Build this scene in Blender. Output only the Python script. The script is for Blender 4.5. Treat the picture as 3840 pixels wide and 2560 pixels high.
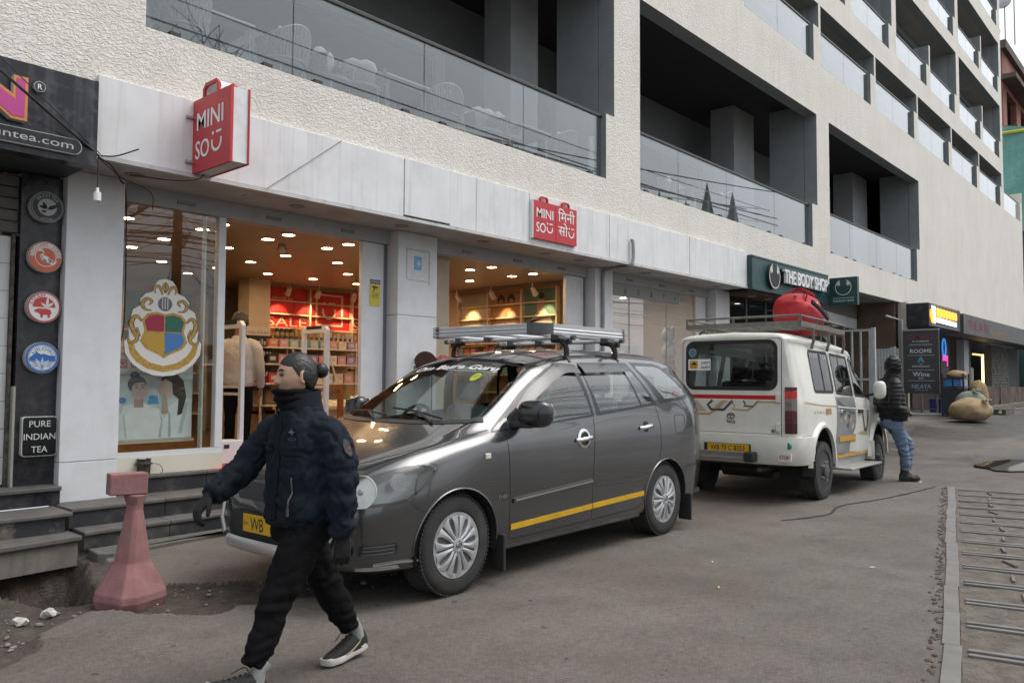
import bpy,bmesh,math,random
import numpy as np
from mathutils import Vector,Matrix,noise as mnoise
from mathutils.bvhtree import BVHTree
R=random.Random(7)
rad=math.radians
for o in list(bpy.data.objects):
 bpy.data.objects.remove(o)
S=bpy.context.scene
C=S.collection
# ---------------------------------------------------------------- camera
YAW,PIT,ROL,EYE=rad(41.8),rad(2.8),rad(0.3),1.40
Fv=Vector((math.cos(YAW),math.sin(YAW),0));Rv=Vector((math.sin(YAW),-math.cos(YAW),0));Uv=Vector((0,0,1))
F2=Fv*math.cos(PIT)+Uv*math.sin(PIT);U2=Uv*math.cos(PIT)-Fv*math.sin(PIT)
R3=Rv*math.cos(ROL)+U2*math.sin(ROL);U3=U2*math.cos(ROL)-Rv*math.sin(ROL)
cam=bpy.data.cameras.new('camera');cam_o=bpy.data.objects.new('camera',cam);C.objects.link(cam_o)
cam_o.matrix_world=Matrix(((R3.x,U3.x,-F2.x,0),(R3.y,U3.y,-F2.y,0),(R3.z,U3.z,-F2.z,EYE),(0,0,0,1)))
cam.sensor_width=36;cam.lens=28.125;cam.clip_start=0.05;cam.clip_end=2000
S.camera=cam_o
# ---------------------------------------------------------------- sky, sun, exposure (overcast)
W=bpy.data.worlds.new('World');S.world=W;W.use_nodes=True
wn=W.node_tree;wn.nodes.clear()
sky=wn.nodes.new('ShaderNodeTexSky');sky.sky_type='NISHITA';sky.sun_disc=False
SUN_EL,SUN_AZ=rad(60),rad(320)           # azimuth of the sun: direction in the XY plane
sky.sun_elevation=SUN_EL;sky.sun_rotation=rad(90)-SUN_AZ
sky.air_density=1.0;sky.dust_density=10.0;sky.ozone_density=1.0
hs=wn.nodes.new('ShaderNodeHueSaturation');hs.inputs['Saturation'].default_value=0.5
tint=wn.nodes.new('ShaderNodeMix');tint.data_type='RGBA';tint.blend_type='MULTIPLY';tint.inputs[0].default_value=1
tint.inputs[7].default_value= (0.97,0.995,1.02,1)
bg=wn.nodes.new('ShaderNodeBackground');bg.inputs[1].default_value=0.15
wo=wn.nodes.new('ShaderNodeOutputWorld')
cloud=wn.nodes.new('ShaderNodeMix');cloud.data_type='RGBA';cloud.inputs[0].default_value=0.55      # even cloud deck over the clear-sky model
cloud.inputs[7].default_value= (4.9,5.1,5.3,1)
wn.links.new(sky.outputs[0],hs.inputs['Color']);wn.links.new(hs.outputs[0],cloud.inputs[6]);wn.links.new(cloud.outputs[2],tint.inputs[6])
wn.links.new(tint.outputs[2],bg.inputs[0]);wn.links.new(bg.outputs[0],wo.inputs[0])
sl=bpy.data.lights.new('sun','SUN');sl.energy=0.5;sl.angle=rad(40);sl.color= (1,0.97,0.93)
sun=bpy.data.objects.new('sun',sl);C.objects.link(sun)
sd=Vector((math.cos(SUN_AZ)*math.cos(SUN_EL),math.sin(SUN_AZ)*math.cos(SUN_EL),math.sin(SUN_EL)))
sun.rotation_euler= (-sd).to_track_quat('-Z','Y').to_euler()
S.view_settings.view_transform='Standard';S.view_settings.look='None'
S.view_settings.exposure=0.72;S.view_settings.gamma=1
S.view_settings.use_curve_mapping=False
cy=S.cycles
cy.use_denoising=True
try:cy.denoiser='OPENIMAGEDENOISE'
except Exception:pass
cy.max_bounces=8;cy.transparent_max_bounces=24;cy.glossy_bounces=4;cy.diffuse_bounces=4
cy.caustics_reflective=False;cy.caustics_refractive=False;cy.sample_clamp_indirect=6
# ---------------------------------------------------------------- materials
MATS= {}
def _n(nt,t):return nt.nodes.new(t)
def M(name,col,rough=0.6,metal=0.0,var=0.0,vscale=6.0,bump=0.0,bscale=40.0,spec=0.5,coat=0.0,emit=None,estr=0.0,
  dirt=0.0,dscale=3.0,dcol=(0.05,0.045,0.04),streak=0.0,bdist=0.01,sheen=0.0,rvar=0.0,alpha=1.0,detail=4.0):
 """procedural surface: base colour with noise variation, dirt blotches, run-down streaks, fine relief"""
 if name in MATS:return MATS[name]
 m=bpy.data.materials.new(name);m.use_nodes=True;nt=m.node_tree;L=nt.links
 b=nt.nodes['Principled BSDF']
 b.inputs['Base Color'].default_value= (*col,1);b.inputs['Roughness'].default_value=rough
 b.inputs['Metallic'].default_value=metal
 b.inputs['Specular IOR Level'].default_value=spec
 b.inputs['Coat Weight'].default_value=coat;b.inputs['Coat Roughness'].default_value=0.03
 if sheen:b.inputs['Sheen Weight'].default_value=sheen
 if emit:
  b.inputs['Emission Color'].default_value= (*emit,1);b.inputs['Emission Strength'].default_value=estr
 tc=_n(nt,'ShaderNodeTexCoord');vec=tc.outputs['Object']
 out=None
 if var > 0:
  nz=_n(nt,'ShaderNodeTexNoise');nz.inputs['Scale'].default_value=vscale;nz.inputs['Detail'].default_value=detail
  L.new(vec,nz.inputs['Vector'])
  mr=_n(nt,'ShaderNodeMapRange');mr.inputs[1].default_value=0.3;mr.inputs[2].default_value=0.7
  mr.inputs[3].default_value=1-var;mr.inputs[4].default_value=1+var
  L.new(nz.outputs[0],mr.inputs[0])
  mx=_n(nt,'ShaderNodeMix');mx.data_type='RGBA';mx.blend_type='MULTIPLY';mx.inputs[0].default_value=1
  mx.inputs[6].default_value= (*col,1);L.new(mr.outputs[0],mx.inputs[7]);out=mx.outputs[2]
 if dirt > 0:
  nz=_n(nt,'ShaderNodeTexNoise');nz.inputs['Scale'].default_value=dscale;nz.inputs['Detail'].default_value=8;nz.inputs['Roughness'].default_value=0.65
  L.new(vec,nz.inputs['Vector'])
  mr=_n(nt,'ShaderNodeMapRange');mr.inputs[1].default_value=0.5;mr.inputs[2].default_value=0.72;mr.inputs[4].default_value=dirt
  L.new(nz.outputs[0],mr.inputs[0])
  mx=_n(nt,'ShaderNodeMix');mx.data_type='RGBA';L.new(mr.outputs[0],mx.inputs[0])
  if out:L.new(out,mx.inputs[6])
  else:mx.inputs[6].default_value= (*col,1)
  mx.inputs[7].default_value= (*dcol,1);out=mx.outputs[2]
 if streak > 0:
  mp=_n(nt,'ShaderNodeMapping');mp.inputs['Scale'].default_value= (9,9,0.5);L.new(vec,mp.inputs[0])
  nz=_n(nt,'ShaderNodeTexNoise');nz.inputs['Scale'].default_value=1.6;nz.inputs['Detail'].default_value=6
  L.new(mp.outputs[0],nz.inputs['Vector'])
  mr=_n(nt,'ShaderNodeMapRange');mr.inputs[1].default_value=0.52;mr.inputs[2].default_value=0.78;mr.inputs[4].default_value=streak
  L.new(nz.outputs[0],mr.inputs[0])
  mx=_n(nt,'ShaderNodeMix');mx.data_type='RGBA';L.new(mr.outputs[0],mx.inputs[0])
  if out:L.new(out,mx.inputs[6])
  else:mx.inputs[6].default_value= (*col,1)
  mx.inputs[7].default_value= (*dcol,1);out=mx.outputs[2]
 if out:L.new(out,b.inputs['Base Color'])
 if rvar:
  nz=_n(nt,'ShaderNodeTexNoise');nz.inputs['Scale'].default_value=vscale*1.7;nz.inputs['Detail'].default_value=5;L.new(vec,nz.inputs['Vector'])
  mr=_n(nt,'ShaderNodeMapRange');mr.inputs[1].default_value=0.3;mr.inputs[2].default_value=0.7
  mr.inputs[3].default_value=max(0.02,rough-rvar);mr.inputs[4].default_value=min(1,rough+rvar)
  L.new(nz.outputs[0],mr.inputs[0]);L.new(mr.outputs[0],b.inputs['Roughness'])
 if bump > 0:
  nz=_n(nt,'ShaderNodeTexNoise');nz.inputs['Scale'].default_value=bscale;nz.inputs['Detail'].default_value=5
  L.new(vec,nz.inputs['Vector'])
  bp=_n(nt,'ShaderNodeBump');bp.inputs['Strength'].default_value=bump;bp.inputs['Distance'].default_value=bdist
  L.new(nz.outputs[0],bp.inputs['Height']);L.new(bp.outputs[0],b.inputs['Normal'])
 MATS[name]=m
 return m
def GLASS(name,tint_=(0.9,0.95,0.93),ior=1.5,rough=0.0,gain=1.0,film=0.0,fcol=(0.5,0.5,0.5)):
 """thin pane: Fresnel mix of a clear tinted pass-through and a mirror reflection, with an optional dusty film"""
 if name in MATS:return MATS[name]
 m=bpy.data.materials.new(name);m.use_nodes=True;nt=m.node_tree;L=nt.links;nt.nodes.clear()
 fr=_n(nt,'ShaderNodeFresnel');ge=_n(nt,'ShaderNodeNewGeometry');io=_n(nt,'ShaderNodeMapRange')
 io.inputs[3].default_value=ior;io.inputs[4].default_value=1/ior      # same reflection on both faces of a thin pane
 L.new(ge.outputs['Backfacing'],io.inputs[0]);L.new(io.outputs[0],fr.inputs[0])
 mu=_n(nt,'ShaderNodeMath');mu.operation='MULTIPLY';mu.inputs[1].default_value=gain;mu.use_clamp=True
 tr=_n(nt,'ShaderNodeBsdfTransparent');tr.inputs[0].default_value= (*tint_,1)
 gl=_n(nt,'ShaderNodeBsdfGlossy');gl.inputs['Roughness'].default_value=rough;gl.inputs[0].default_value= (1,1,1,1)
 mx=_n(nt,'ShaderNodeMixShader');o=_n(nt,'ShaderNodeOutputMaterial')
 L.new(fr.outputs[0],mu.inputs[0]);L.new(mu.outputs[0],mx.inputs[0])
 base=tr.outputs[0]
 if film:
  df=_n(nt,'ShaderNodeBsdfDiffuse');df.inputs[0].default_value= (*fcol,1)
  m2=_n(nt,'ShaderNodeMixShader');m2.inputs[0].default_value=film
  L.new(base,m2.inputs[1]);L.new(df.outputs[0],m2.inputs[2]);base=m2.outputs[0]
 L.new(base,mx.inputs[1]);L.new(gl.outputs[0],mx.inputs[2]);L.new(mx.outputs[0],o.inputs[0])
 MATS[name]=m
 return m
# ---------------------------------------------------------------- mesh helpers
OFF= {}
class MB:
 def __init__(s):s.v= [];s.f= [];s.m= [];s.k=0
 def add(s,vs,fs):
  n=len(s.v);s.v += [tuple(v) for v in vs]
  for f in fs:s.f.append([i+n for i in f]);s.m.append(s.k)
  return s
 def box(s,x0,x1,y0,y1,z0,z1):
  return s.add([(x0,y0,z0),(x1,y0,z0),(x1,y1,z0),(x0,y1,z0),(x0,y0,z1),(x1,y0,z1),(x1,y1,z1),(x0,y1,z1)],
      [(0,3,2,1),(4,5,6,7),(0,1,5,4),(1,2,6,5),(2,3,7,6),(3,0,4,7)])
 def cbox(s,c,sx,sy,sz,rz=0,M4=None):
  hx,hy,hz=sx/2,sy/2,sz/2
  vs= [Vector((a*hx,b*hy,d*hz)) for d in (-1,1) for a,b in ((-1,-1),(1,-1),(1,1),(-1,1))]
  if M4 is None:M4=Matrix.Rotation(rz,4,'Z')
  vs= [M4 @ v+Vector(c) for v in vs]
  return s.add(vs,[(0,3,2,1),(4,5,6,7),(0,1,5,4),(1,2,6,5),(2,3,7,6),(3,0,4,7)])
 def beam(s,p0,p1,w,h,up=(0,0,1)):
  p0,p1,up=Vector(p0),Vector(p1),Vector(up);d= (p1-p0).normalized()
  a=d.cross(up)
  if a.length < 1e-4:a=d.cross(Vector((1,0,0)))
  a.normalize();b=a.cross(d)
  vs= [p+a*(i*w/2)+b*(j*h/2) for p in (p0,p1) for i,j in ((-1,-1),(1,-1),(1,1),(-1,1))]
  return s.add(vs,[(0,1,2,3),(7,6,5,4),(0,4,5,1),(1,5,6,2),(2,6,7,3),(3,7,4,0)])
 def tube(s,pts,r,n=8,cap=True,flat=None):
  pts= [Vector(p) for p in pts];rr=r if isinstance(r,(list,tuple)) else [r]*len(pts)
  rings= [];u=None
  for i,p in enumerate(pts):
   d= (pts[min(i+1,len(pts)-1)]-pts[max(i-1,0)]).normalized()
   if u is None:
    u=d.orthogonal().normalized()
    if abs(d.z) < 0.9:u= (Vector((0,0,1))-d*d.z).normalized()
   u= (u-d*u.dot(d))
   u=u.normalized() if u.length > 1e-5 else d.orthogonal().normalized()
   w=d.cross(u)
   ra,rb= (rr[i] if isinstance(rr[i],(list,tuple)) else (rr[i],rr[i]))
   rings.append([p+w*(ra*math.cos(2*math.pi*k/n))+u*(rb*math.sin(2*math.pi*k/n)) for k in range(n)])
  vs= [v for rg in rings for v in rg]
  fs= [(i*n+k,i*n+(k+1) % n,(i+1)*n+(k+1) % n,(i+1)*n+k) for i in range(len(pts)-1) for k in range(n)]
  if cap:fs += [tuple(range(n))[::-1],tuple(range((len(pts)-1)*n,len(pts)*n))]
  return s.add(vs,fs)
 def lathe(s,prof,o=(0,0,0),ax='Z',n=24,M4=None):
  """prof: (radius, height) pairs"""
  vs= []
  for r,h in prof:
   for k in range(n):
    a=2*math.pi*k/n
    p= (r*math.cos(a),r*math.sin(a),h)
    if ax == 'Y':p= (p[0],p[2],p[1])
    if ax == 'X':p= (p[2],p[0],p[1])
    p=Vector(p)
    if M4 is not None:p=M4 @ p
    vs.append(p+Vector(o))
  fs= [(i*n+k,i*n+(k+1) % n,(i+1)*n+(k+1) % n,(i+1)*n+k) for i in range(len(prof)-1) for k in range(n)]
  if prof[0][0] > 1e-6:fs.append(tuple(range(n))[::-1])
  if prof[-1][0] > 1e-6:fs.append(tuple(range((len(prof)-1)*n,len(prof)*n)))
  return s.add(vs,fs)
 def ell(s,c,rx,ry,rz,n=16,m=10,M4=None):
  vs= []
  for i in range(m+1):
   t=math.pi*i/m
   for k in range(n):
    a=2*math.pi*k/n
    p=Vector((rx*math.sin(t)*math.cos(a),ry*math.sin(t)*math.sin(a),rz*math.cos(t)))
    if M4 is not None:p=M4 @ p
    vs.append(p+Vector(c))
  return s.add(vs,[(i*n+k,(i+1)*n+k,(i+1)*n+(k+1) % n,i*n+(k+1) % n) for i in range(m) for k in range(n)])
 def prism(s,poly,o,ux,uy,depth):
  """2-D outline poly in the plane (ux, uy) at o, extruded by vector depth"""
  o,ux,uy,dp=Vector(o),Vector(ux),Vector(uy),Vector(depth);n=len(poly)
  a= [o+ux*x+uy*y for x,y in poly]
  return s.add(a+[p+dp for p in a],[tuple(range(n))[::-1],tuple(range(n,2*n))]+[(i,(i+1) % n,n+(i+1) % n,n+i) for i in range(n)])
 def poly(s,pts):return s.add(pts,[tuple(range(len(pts)))])
 def grid(s,P):
  """P[i][j] points"""
  a,b=len(P),len(P[0])
  return s.add([p for r in P for p in r],[(i*b+j,i*b+j+1,(i+1)*b+j+1,(i+1)*b+j) for i in range(a-1) for j in range(b-1)])
 def text(s,txt,o,ux,uy,h=None,w=None,dep=0.0,nrm=None,align='L',shear=0.0,bold=0.0,sp=1.0,arc=None):
  """lettering: baseline start o, unit vectors ux (reading) and uy (up); cap height h and/or width w"""
  cu=bpy.data.curves.new('lettering','FONT');cu.body=txt;cu.shear=shear;cu.offset=bold;cu.space_character=sp
  cu.resolution_u=3;cu.fill_mode='BOTH' if hasattr(cu,'fill_mode') else 'FRONT'
  ob=bpy.data.objects.new('tmp_text',cu)
  me=bpy.data.meshes.new_from_object(ob)
  vs= [v.co.copy() for v in me.vertices];fs= [tuple(p.vertices) for p in me.polygons]
  bpy.data.objects.remove(ob);bpy.data.meshes.remove(me);bpy.data.curves.remove(cu)
  if not vs:return s
  x0=min(v.x for v in vs);x1=max(v.x for v in vs)
  CAP=0.73
  sy=h/CAP if h else None
  sx=w/(x1-x0) if w else sy
  if sy is None:sy=sx
  tw= (x1-x0)*sx
  ox= {'L':0,'C':-tw/2,'R':-tw}[align]
  o,ux,uy=Vector(o),Vector(ux),Vector(uy);nv=ux.cross(uy)
  def place(v,dz):
   X,Y= (v.x-x0)*sx+ox,v.y*sy
   if arc:      # (radius, start angle): letters run along a circle, clockwise for positive radius
    rr,a0=arc;a=a0-X/rr
    q=rr+Y
    X,Y=q*math.cos(a),q*math.sin(a)
   return o+ux*X+uy*Y+nv*dz
  if dep:
   n=len(vs);ec= {}
   for f in fs:
    for i in range(len(f)):
     e= (f[i],f[(i+1) % len(f)]);ec[e]=ec.get(e,0)+1
   side= [(a,b,b+n,a+n) for a,b in ec if (b,a) not in ec]
   return s.add([place(v,dep) for v in vs]+[place(v,0) for v in vs],fs+[t for t in side])
  return s.add([place(v,0) for v in vs],fs)
 def build(s,name,mat,parent=None,smooth=None,bevel=0.0,label=None,cat=None,group=None,kind=None,bseg=2,recalc=True,weld=0.0):
  me=bpy.data.meshes.new(name)
  o=bpy.data.objects.new(name,me);C.objects.link(o)
  off=Vector((0,0,0))
  if parent is not None:
   o.parent=parent;off=OFF.get(parent.name,off)
   OFF[o.name]=off
  elif s.v:
   a=np.array(s.v);lo,hi=a.min(0),a.max(0)
   off=Vector(((lo[0]+hi[0])/2,(lo[1]+hi[1])/2,lo[2]));o.location=off;OFF[o.name]=off
  vs=s.v if off.length == 0 else [(v[0]-off.x,v[1]-off.y,v[2]-off.z) for v in s.v]
  me.from_pydata(vs,[],s.f)
  ms=mat if isinstance(mat,(list,tuple)) else [mat]
  for m in ms:me.materials.append(m)
  if len(ms) > 1:
   for p,k in zip(me.polygons,s.m):p.material_index=k
  if bevel or recalc or weld:
   bm=bmesh.new();bm.from_mesh(me)
   if weld:bmesh.ops.remove_doubles(bm,verts=bm.verts,dist=weld)
   if recalc:bmesh.ops.recalc_face_normals(bm,faces=bm.faces)
   if bevel:
    es= [e for e in bm.edges if len(e.link_faces) == 2 and e.calc_face_angle(0) > 0.6]
    bmesh.ops.bevel(bm,geom=es,offset=bevel,segments=bseg,affect='EDGES',profile=0.5,clamp_overlap=True)
   bm.to_mesh(me);bm.free()
  if smooth:
   me.shade_smooth()
   if smooth < 180:me.set_sharp_from_angle(angle=rad(smooth))
  tag(o,label,cat,group,kind)
  return o
def tag(o,label=None,cat=None,group=None,kind=None):
 if label:o['label']=label
 if cat:o['category']=cat
 if group:o['group']=group
 if kind:o['kind']=kind
 return o
def thing(name,label,cat,loc=(0,0,0),group=None,rz=0,local=False,kind=None):
 """an Empty at the thing's base; parts are given in world coordinates unless local"""
 o=bpy.data.objects.new(name,None);C.objects.link(o);o.location=loc;o.rotation_euler= (0,0,rz);o.empty_display_size=0.1
 tag(o,label,cat,group,kind)
 OFF[o.name]=Vector((0,0,0)) if local else Vector(loc)
 return o
KIDS= {}
def copy_tree(o,loc=None,rz=None,label=None,parent=None):
 c=o.copy();C.objects.link(c)
 if parent is not None:c.parent=parent
 if loc is not None:c.location=loc
 if rz is not None:c.rotation_euler= (0,0,rz)
 if label:c['label']=label
 OFF[c.name]=OFF.get(o.name,Vector((0,0,0)))
 for k in [x for x in bpy.data.objects if x.parent is o]:copy_tree(k,parent=c)
 return c
def put(o,parent,name=None):
 """share o's mesh as another part"""
 c=o.copy();C.objects.link(c);c.parent=parent
 if name:c.name=name
 return c
def circle(r,n=24,a0=0,a1=2*math.pi,c=(0,0)):
 full=abs(a1-a0-2*math.pi) < 1e-6
 return [(c[0]+r*math.cos(a0+(a1-a0)*i/(n if full else n-1)),c[1]+r*math.sin(a0+(a1-a0)*i/(n if full else n-1))) for i in range(n)]
def rrect(x0,x1,y0,y1,r,n=5):
 p= []
 for cx,cy,a in ((x1-r,y1-r,0),(x0+r,y1-r,90),(x0+r,y0+r,180),(x1-r,y0+r,270)):
  p += [(cx+r*math.cos(rad(a+90*i/n)),cy+r*math.sin(rad(a+90*i/n))) for i in range(n+1)]
 return p
def pchip(x,y,q):
 x,y,q=np.asarray(x,float),np.asarray(y,float),np.asarray(q,float)
 h=np.diff(x);d=np.diff(y)/h;m=np.zeros_like(y)
 for i in range(1,len(x)-1):
  if d[i-1]*d[i] > 0:
   w1,w2=2*h[i]+h[i-1],h[i]+2*h[i-1]
   m[i]= (w1+w2)/(w1/d[i-1]+w2/d[i])
 m[0],m[-1]=d[0],d[-1]
 i=np.clip(np.searchsorted(x,q)-1,0,len(h)-1);t= (q-x[i])/h[i]
 return (2*t**3-3*t**2+1)*y[i]+(t**3-2*t**2+t)*h[i]*m[i]+(-2*t**3+3*t**2)*y[i+1]+(t**3-t**2)*h[i]*m[i+1]
def spline(pts,n=8):
 """Catmull-Rom through points"""
 P= [Vector(p) for p in pts];P= [P[0]*2-P[1]]+P+[P[-1]*2-P[-2]];out= []
 for i in range(1,len(P)-2):
  a,b,c,d=P[i-1:i+3]
  for k in range(n):
   t=k/n
   out.append(0.5*((2*b)+(c-a)*t+(2*a-5*b+4*c-d)*t*t+(3*b-a-3*c+d)*t**3))
 out.append(P[-2]);return out
def sag(a,b,drop,n=14):
 a,b=Vector(a),Vector(b)
 return [a.lerp(b,i/n)-Vector((0,0,drop*4*(i/n)*(1-i/n))) for i in range(n+1)]
def inpoly(p,poly):
 x,y=p;c=False;n=len(poly);j=n-1
 for i in range(n):
  xi,yi=poly[i];xj,yj=poly[j]
  if (yi > y) != (yj > y) and x < (xj-xi)*(y-yi)/(yj-yi)+xi:c=not c
  j=i
 return c
ORD= ['first','second','third','fourth','fifth','sixth','seventh','eighth','ninth','tenth','11th','12th','13th','14th','15th','16th','17th','18th','19th','20th']
# ================================================================ MATERIALS OF THE SETTING
def bumpnode(nt,h,strength,dist,prev=None):
 bp=_n(nt,'ShaderNodeBump');bp.inputs['Strength'].default_value=strength;bp.inputs['Distance'].default_value=dist
 nt.links.new(h,bp.inputs['Height'])
 if prev is not None:nt.links.new(prev,bp.inputs['Normal'])
 return bp.outputs[0]
def asphalt_mat():
 m=bpy.data.materials.new('asphalt');m.use_nodes=True;nt=m.node_tree;L=nt.links;b=nt.nodes['Principled BSDF']
 tc=_n(nt,'ShaderNodeNewGeometry');vec=tc.outputs['Position']
 def noise(sc,det=4,rough=0.5,v=vec):
  n=_n(nt,'ShaderNodeTexNoise');n.inputs['Scale'].default_value=sc;n.inputs['Detail'].default_value=det;n.inputs['Roughness'].default_value=rough
  L.new(v,n.inputs['Vector']);return n.outputs[0]
 def rng(x,a,bb,c,d):
  r=_n(nt,'ShaderNodeMapRange');r.inputs[1].default_value=a;r.inputs[2].default_value=bb;r.inputs[3].default_value=c;r.inputs[4].default_value=d
  L.new(x,r.inputs[0]);return r.outputs[0]
 def mix(fac,a,c,mode='MIX'):
  x=_n(nt,'ShaderNodeMix');x.data_type='RGBA';x.blend_type=mode
  if isinstance(fac,float):x.inputs[0].default_value=fac
  else:L.new(fac,x.inputs[0])
  for i,q in ((6,a),(7,c)):
   if isinstance(q,tuple):x.inputs[i].default_value= (*q,1)
   else:L.new(q,x.inputs[i])
  return x.outputs[2]
 c=mix(rng(noise(0.55,6,0.6),0.35,0.66,0,1),(0.100,0.087,0.074),(0.145,0.130,0.114))
 c=mix(rng(noise(2.3,8,0.7),0.48,0.72,0,0.6),c,(0.072,0.062,0.053))
 c=mix(1.0,c,rng(noise(95,3,0.6),0.3,0.7,0.62,1.38),'MULTIPLY')
 c=mix(1.0,c,rng(noise(24,5,0.7),0.3,0.7,0.74,1.26),'MULTIPLY')
 vo=_n(nt,'ShaderNodeTexVoronoi');vo.inputs['Scale'].default_value=7.0;vo.inputs['Randomness'].default_value=1
 wp=_n(nt,'ShaderNodeTexNoise');wp.inputs['Scale'].default_value=14;wp.inputs['Detail'].default_value=4;L.new(vec,wp.inputs['Vector'])
 wa=_n(nt,'ShaderNodeVectorMath');wa.operation='MULTIPLY_ADD';wa.inputs[1].default_value= (.11,.11,0);L.new(wp.outputs[1],wa.inputs[0]);L.new(vec,wa.inputs[2])
 L.new(wa.outputs[0],vo.inputs['Vector'])
 wn_=_n(nt,'ShaderNodeTexWhiteNoise');wn_.noise_dimensions='3D';L.new(vo.outputs['Position'],wn_.inputs[0])
 th=_n(nt,'ShaderNodeMath');th.operation='MULTIPLY';L.new(rng(wn_.outputs[0],0.3,1,0.0,0.14),th.inputs[0]);th.inputs[1].default_value=1
 ad=_n(nt,'ShaderNodeMath');ad.operation='ADD';L.new(vo.outputs['Distance'],ad.inputs[0]);L.new(rng(noise(40,3),0.3,0.7,-0.05,0.05),ad.inputs[1])
 lt=_n(nt,'ShaderNodeMath');lt.operation='LESS_THAN';L.new(ad.outputs[0],lt.inputs[0]);L.new(th.outputs[0],lt.inputs[1])
 m7=_n(nt,'ShaderNodeMath');m7.operation='MULTIPLY';L.new(lt.outputs[0],m7.inputs[0]);m7.inputs[1].default_value=0.75
 c=mix(m7.outputs[0],c,(0.035,0.032,0.03))
 v2=_n(nt,'ShaderNodeTexVoronoi');v2.inputs['Scale'].default_value=48;L.new(vec,v2.inputs['Vector'])
 w2=_n(nt,'ShaderNodeTexWhiteNoise');L.new(v2.outputs['Position'],w2.inputs[0])
 l2=_n(nt,'ShaderNodeMath');l2.operation='LESS_THAN';L.new(v2.outputs['Distance'],l2.inputs[0]);L.new(rng(w2.outputs[0],0.8,1,0,0.28),l2.inputs[1])
 c=mix(rng(l2.outputs[0],0,1,0,0.35),c,(0.22,0.205,0.185))
 sx=_n(nt,'ShaderNodeSeparateXYZ');L.new(vec,sx.inputs[0])
 far_=rng(sx.outputs[0],13.2,15.5,0,1)
 wet=_n(nt,'ShaderNodeMath');wet.operation='MULTIPLY';L.new(rng(noise(0.42,7,0.62),0.40,0.52,0,1),wet.inputs[0]);L.new(far_,wet.inputs[1])
 c=mix(wet.outputs[0],c,mix(rng(noise(3,6),.3,.7,0,1),(0.030,0.029,0.028),(0.062,0.057,0.052)))
 L.new(c,b.inputs['Base Color'])
 rr=_n(nt,'ShaderNodeMath');rr.operation='SUBTRACT';rr.use_clamp=True;L.new(rng(noise(3.1,5),0.3,0.7,0.62,0.9),rr.inputs[0]);L.new(rng(wet.outputs[0],0,1,0,0.34),rr.inputs[1])
 L.new(rr.outputs[0],b.inputs['Roughness']);b.inputs['Specular IOR Level'].default_value=0.35
 n1=bumpnode(nt,noise(120,4,0.7),0.55,0.006);n2=bumpnode(nt,noise(6,5),0.4,0.02,n1)
 L.new(n2,b.inputs['Normal'])
 return m
def stucco_mat():
 m=bpy.data.materials.new('stucco');m.use_nodes=True;nt=m.node_tree;L=nt.links;b=nt.nodes['Principled BSDF']
 vec=_n(nt,'ShaderNodeNewGeometry').outputs['Position']
 def noise(sc,det=4,rough=0.5,v=vec):
  n=_n(nt,'ShaderNodeTexNoise');n.inputs['Scale'].default_value=sc;n.inputs['Detail'].default_value=det;n.inputs['Roughness'].default_value=rough
  L.new(v,n.inputs['Vector']);return n.outputs[0]
 def rng(x,a,bb,c,d):
  r=_n(nt,'ShaderNodeMapRange');r.inputs[1].default_value=a;r.inputs[2].default_value=bb;r.inputs[3].default_value=c;r.inputs[4].default_value=d
  L.new(x,r.inputs[0]);return r.outputs[0]
 def mix(fac,a,c):
  x=_n(nt,'ShaderNodeMix');x.data_type='RGBA';L.new(fac,x.inputs[0])
  for i,q in ((6,a),(7,c)):
   if isinstance(q,tuple):x.inputs[i].default_value= (*q,1)
   else:L.new(q,x.inputs[i])
  return x.outputs[2]
 c=mix(rng(noise(1.2,6,0.6),0.3,0.7,0,1),(0.73,0.705,0.635),(0.80,0.775,0.71))
 mp=_n(nt,'ShaderNodeMapping');mp.inputs['Scale'].default_value= (7,7,0.4);L.new(vec,mp.inputs[0])
 c=mix(rng(noise(1.0,7,0.6,mp.outputs[0]),0.5,0.8,0,0.20),c,(0.42,0.39,0.34))
 c=mix(rng(noise(18,5,0.7),0.55,0.8,0,0.4),c,(0.48,0.44,0.38))
 L.new(c,b.inputs['Base Color']);b.inputs['Roughness'].default_value=0.92;b.inputs['Specular IOR Level'].default_value=0.2
 mp2=_n(nt,'ShaderNodeMapping');mp2.inputs['Scale'].default_value= (30,30,46);L.new(vec,mp2.inputs[0])
 wv=_n(nt,'ShaderNodeTexNoise');wv.inputs['Scale'].default_value=1.0;wv.inputs['Detail'].default_value=4;wv.inputs['Distortion'].default_value=0.8;L.new(mp2.outputs[0],wv.inputs['Vector'])
 h=rng(wv.outputs[0],0.42,0.62,0,1)
 n1=bumpnode(nt,h,0.8,0.008);n2=bumpnode(nt,noise(160,3,0.6),0.5,0.003,n1)
 L.new(n2,b.inputs['Normal'])
 return m
asphalt=asphalt_mat();stucco=stucco_mat()
white_panel=M('white_panel',(0.71,0.715,0.725),0.38,var=0.05,vscale=3,streak=0.4,dcol=(0.36,0.34,0.31),dirt=0.22,dscale=2.2,bump=0.06,bscale=3,bdist=0.02)
pillar_white=M('pillar_white',(0.68,0.688,0.70),0.42,var=0.04,vscale=5,dirt=0.28,dscale=3.5,dcol=(0.42,0.40,0.37),bump=0.1,bscale=70,bdist=0.002)
soffit_grey=M('soffit_grey',(0.46,0.46,0.47),0.55,var=0.12,vscale=2,dirt=0.5,dscale=1.8,dcol=(0.2,0.16,0.12))
grey_paint=M('grey_paint',(0.23,0.25,0.255),0.7,var=0.06,vscale=4)
mid_grey=M('mid_grey',(0.33,0.34,0.345),0.7,var=0.05,vscale=4)
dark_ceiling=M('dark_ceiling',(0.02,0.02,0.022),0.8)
dark_grey=M('dark_grey',(0.07,0.072,0.075),0.7,var=0.1)
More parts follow.
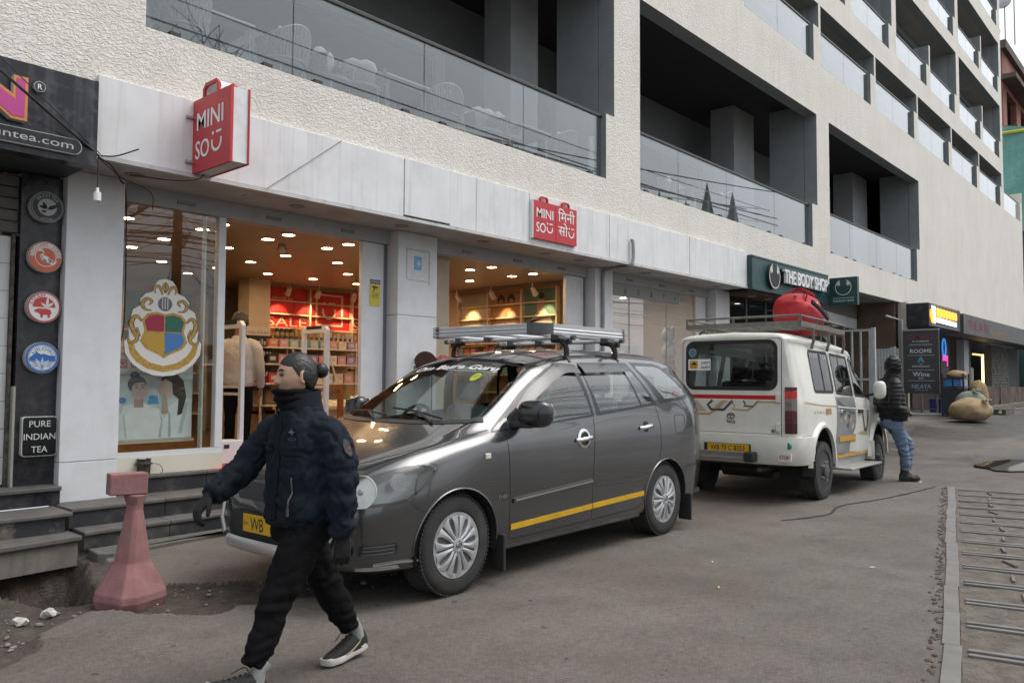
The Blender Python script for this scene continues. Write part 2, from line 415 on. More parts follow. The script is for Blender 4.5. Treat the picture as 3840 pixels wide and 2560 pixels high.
black_metal=M('black_metal',(0.018,0.018,0.02),0.4,spec=0.5)
black_stone=M('black_stone',(0.022,0.022,0.026),0.28,var=0.25,vscale=9,dirt=0.5,dscale=5,dcol=(0.11,0.10,0.095),rvar=0.12)
step_top=M('step_top',(0.105,0.10,0.095),0.65,var=0.2,vscale=7,dirt=0.55,dscale=3,dcol=(0.09,0.08,0.07),bump=0.15,bscale=60,bdist=0.004)
step_riser=M('step_riser',(0.035,0.036,0.039),0.4,var=0.2,vscale=8,dirt=0.9,dscale=3.5,dcol=(0.14,0.13,0.115),bump=0.2,bscale=40,bdist=0.003)
concrete=M('concrete',(0.16,0.148,0.13),0.9,var=0.2,vscale=5,streak=0.7,dcol=(0.09,0.078,0.065),dirt=0.4,bump=0.5,bscale=35,bdist=0.008)
dirt_mat=M('dirt',(0.066,0.053,0.042),0.95,var=0.35,vscale=14,dirt=0.6,dscale=6,dcol=(0.05,0.04,0.032),bump=1.0,bscale=45,bdist=0.02)
cream_paint=M('cream_paint',(0.68,0.66,0.55),0.5,var=0.05,dirt=0.15)
glass_rail=GLASS('balustrade_glass',(0.80,0.85,0.86),1.52,0.0,1.6,film=0.04,fcol=(0.5,0.53,0.55))
glass_shop=GLASS('shop_glass',(0.93,0.95,0.94),1.5,0.0,1.15)
glass_dark=M('dark_window_glass',(0.012,0.012,0.012),0.05,spec=0.6)
# ================================================================ GROUND
def smooth01(t):t=min(max(t,0.0),1.0);return t*t*(3-2*t)
def gz(x,y):
 z=0.5*smooth01((x-12.8)/11.5)+(0.10*smooth01((x-24)/20))
 k=smooth01((x-13)/3)*(1 if x < 60 else 0)
 return z+k*0.035*mnoise.noise(Vector((x*0.55,y*0.8,3.1)))
PATCH= [(1.75,6.95),(1.55,6.3),(1.62,5.75),(1.45,5.35),(0.9,4.9),(0.75,4.3),(1.2,4.42),(1.50,4.62),(1.66,4.98),(1.98,5.18),(2.2,4.86),
   (2.42,4.55),(2.62,4.62),(2.82,4.52),(3.05,4.48),(3.6,4.3),(4.2,4.25),(4.25,4.6),(3.7,4.75),(3.05,5.02),(2.92,5.2),(2.70,5.34),(2.52,5.58),
   (2.42,5.95),(2.56,6.22),(2.62,6.62),(2.62,6.95)]
PIT= [(1.80,6.9),(1.74,6.2),(1.78,5.72),(1.94,5.48),(2.14,5.52),(2.28,5.8),(2.36,6.25),(2.5,6.62),(2.5,6.9)]
def sdist(p,poly):
 d=1e9;n=len(poly)
 for i in range(n):
  ax,ay=poly[i];bx,by=poly[(i+1) % n]
  dx,dy=bx-ax,by-ay;t=max(0,min(1,((p[0]-ax)*dx+(p[1]-ay)*dy)/(dx*dx+dy*dy)))
  d=min(d,math.hypot(p[0]-ax-t*dx,p[1]-ay-t*dy))
 return-d if inpoly(p,poly) else d
PX0,PX1,PY0,PY1=0.5,4.5,4.0,7.0
g=MB()
xs=sorted(set([-60,-30,-10,-4,0.5,4.5]+[4.5+0.5*i for i in range(17)]+[13+0.4*i for i in range(60)]+[37,41,46,60,80,120,200,400]))
ys=sorted(set([-300,-80,-30,-10,-4,0,2,4.0,7.0]+[0.5*i for i in range(0,17)]+[8.2,20,60]))
for i in range(len(xs)-1):
 for j in range(len(ys)-1):
  cx,cyy= (xs[i]+xs[i+1])/2,(ys[j]+ys[j+1])/2
  if PX0 < cx < PX1 and PY0 < cyy < PY1:continue
  if-0.5 < cx < 44 and cyy > 7.9:continue          # under the building
  g.add([(x,y,gz(x,y)) for x,y in ((xs[i],ys[j]),(xs[i+1],ys[j]),(xs[i+1],ys[j+1]),(xs[i],ys[j+1]))],[(0,1,2,3)])
nx,ny=160,120
P= [];mask= {}
for i in range(nx+1):
 row= []
 for j in range(ny+1):
  x=PX0+(PX1-PX0)*i/nx;y=PY0+(PY1-PY0)*j/ny
  wob=0.05*mnoise.noise(Vector((x*5,y*5,0)))+0.025*mnoise.noise(Vector((x*17,y*17,5)))
  d=sdist((x,y),PATCH)+wob;e=sdist((x,y),PIT)+wob
  z=0.0
  if 0 < i < nx and 0 < j < ny:
   if d < 0:z=-0.035*min(1,-d/0.03)+0.02*mnoise.noise(Vector((x*9,y*9,2)))*min(1,-d/0.1)
   else:z=0.006*mnoise.noise(Vector((x*4,y*4,9)))*min(1,d)
   if e < 0:z -= 0.42*min(1,-e/0.16)+0.05*mnoise.noise(Vector((x*7,y*7,4)))
  mask[(i,j)]=d
  row.append((x,y,z))
 P.append(row)
n0=len(g.v);g.v += [p for r in P for p in r]
for i in range(nx):
 for j in range(ny):
  b_=ny+1
  g.f.append([n0+i*b_+j,n0+(i+1)*b_+j,n0+(i+1)*b_+j+1,n0+i*b_+j+1])
  g.m.append(1 if (mask[(i,j)]+mask[(i+1,j+1)]) < 0 else 0)
g.build('road',[asphalt,dirt_mat],smooth=180,kind='structure')
rb=MB()
for k in range(420):
 x,y=R.uniform(0.8,4.2),R.uniform(4.2,6.9)
 if sdist((x,y),PATCH) >-0.03 or sdist((x,y),PIT) < 0.05:continue
 s_=R.choice([0.006,0.008,0.01,0.014,0.02])
 rb.ell((x,y,-0.032+s_*0.4),s_*R.uniform(0.8,1.5),s_*R.uniform(0.7,1.2),s_*0.6,6,4,Matrix.Rotation(R.uniform(0,6),4,'Z'))
rb.build('gravel',M('gravel_grey',(0.22,0.20,0.18),0.9,var=0.5,vscale=30),smooth=40,kind='stuff')
stone_w=M('rubble_pale',(0.52,0.5,0.46),0.9,var=0.25,vscale=25,bump=0.5,bscale=50)
def rock(x,y,z,s_,lab,m=stone_w,name='rubble_stone'):
 b=bmesh.new();bmesh.ops.create_icosphere(b,subdivisions=2,radius=1)
 q=MB();vs= []
 for v in b.verts:
  n_=0.75+0.5*mnoise.noise(v.co*1.4+Vector((x*7,y*3,0)))
  vs.append(Vector((v.co.x*s_[0],v.co.y*s_[1],v.co.z*s_[2]))*n_+Vector((x,y,z)))
 q.add(vs,[[v.index for v in f.verts] for f in b.faces]);b.free()
 return q.build(name,m,smooth=30,label=lab,cat='stone')
rock(1.78,5.30,0.0,(0.055,0.045,0.04),'broken pale stone lying at the rim of the pit, nearest the red bollard')
rock(1.62,5.26,-0.01,(0.05,0.05,0.035),'crumbly grey lump at the front rim of the open pit')
rock(1.50,5.42,0.0,(0.05,0.04,0.025),'crumpled pale scrap at the left rim of the open pit')
rock(3.02,4.78,-0.03,(0.045,0.04,0.03),'grey stone in the broken strip beside the walking man',M('rubble_grey',(0.2,0.18,0.165),0.9,var=0.3,vscale=20),'grey_stone')
water=M('puddle_water',(0.02,0.019,0.017),0.03,spec=0.7)
def ground_blob(name,pts,mat,dz,kind='structure',sub=6,**k):
 cx=sum(p[0] for p in pts)/len(pts);cyv=sum(p[1] for p in pts)/len(pts)
 sp=spline([(p[0],p[1],0) for p in pts+pts[:2]],5)[:-5]
 q=MB();rings= []
 for t in range(sub+1):
  f=t/sub;ring= []
  for p in sp:
   x,y=cx+(p.x-cx)*f,cyv+(p.y-cyv)*f
   if f == 1:x += 0.12*mnoise.noise(Vector((x*3,y*3,1)));y += 0.10*mnoise.noise(Vector((x*3,y*3,7)))
   ring.append((x,y,gz(x,y)+dz))
  rings.append(ring)
 n=len(sp)
 q.v= [p for r in rings for p in r]
 for t in range(sub):
  for k_ in range(n):q.f.append([t*n+k_,t*n+(k_+1) % n,(t+1)*n+(k_+1) % n,(t+1)*n+k_]);q.m.append(0)
 return q.build(name,mat,smooth=180,kind=kind,weld=1e-5,**k)
ground_blob('puddle',[(14.35,2.75),(14.75,3.1),(15.6,3.0),(16.0,2.4),(15.3,2.05),(14.6,2.2)],water,0.022)
q=MB();cp=spline([(7.9,3.4,0),(8.6,3.2,0),(9.3,3.31,0),(10.2,3.14,0),(11.0,3.05,0),(11.9,2.98,0)],14)
q.grid([[(p.x,p.y+s_*(.012+.03*max(0,mnoise.noise(Vector((p.x*3,1,2)))))+.02*mnoise.noise(Vector((p.x*6,3,s_))),.006) for p in cp] for s_ in (-1,1)]);q.build('road_crack',M('crack_dark',(0.02,0.018,0.016),0.9),recalc=False,kind='structure')
# ---------------------------------------------------------------- drainage grid at the right edge
ga=Vector((-0.974,-0.226,0));gb=Vector((0.226,-0.974,0));g0=Vector((11.98,2.88,0))
steel=M('worn_steel',(0.165,0.16,0.152),0.6,metal=0.15,var=0.15,vscale=6,dirt=0.5,dscale=4,dcol=(0.13,0.10,0.08),bump=0.1,bscale=30)
grid=thing('drain_grid','steel drain grid of parallel bars packed with dirt, set in the road at the right','drain',(8,2,0))
def gp(a,b,z=0.0):return g0+ga*a+gb*b+Vector((0,0,z))
fill=M('grid_dirt',(0.125,0.108,0.09),0.95,var=0.35,vscale=9,dirt=0.7,dscale=5,dcol=(0.06,0.045,0.036),bump=1.0,bscale=40,bdist=0.015)
q=MB();q.grid([[gp(0.05+8.6*i/60,0.12+3.6*j/24,0.006+0.006*mnoise.noise(Vector((i*0.7,j*0.7,1)))) for j in range(25)] for i in range(61)])
q.build('dirt_filling',fill,grid,smooth=180,kind='stuff')
edges= [0.0,1.9,2.6,3.5,4.3,5.1,6.0,6.7,7.4,8.2,8.6]
for i in range(len(edges)-1):
 MB().beam(gp(edges[i]+0.01,0.075+0.012*R.uniform(-1,1),0.010),gp(edges[i+1]-0.01,0.075+0.012*R.uniform(-1,1),0.006),0.085,0.012).build('edge_plate',steel,grid,bevel=0.003)
a_=0.25
while a_ < 8.6:
 for d_,w_ in ((0,0.038),(0.082,0.034)):
  MB().beam(gp(a_+d_,0.15,0.012),gp(a_+d_,3.7,0.012),w_,0.016).build('bar',steel,grid,bevel=0.004)
 MB().tube([gp(a_+0.24,0.46+0.03*math.sin(a_*9),0.014),gp(a_+0.42,0.48+0.03*math.sin(a_*7),0.014)],0.013,6).build('rebar_stub',steel,grid,smooth=40)
 a_ += 0.555
q=MB()
for k in range(260):
 a_=R.uniform(0,8.6);s_=R.uniform(0.005,0.018)
 q.ell(gp(a_,-0.005+R.gauss(0,0.018),0.003),s_*1.6,s_,s_*0.4,6,4)
q.build('edge_rubble',M('rust_rubble',(0.075,0.056,0.045),0.95,var=0.5,vscale=12),grid,smooth=50,kind='stuff')
def litter(name,x,y,sx,sy,rz,col,lab,h=0.004,cat='litter'):
 MB().cbox((x,y,gz(x,y)+h/2+0.002),sx,sy,h,rz).build(name,M(name+'_col',col,0.8),label=lab,cat=cat)
litter('cigarette_butt',5.05,2.62,0.045,0.009,0.4,(0.6,0.42,0.25),'cigarette butt with an orange filter on the road below the front wheel',0.008)
litter('cigarette_end',5.72,3.02,0.04,0.008,0.2,(0.5,0.45,0.38),'pale cigarette end on the asphalt below the yellow side strip',0.008)
litter('paper_scrap',12.35,3.28,0.07,0.03,0.2,(0.7,0.68,0.65),'white paper scrap under the boot of the leaning man')
litter('green_leaf',2.36,3.93,0.055,0.03,0.3,(0.03,0.09,0.02),'small green leaf on the asphalt in front of the striding man',cat='leaf')
litter('card_scrap',6.4,2.05,0.05,0.03,-0.4,(0.45,0.38,0.3),'tan card scrap on the open road between the car and the drain grid')
# ================================================================ HOTEL BUILDING
YW=7.05
hotel=thing('hotel_building','long cream stucco hotel with glass balconies above the shops','building',(20,7.05,0))
def wall_plate(mb,x0,x1,z0,z1,holes,solids,y0,y1,kf=0,kr=1):
 X=sorted(set([x0,x1]+[v for h in holes+solids for v in h[:2] if x0 < v < x1]))
 Z=sorted(set([z0,z1]+[v for h in holes+solids for v in h[2:] if z0 < v < z1]))
 def ok(i,j):
  if not (0 <= i < len(X)-1 and 0 <= j < len(Z)-1):return False
  cx,cz= (X[i]+X[i+1])/2,(Z[j]+Z[j+1])/2
  for s in solids:
   if s[0] < cx < s[1] and s[2] < cz < s[3]:return True
  for h in holes:
   if h[0] < cx < h[1] and h[2] < cz < h[3]:return False
  return True
 for i in range(len(X)-1):
  for j in range(len(Z)-1):
   if not ok(i,j):continue
   a,b,c,d=X[i],X[i+1],Z[j],Z[j+1]
   mb.k=kf;mb.add([(a,y0,c),(b,y0,c),(b,y0,d),(a,y0,d)],[(0,1,2,3)])
   mb.k=kr
   mb.add([(a,y1,c),(a,y1,d),(b,y1,d),(b,y1,c)],[(0,1,2,3)])
   if not ok(i-1,j):mb.add([(a,y0,c),(a,y0,d),(a,y1,d),(a,y1,c)],[(0,1,2,3)])
   if not ok(i+1,j):mb.add([(b,y0,c),(b,y1,c),(b,y1,d),(b,y0,d)],[(0,1,2,3)])
   if not ok(i,j-1):mb.add([(a,y0,c),(a,y1,c),(b,y1,c),(b,y0,c)],[(0,1,2,3)])
   mb.k=kf if d < 20 else kr
   if not ok(i,j+1):mb.add([(a,y0,d),(b,y0,d),(b,y1,d),(a,y1,d)],[(0,1,2,3)])
   mb.k=0
TER= [(3.0,10.26),(11.0,18.6),(19.38,26.95)]
fins= [2.54,6.66,10.75,14.83,18.94,22.98,27.05,31.22,35.42,39.7]
cols= [2.4,9.95,17.4,24.93,32.46,40.0]
midf= [6.2,13.7,21.1,28.58,36.22]
holes= [(a,b,4.51,7.70) for a,b in TER];solids= [(b-0.22-(0.1 if b > 11 else 0),b,4.51,5.53) for a,b in TER]
prev=-3.0
for f in fins:
 holes.append((prev,f-0.13,8.95,10.43));solids.append((f-0.45,f,8.95,9.84));prev=f
for zs_,zt in ((11.05,13.40),(13.90,16.17),(16.85,19.15)):
 prev=-3.0
 for c_ in cols:
  holes.append((prev,c_-0.42,zs_,zt));prev=c_
  solids.append((c_-0.72,c_-0.42,zs_,zs_+0.76))
 for f in midf:
  solids.append((f-0.15,f,zs_,zs_+1.47));solids.append((f-0.46,f-0.15,zs_,zs_+0.76))
w=MB();wall_plate(w,-8,40.0,3.74,20.3,holes,solids,YW,YW+0.30)
w.build('front_wall',[stucco,grey_paint],hotel,recalc=False)
w=MB();wall_plate(w,40.0,44.1,3.74,8.95,[],[],YW,YW+0.30);w.box(43.97,44.1,YW,8.6,8.95,10.38);w.box(43.65,43.969,YW,YW+0.3,8.95,9.84)
w.build('side_block_wall',[stucco,grey_paint],hotel,recalc=False)
MB().box(-8,40,7.351,20,4.20,4.42).build('terrace_floor',mid_grey,hotel)
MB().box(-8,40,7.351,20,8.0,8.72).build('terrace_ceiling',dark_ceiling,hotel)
tb=MB();wall_plate(tb,-8,40,4.421,7.99,[(3.5,9.1,4.7,6.95),(9.3,10.86,4.7,7.1),(11.1,12.3,4.7,7.15),(13.4,18.4,4.7,6.85),(19.8,21.2,4.7,6.6),(22.5,25.5,4.7,6.8)],[],9.9,10.1)
tb.build('terrace_back_wall',[grey_paint,grey_paint],hotel,recalc=False)
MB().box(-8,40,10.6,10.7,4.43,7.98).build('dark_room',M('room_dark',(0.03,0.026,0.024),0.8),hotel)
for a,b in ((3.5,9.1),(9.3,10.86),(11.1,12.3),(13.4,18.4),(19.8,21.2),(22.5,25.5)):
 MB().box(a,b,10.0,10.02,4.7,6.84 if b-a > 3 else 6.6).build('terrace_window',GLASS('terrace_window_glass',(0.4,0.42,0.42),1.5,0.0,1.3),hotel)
for x0,x1 in ((9.55,10.24),(12.3,13.3),(17.5,18.58),(25.6,26.93)):
 MB().box(x0,x1,8.6,9.2,4.43,7.98).build('terrace_column',mid_grey,hotel)
for a,b in TER:MB().box(b-0.003,b+0.15,7.36,8.2,4.43,7.98).build('terrace_pier',grey_paint,hotel)
warm_grey=M('balcony_ceiling',(0.30,0.285,0.26),0.8,var=0.1,vscale=2)
for zs_,zt in ((8.95,10.43),(11.05,13.40),(13.90,16.17),(16.85,19.15)):
 MB().box(-8,39.99,7.351,12,zs_-0.20,zs_-0.03).build('balcony_floor',mid_grey,hotel)
 MB().box(-8,39.99,7.351,12,zt,zt+0.12).build('balcony_ceiling',warm_grey,hotel)
 MB().box(-8,39.99,9.0,9.1,zs_-0.02,zt-0.005).build('balcony_back_wall',M('balcony_back',(0.36,0.34,0.31),0.8,var=0.08),hotel)
 for x0 in np.arange(-1.2,39,4.05):
  MB().box(x0,x0+2.3,8.96,8.995,zs_+0.05,zt-0.25).build('balcony_door',glass_dark,hotel)
 part=fins if zs_ < 10 else cols
 for f in part:
  MB().box(f-(0.128 if zs_ < 10 else 0.418),f-(0.004 if zs_ < 10 else 0.004),7.352,8.98,zs_-0.02,zt-0.003).build('partition',mid_grey,hotel)
 if zs_ > 10:
  for f in midf:MB().box(f-0.148,f-0.002,7.352,8.3,zs_-0.02,zs_+1.47).build('divider',mid_grey,hotel)
 else:
  for x0 in (24.6,32.2):MB().box(x0,x0+0.4,7.7,8.9,8.93,10.42).build('column',mid_grey,hotel)
 MB().box(cols[1]+0.5,39,7.9,8.05,zt-0.22,zt-0.002).build('ceiling_beam',grey_paint,hotel)
MB().box(-8,39.99,7.36,20,20.0,20.25).build('roof',mid_grey,hotel)
MB().box(39.9,39.995,7.36,20,3.75,19.99).build('end_wall',stucco,hotel)
MB().box(-8,18.9,7.36,12,3.45,4.19).build('shop_roof_slab',dark_grey,hotel)
MB().box(18.9,44.0,7.36,12,3.76,4.19).build('passage_roof_slab',M('passage_slab',(0.20,0.19,0.18),0.85,var=0.2),hotel)
MB().box(40.02,44.0,7.36,12,4.2,8.85).build('side_block',mid_grey,hotel)
pane_cache= {}
def pane(x0,x1,z0,z1,y=7.14,clamps=True):
 MB().box(x0+0.006,x1-0.006,y,y+0.012,z0+0.012,z1).build('glass_pane',glass_rail,hotel)
 if clamps:
  for cx in (x0+0.3,x1-0.3):
   MB().box(cx-0.05,cx+0.05,y-0.03,y+0.04,z0+0.001,z0+0.065).build('glass_clamp',black_metal,hotel)
def rail(x0,x1,z,y=7.146):
 MB().box(x0,x1,y-0.025,y+0.025,z,z+0.045).build('handrail',black_metal,hotel,bevel=0.006)
for (a,b),jn in zip(TER,([3.0,4.55,6.37,8.2,10.03],[11.0,12.37,14.2,16.4,18.27],[19.38,21.0,23.1,24.9,26.62])):
 for x0,x1 in zip(jn[:-1],jn[1:]):pane(x0,x1,4.51,5.48)
 rail(a,jn[-1]+0.03,5.48)
prev=6.66
for f in fins[2:]:
 m_= (prev+f-0.45)/2
 pane(prev,m_,8.95,9.84,clamps=False);pane(m_,f-0.45,8.95,9.84,clamps=False);rail(prev,f-0.45,9.84);prev=f
pane(40.05,43.64,8.95,9.84,clamps=False);rail(40.02,43.64,9.84)
for zs_ in (11.05,13.9,16.85):
 ed=sorted([c_-0.72 for c_ in cols]+[f-0.46 for f in midf]);st=sorted([c_ for c_ in cols]+midf)
 for s0 in st:
  nxt= [e for e in ed if e > s0]
  if s0 < 13 or not nxt:continue
  m_= (s0+nxt[0])/2
  pane(s0,m_,zs_,zs_+0.78,clamps=False);pane(m_,nxt[0],zs_,zs_+0.78,clamps=False);rail(s0,nxt[0],zs_+0.78)
q=MB();q.lathe([(0.0,4.43),(0.05,4.431),(0.05,5.17),(0.06,5.172),(0.06,5.2),(0.0,5.21)],(10.02,7.32,0),n=16)
q.build('white_pipe',M('white_plastic',(0.78,0.79,0.8),0.35),smooth=40,label='short white pipe standing behind the glass at the terrace corner',cat='pipe')
# ---------------------------------------------------------------- terrace furniture
wick=M('woven_rope',(0.20,0.205,0.205),0.8,var=0.2,vscale=40)
wick_f=M('chair_frame',(0.27,0.275,0.275),0.5)
def make_chair():
 t=thing('terrace_chair','x','chair',(0,0,0),'woven chairs on the glass terrace',local=True)
 st_=MB()
 st_.lathe([(0.0,0.40),(0.23,0.40),(0.245,0.415),(0.245,0.44),(0.23,0.45),(0.0,0.45)],n=24);st_.build('seat',wick_f,t,smooth=40)
 ring=lambda z,r,a0=-30,a1=210:[(r*math.cos(rad(a)),r*math.sin(rad(a)),z) for a in range(a0,a1+1,10)]
 MB().tube(ring(0.455,0.26),0.012,6).build('lower_rim',wick_f,t,smooth=60)
 top= [(0.30*math.cos(rad(a)),0.30*math.sin(rad(a)),0.66+0.17*math.sin(rad(max(0,min(180,a)))) ** 1.5) for a in range(-30,211,8)]
 MB().tube(top,0.013,6).build('upper_rim',wick_f,t,smooth=60)
 st=MB()
 for i,a in enumerate(range(-28,209,7)):
  zt=0.66+0.17*math.sin(rad(max(0,min(180,a)))) ** 1.5
  c0,s0=math.cos(rad(a)),math.sin(rad(a))
  pts= [(0.26*c0+0,0.26*s0,0.46)]+[((0.26+0.04*k/4+0.008*(-1) ** (k+i))*c0,(0.26+0.04*k/4+0.008*(-1) ** (k+i))*s0,0.46+(zt-0.46)*k/4) for k in range(1,4)]+[(0.30*c0,0.30*s0,zt)]
  st.tube(pts,[(0.017,0.008)]*5,6)
 st.build('woven_back',wick,t,smooth=60,kind='stuff')
 for a in (35,145,215,325):
  c0,s0=math.cos(rad(a)),math.sin(rad(a))
  MB().tube([(0.215*c0,0.215*s0,0.42),(0.27*c0,0.27*s0,0.0)],[0.014,0.010],8).build('leg',wick_f,t,smooth=60)
 M4=Matrix.Rotation(rad(28),4,'X')
 q=MB();q.ell((0,0.14,0.66),0.19,0.06,0.17,14,8,M4)
 for i,v in enumerate(q.v):      # pull the corners out so that the cushion has four points
  x,z=v[0]/0.19,(v[2]-0.66)/0.17;k=1+0.35*min(1,abs(x*z)*2.2);q.v[i]= (v[0]*k,v[1],0.66+(v[2]-0.66)*k)
 q.build('cushion',M('cushion',(0.40,0.395,0.38),0.9,var=0.08,vscale=20),t,smooth=70)
 return t
def make_table():
 t=thing('terrace_table','x','table',(0,0,0),'tables on the glass terrace',local=True)
 MB().box(-0.36,0.36,-0.36,0.36,0.72,0.75).build('tabletop',wick_f,t,bevel=0.008)
 for sx in (-1,1):
  for sy in (-1,1):MB().beam((sx*0.31,sy*0.31,0),(sx*0.30,sy*0.30,0.72),0.045,0.045).build('leg',wick_f,t)
 MB().box(-0.30,0.30,-0.30,0.30,0.66,0.719).build('apron',M('apron',(0.2,0.2,0.2),0.7),t)
 return t
ch0=make_chair();tb0=make_table()
CH= [(4.78,7.72,20,'woven terrace chair with a pale cushion above the red blade sign'),(5.42,7.70,200,'woven terrace chair seen from behind, left of the second pane joint'),
  (5.78,7.62,150,'tall woven chair back pressed to the glass left of the middle table'),(7.18,7.72,-15,'woven chair with a cushion just right of the middle pane joint'),
  (8.02,7.68,165,'woven chair with its round back to the glass, left of the right table'),(8.42,7.66,200,'wide woven chair against the glass beside the right table'),
  (9.68,7.72,10,'woven chair with a white cushion next to the white pipe'),(3.62,7.75,30,'woven chair half hidden at the left end of the terrace'),
  (11.35,7.7,160,'woven chair at the left end of the second terrace'),(14.9,7.7,20,'woven chair in the middle of the second terrace'),(13.2,7.72,200,'woven chair left of the middle of the second terrace')]
for i,(x,y,a,lab) in enumerate(CH):
 o=ch0 if i == 0 else copy_tree(ch0)
 o.location= (x,y,4.425);o.rotation_euler.z=rad(a+180);o['label']=lab
for i,(x,y,lab) in enumerate([(4.05,8.0,'square grey table at the left end of the glass terrace'),(6.52,7.95,'square grey table in the middle of the first terrace'),
         (9.05,7.98,'square grey table near the right end of the first terrace'),(14.1,7.95,'square grey table on the second terrace')]):
 o=tb0 if i == 0 else copy_tree(tb0);o.location= (x,y,4.425);o['label']=lab
# ================================================================ SHOP FRONTS
UX,UZ= (1,0,0),(0,0,1)            # lettering that faces the street
BX= (0,-1,0)                           # lettering on blade signs that face -X
red_sign=M('red_sign',(0.50,0.025,0.032),0.4,var=0.05,vscale=4,dirt=0.15,dcol=(0.2,0.02,0.02))
sign_white=M('sign_white',(0.80,0.80,0.80),0.45)
trim_dark=M('trim_dark',(0.05,0.05,0.055),0.5)
# ---- fascia: aluminium panels in a row, soffit with recessed cans, header box
fas=thing('shop_fascia','long white panelled fascia board above the shop openings','fascia',(8.7,7.0,3.25))
jx= [2.60,3.47,5.95,6.68,7.14,8.17,9.18,10.05,10.58,12.5,14.47,14.775]
for i in range(len(jx)-1):
 pr=0.012 if i == 2 else (0.004 if i % 2 else 0.0)
 MB().box(jx[i]+0.004,jx[i+1]-0.004,7.0-pr,7.045,3.275+(0.0 if i != 2 else 0.02),3.95).build('panel',white_panel,fas,bevel=0.003)
MB().box(2.6,14.775,7.02,7.046,3.262,3.9).build('backing',trim_dark,fas)
MB().box(2.58,14.775,6.985,7.05,3.235,3.270).build('bottom_trim',M('trim_white',(0.55,0.55,0.55),0.5,dirt=0.6,dcol=(0.2,0.15,0.1),dscale=5),fas)
MB().box(2.58,14.775,7.05,7.74,3.24,3.262).build('soffit',soffit_grey,fas)
for x in (3.05,4.75,6.2,7.6,8.9,9.7,11.6,12.9,14.1):
 MB().lathe([(0.085,3.236),(0.085,3.232),(0.07,3.230),(0.066,3.2385),(0.0,3.2387)],(x,7.32,0),n=20).build('lamp_can',M('can_ring',(0.30,0.28,0.26),0.5,dirt=0.4),fas,smooth=40)
header=M('shutter_box',(0.42,0.425,0.435),0.5,var=0.1,vscale=3,dirt=0.5,dscale=3,dcol=(0.2,0.18,0.16))
for x0,x1 in ((3.07,6.34),(6.99,10.45),(10.94,14.53)):
 MB().box(x0,x1,7.70,7.9,3.075,3.239).build('shutter_box',header,fas)
 for k in range(3):
  xx=x0+(x1-x0)*(0.2+0.3*k);MB().box(xx-0.09,xx+0.09,7.685,7.70,3.13,3.165).build('bracket',M('bracket_dark',(0.22,0.22,0.23),0.4,metal=0.5),fas)
MB().tube([(5.07,6.988,3.95),(4.62,6.984,3.6),(4.2,6.984,3.28),(4.1,7.3,3.23)],0.0028,6).build('loose_wire',trim_dark,fas,smooth=60)
# ---- pillars
def pillar(x0,x1,y0,y1,z0,z1,lab,seams=(0.67,)):
 t=thing('shop_pillar',lab,'pillar',((x0+x1)/2,y0,z0))
 zs_= [z0]+[s for s in seams if s > z0]+[z1]
 for a,b in zip(zs_[:-1],zs_[1:]):
  MB().box(x0,x1,y0,y1,a+(0.003 if a != z0 else 0),b-0.002).build('cladding',pillar_white,t,bevel=0.004)
 return t
p1_=pillar(2.58,3.07,7.55,7.75,0.325,3.238,'white clad pillar between the tea shop and the display window',(0.67,))
p2_=pillar(6.34,6.99,7.55,7.95,0.325,3.238,'white pillar with a blue notice between the two lit shop openings',(1.05,2.2))
p3_=pillar(10.45,10.94,7.55,7.95,0.325,3.238,'white pillar carrying the bent drain pipe',(1.1,))
p4_=pillar(14.53,15.11,7.55,7.95,0.2,3.238,'white pillar left of the dark green shop front',(1.1,))
t=thing('blue_notice','small blue paper notice in torn tape on the white pillar','notice',(6.66,7.545,2.78))
MB().box(6.60,6.72,7.544,7.5475,2.78,2.95).build('paper',M('blue_paper',(0.22,0.45,0.66),0.7,var=0.25,vscale=30),t)
MB().text('\u25c8',(6.63,7.5435,2.83),UX,UZ,h=0.06).build('emblem',sign_white,t)
for a in ((6.47,6.86,3.02,3.035),(6.47,6.485,2.66,3.015),(6.845,6.86,2.6,3.015),(6.485,6.83,2.64,2.652)):
 MB().box(a[0],a[1],7.5468,7.549,a[2],a[3]).build('tape',M('old_tape',(0.5,0.48,0.45),0.7,var=0.3,vscale=40),t)
t=thing('wall_socket','recessed metal key socket in the white pillar','socket',(6.63,7.545,1.42))
MB().prism([(6.585,1.42),(6.675,1.42),(6.675,1.60),(6.585,1.60)],(0,7.543,0),UX,UZ,(0,0.006,0)).build('frame',sign_white,t)
MB().box(6.605,6.655,7.540,7.5428,1.445,1.575).build('key_plate',M('socket_metal',(0.25,0.28,0.3),0.3,metal=0.6),t)
q=MB();q.tube(spline([(10.60,6.97,3.62),(10.63,6.95,3.60),(10.63,6.95,3.3),(10.6,7.0,3.22),(10.62,7.42,3.2),(10.62,7.51,3.15),(10.62,7.515,2.5),(10.62,7.515,0.4)],6),0.028,10)
q.build('drain_pipe',M('pipe_grey',(0.30,0.31,0.32),0.5,var=0.2),smooth=60,label='bent grey drain pipe running from the fascia down the third pillar',cat='pipe')
for x0,x1,lab in ((5.94,6.27,'pale panel with the yellow camera warning left of the middle pillar'),(9.93,10.38,'pale panel left of the pillar with the drain pipe'),(14.02,14.46,'pale panel left of the pillar by the dark green shop')):
 t=thing('side_panel',lab,'wall panel',((x0+x1)/2,7.75,0.49))
 MB().box(x0,x1,7.74,7.80,0.495,3.07).build('panel',pillar_white,t,bevel=0.003)
 MB().box(x1+0.001,x1+0.065,7.76,7.80,0.495,3.07).build('shutter_guide',M('guide',(0.22,0.225,0.24),0.45,metal=0.4),t)
t=thing('warning_sign','yellow CCTV warning sign on the pale panel','sign',(6.13,7.73,2.3))
yel=M('sign_yellow',(0.70,0.55,0.06),0.5,var=0.08)
MB().box(6.06,6.21,7.732,7.7385,2.30,2.62).build('plate',yel,t)
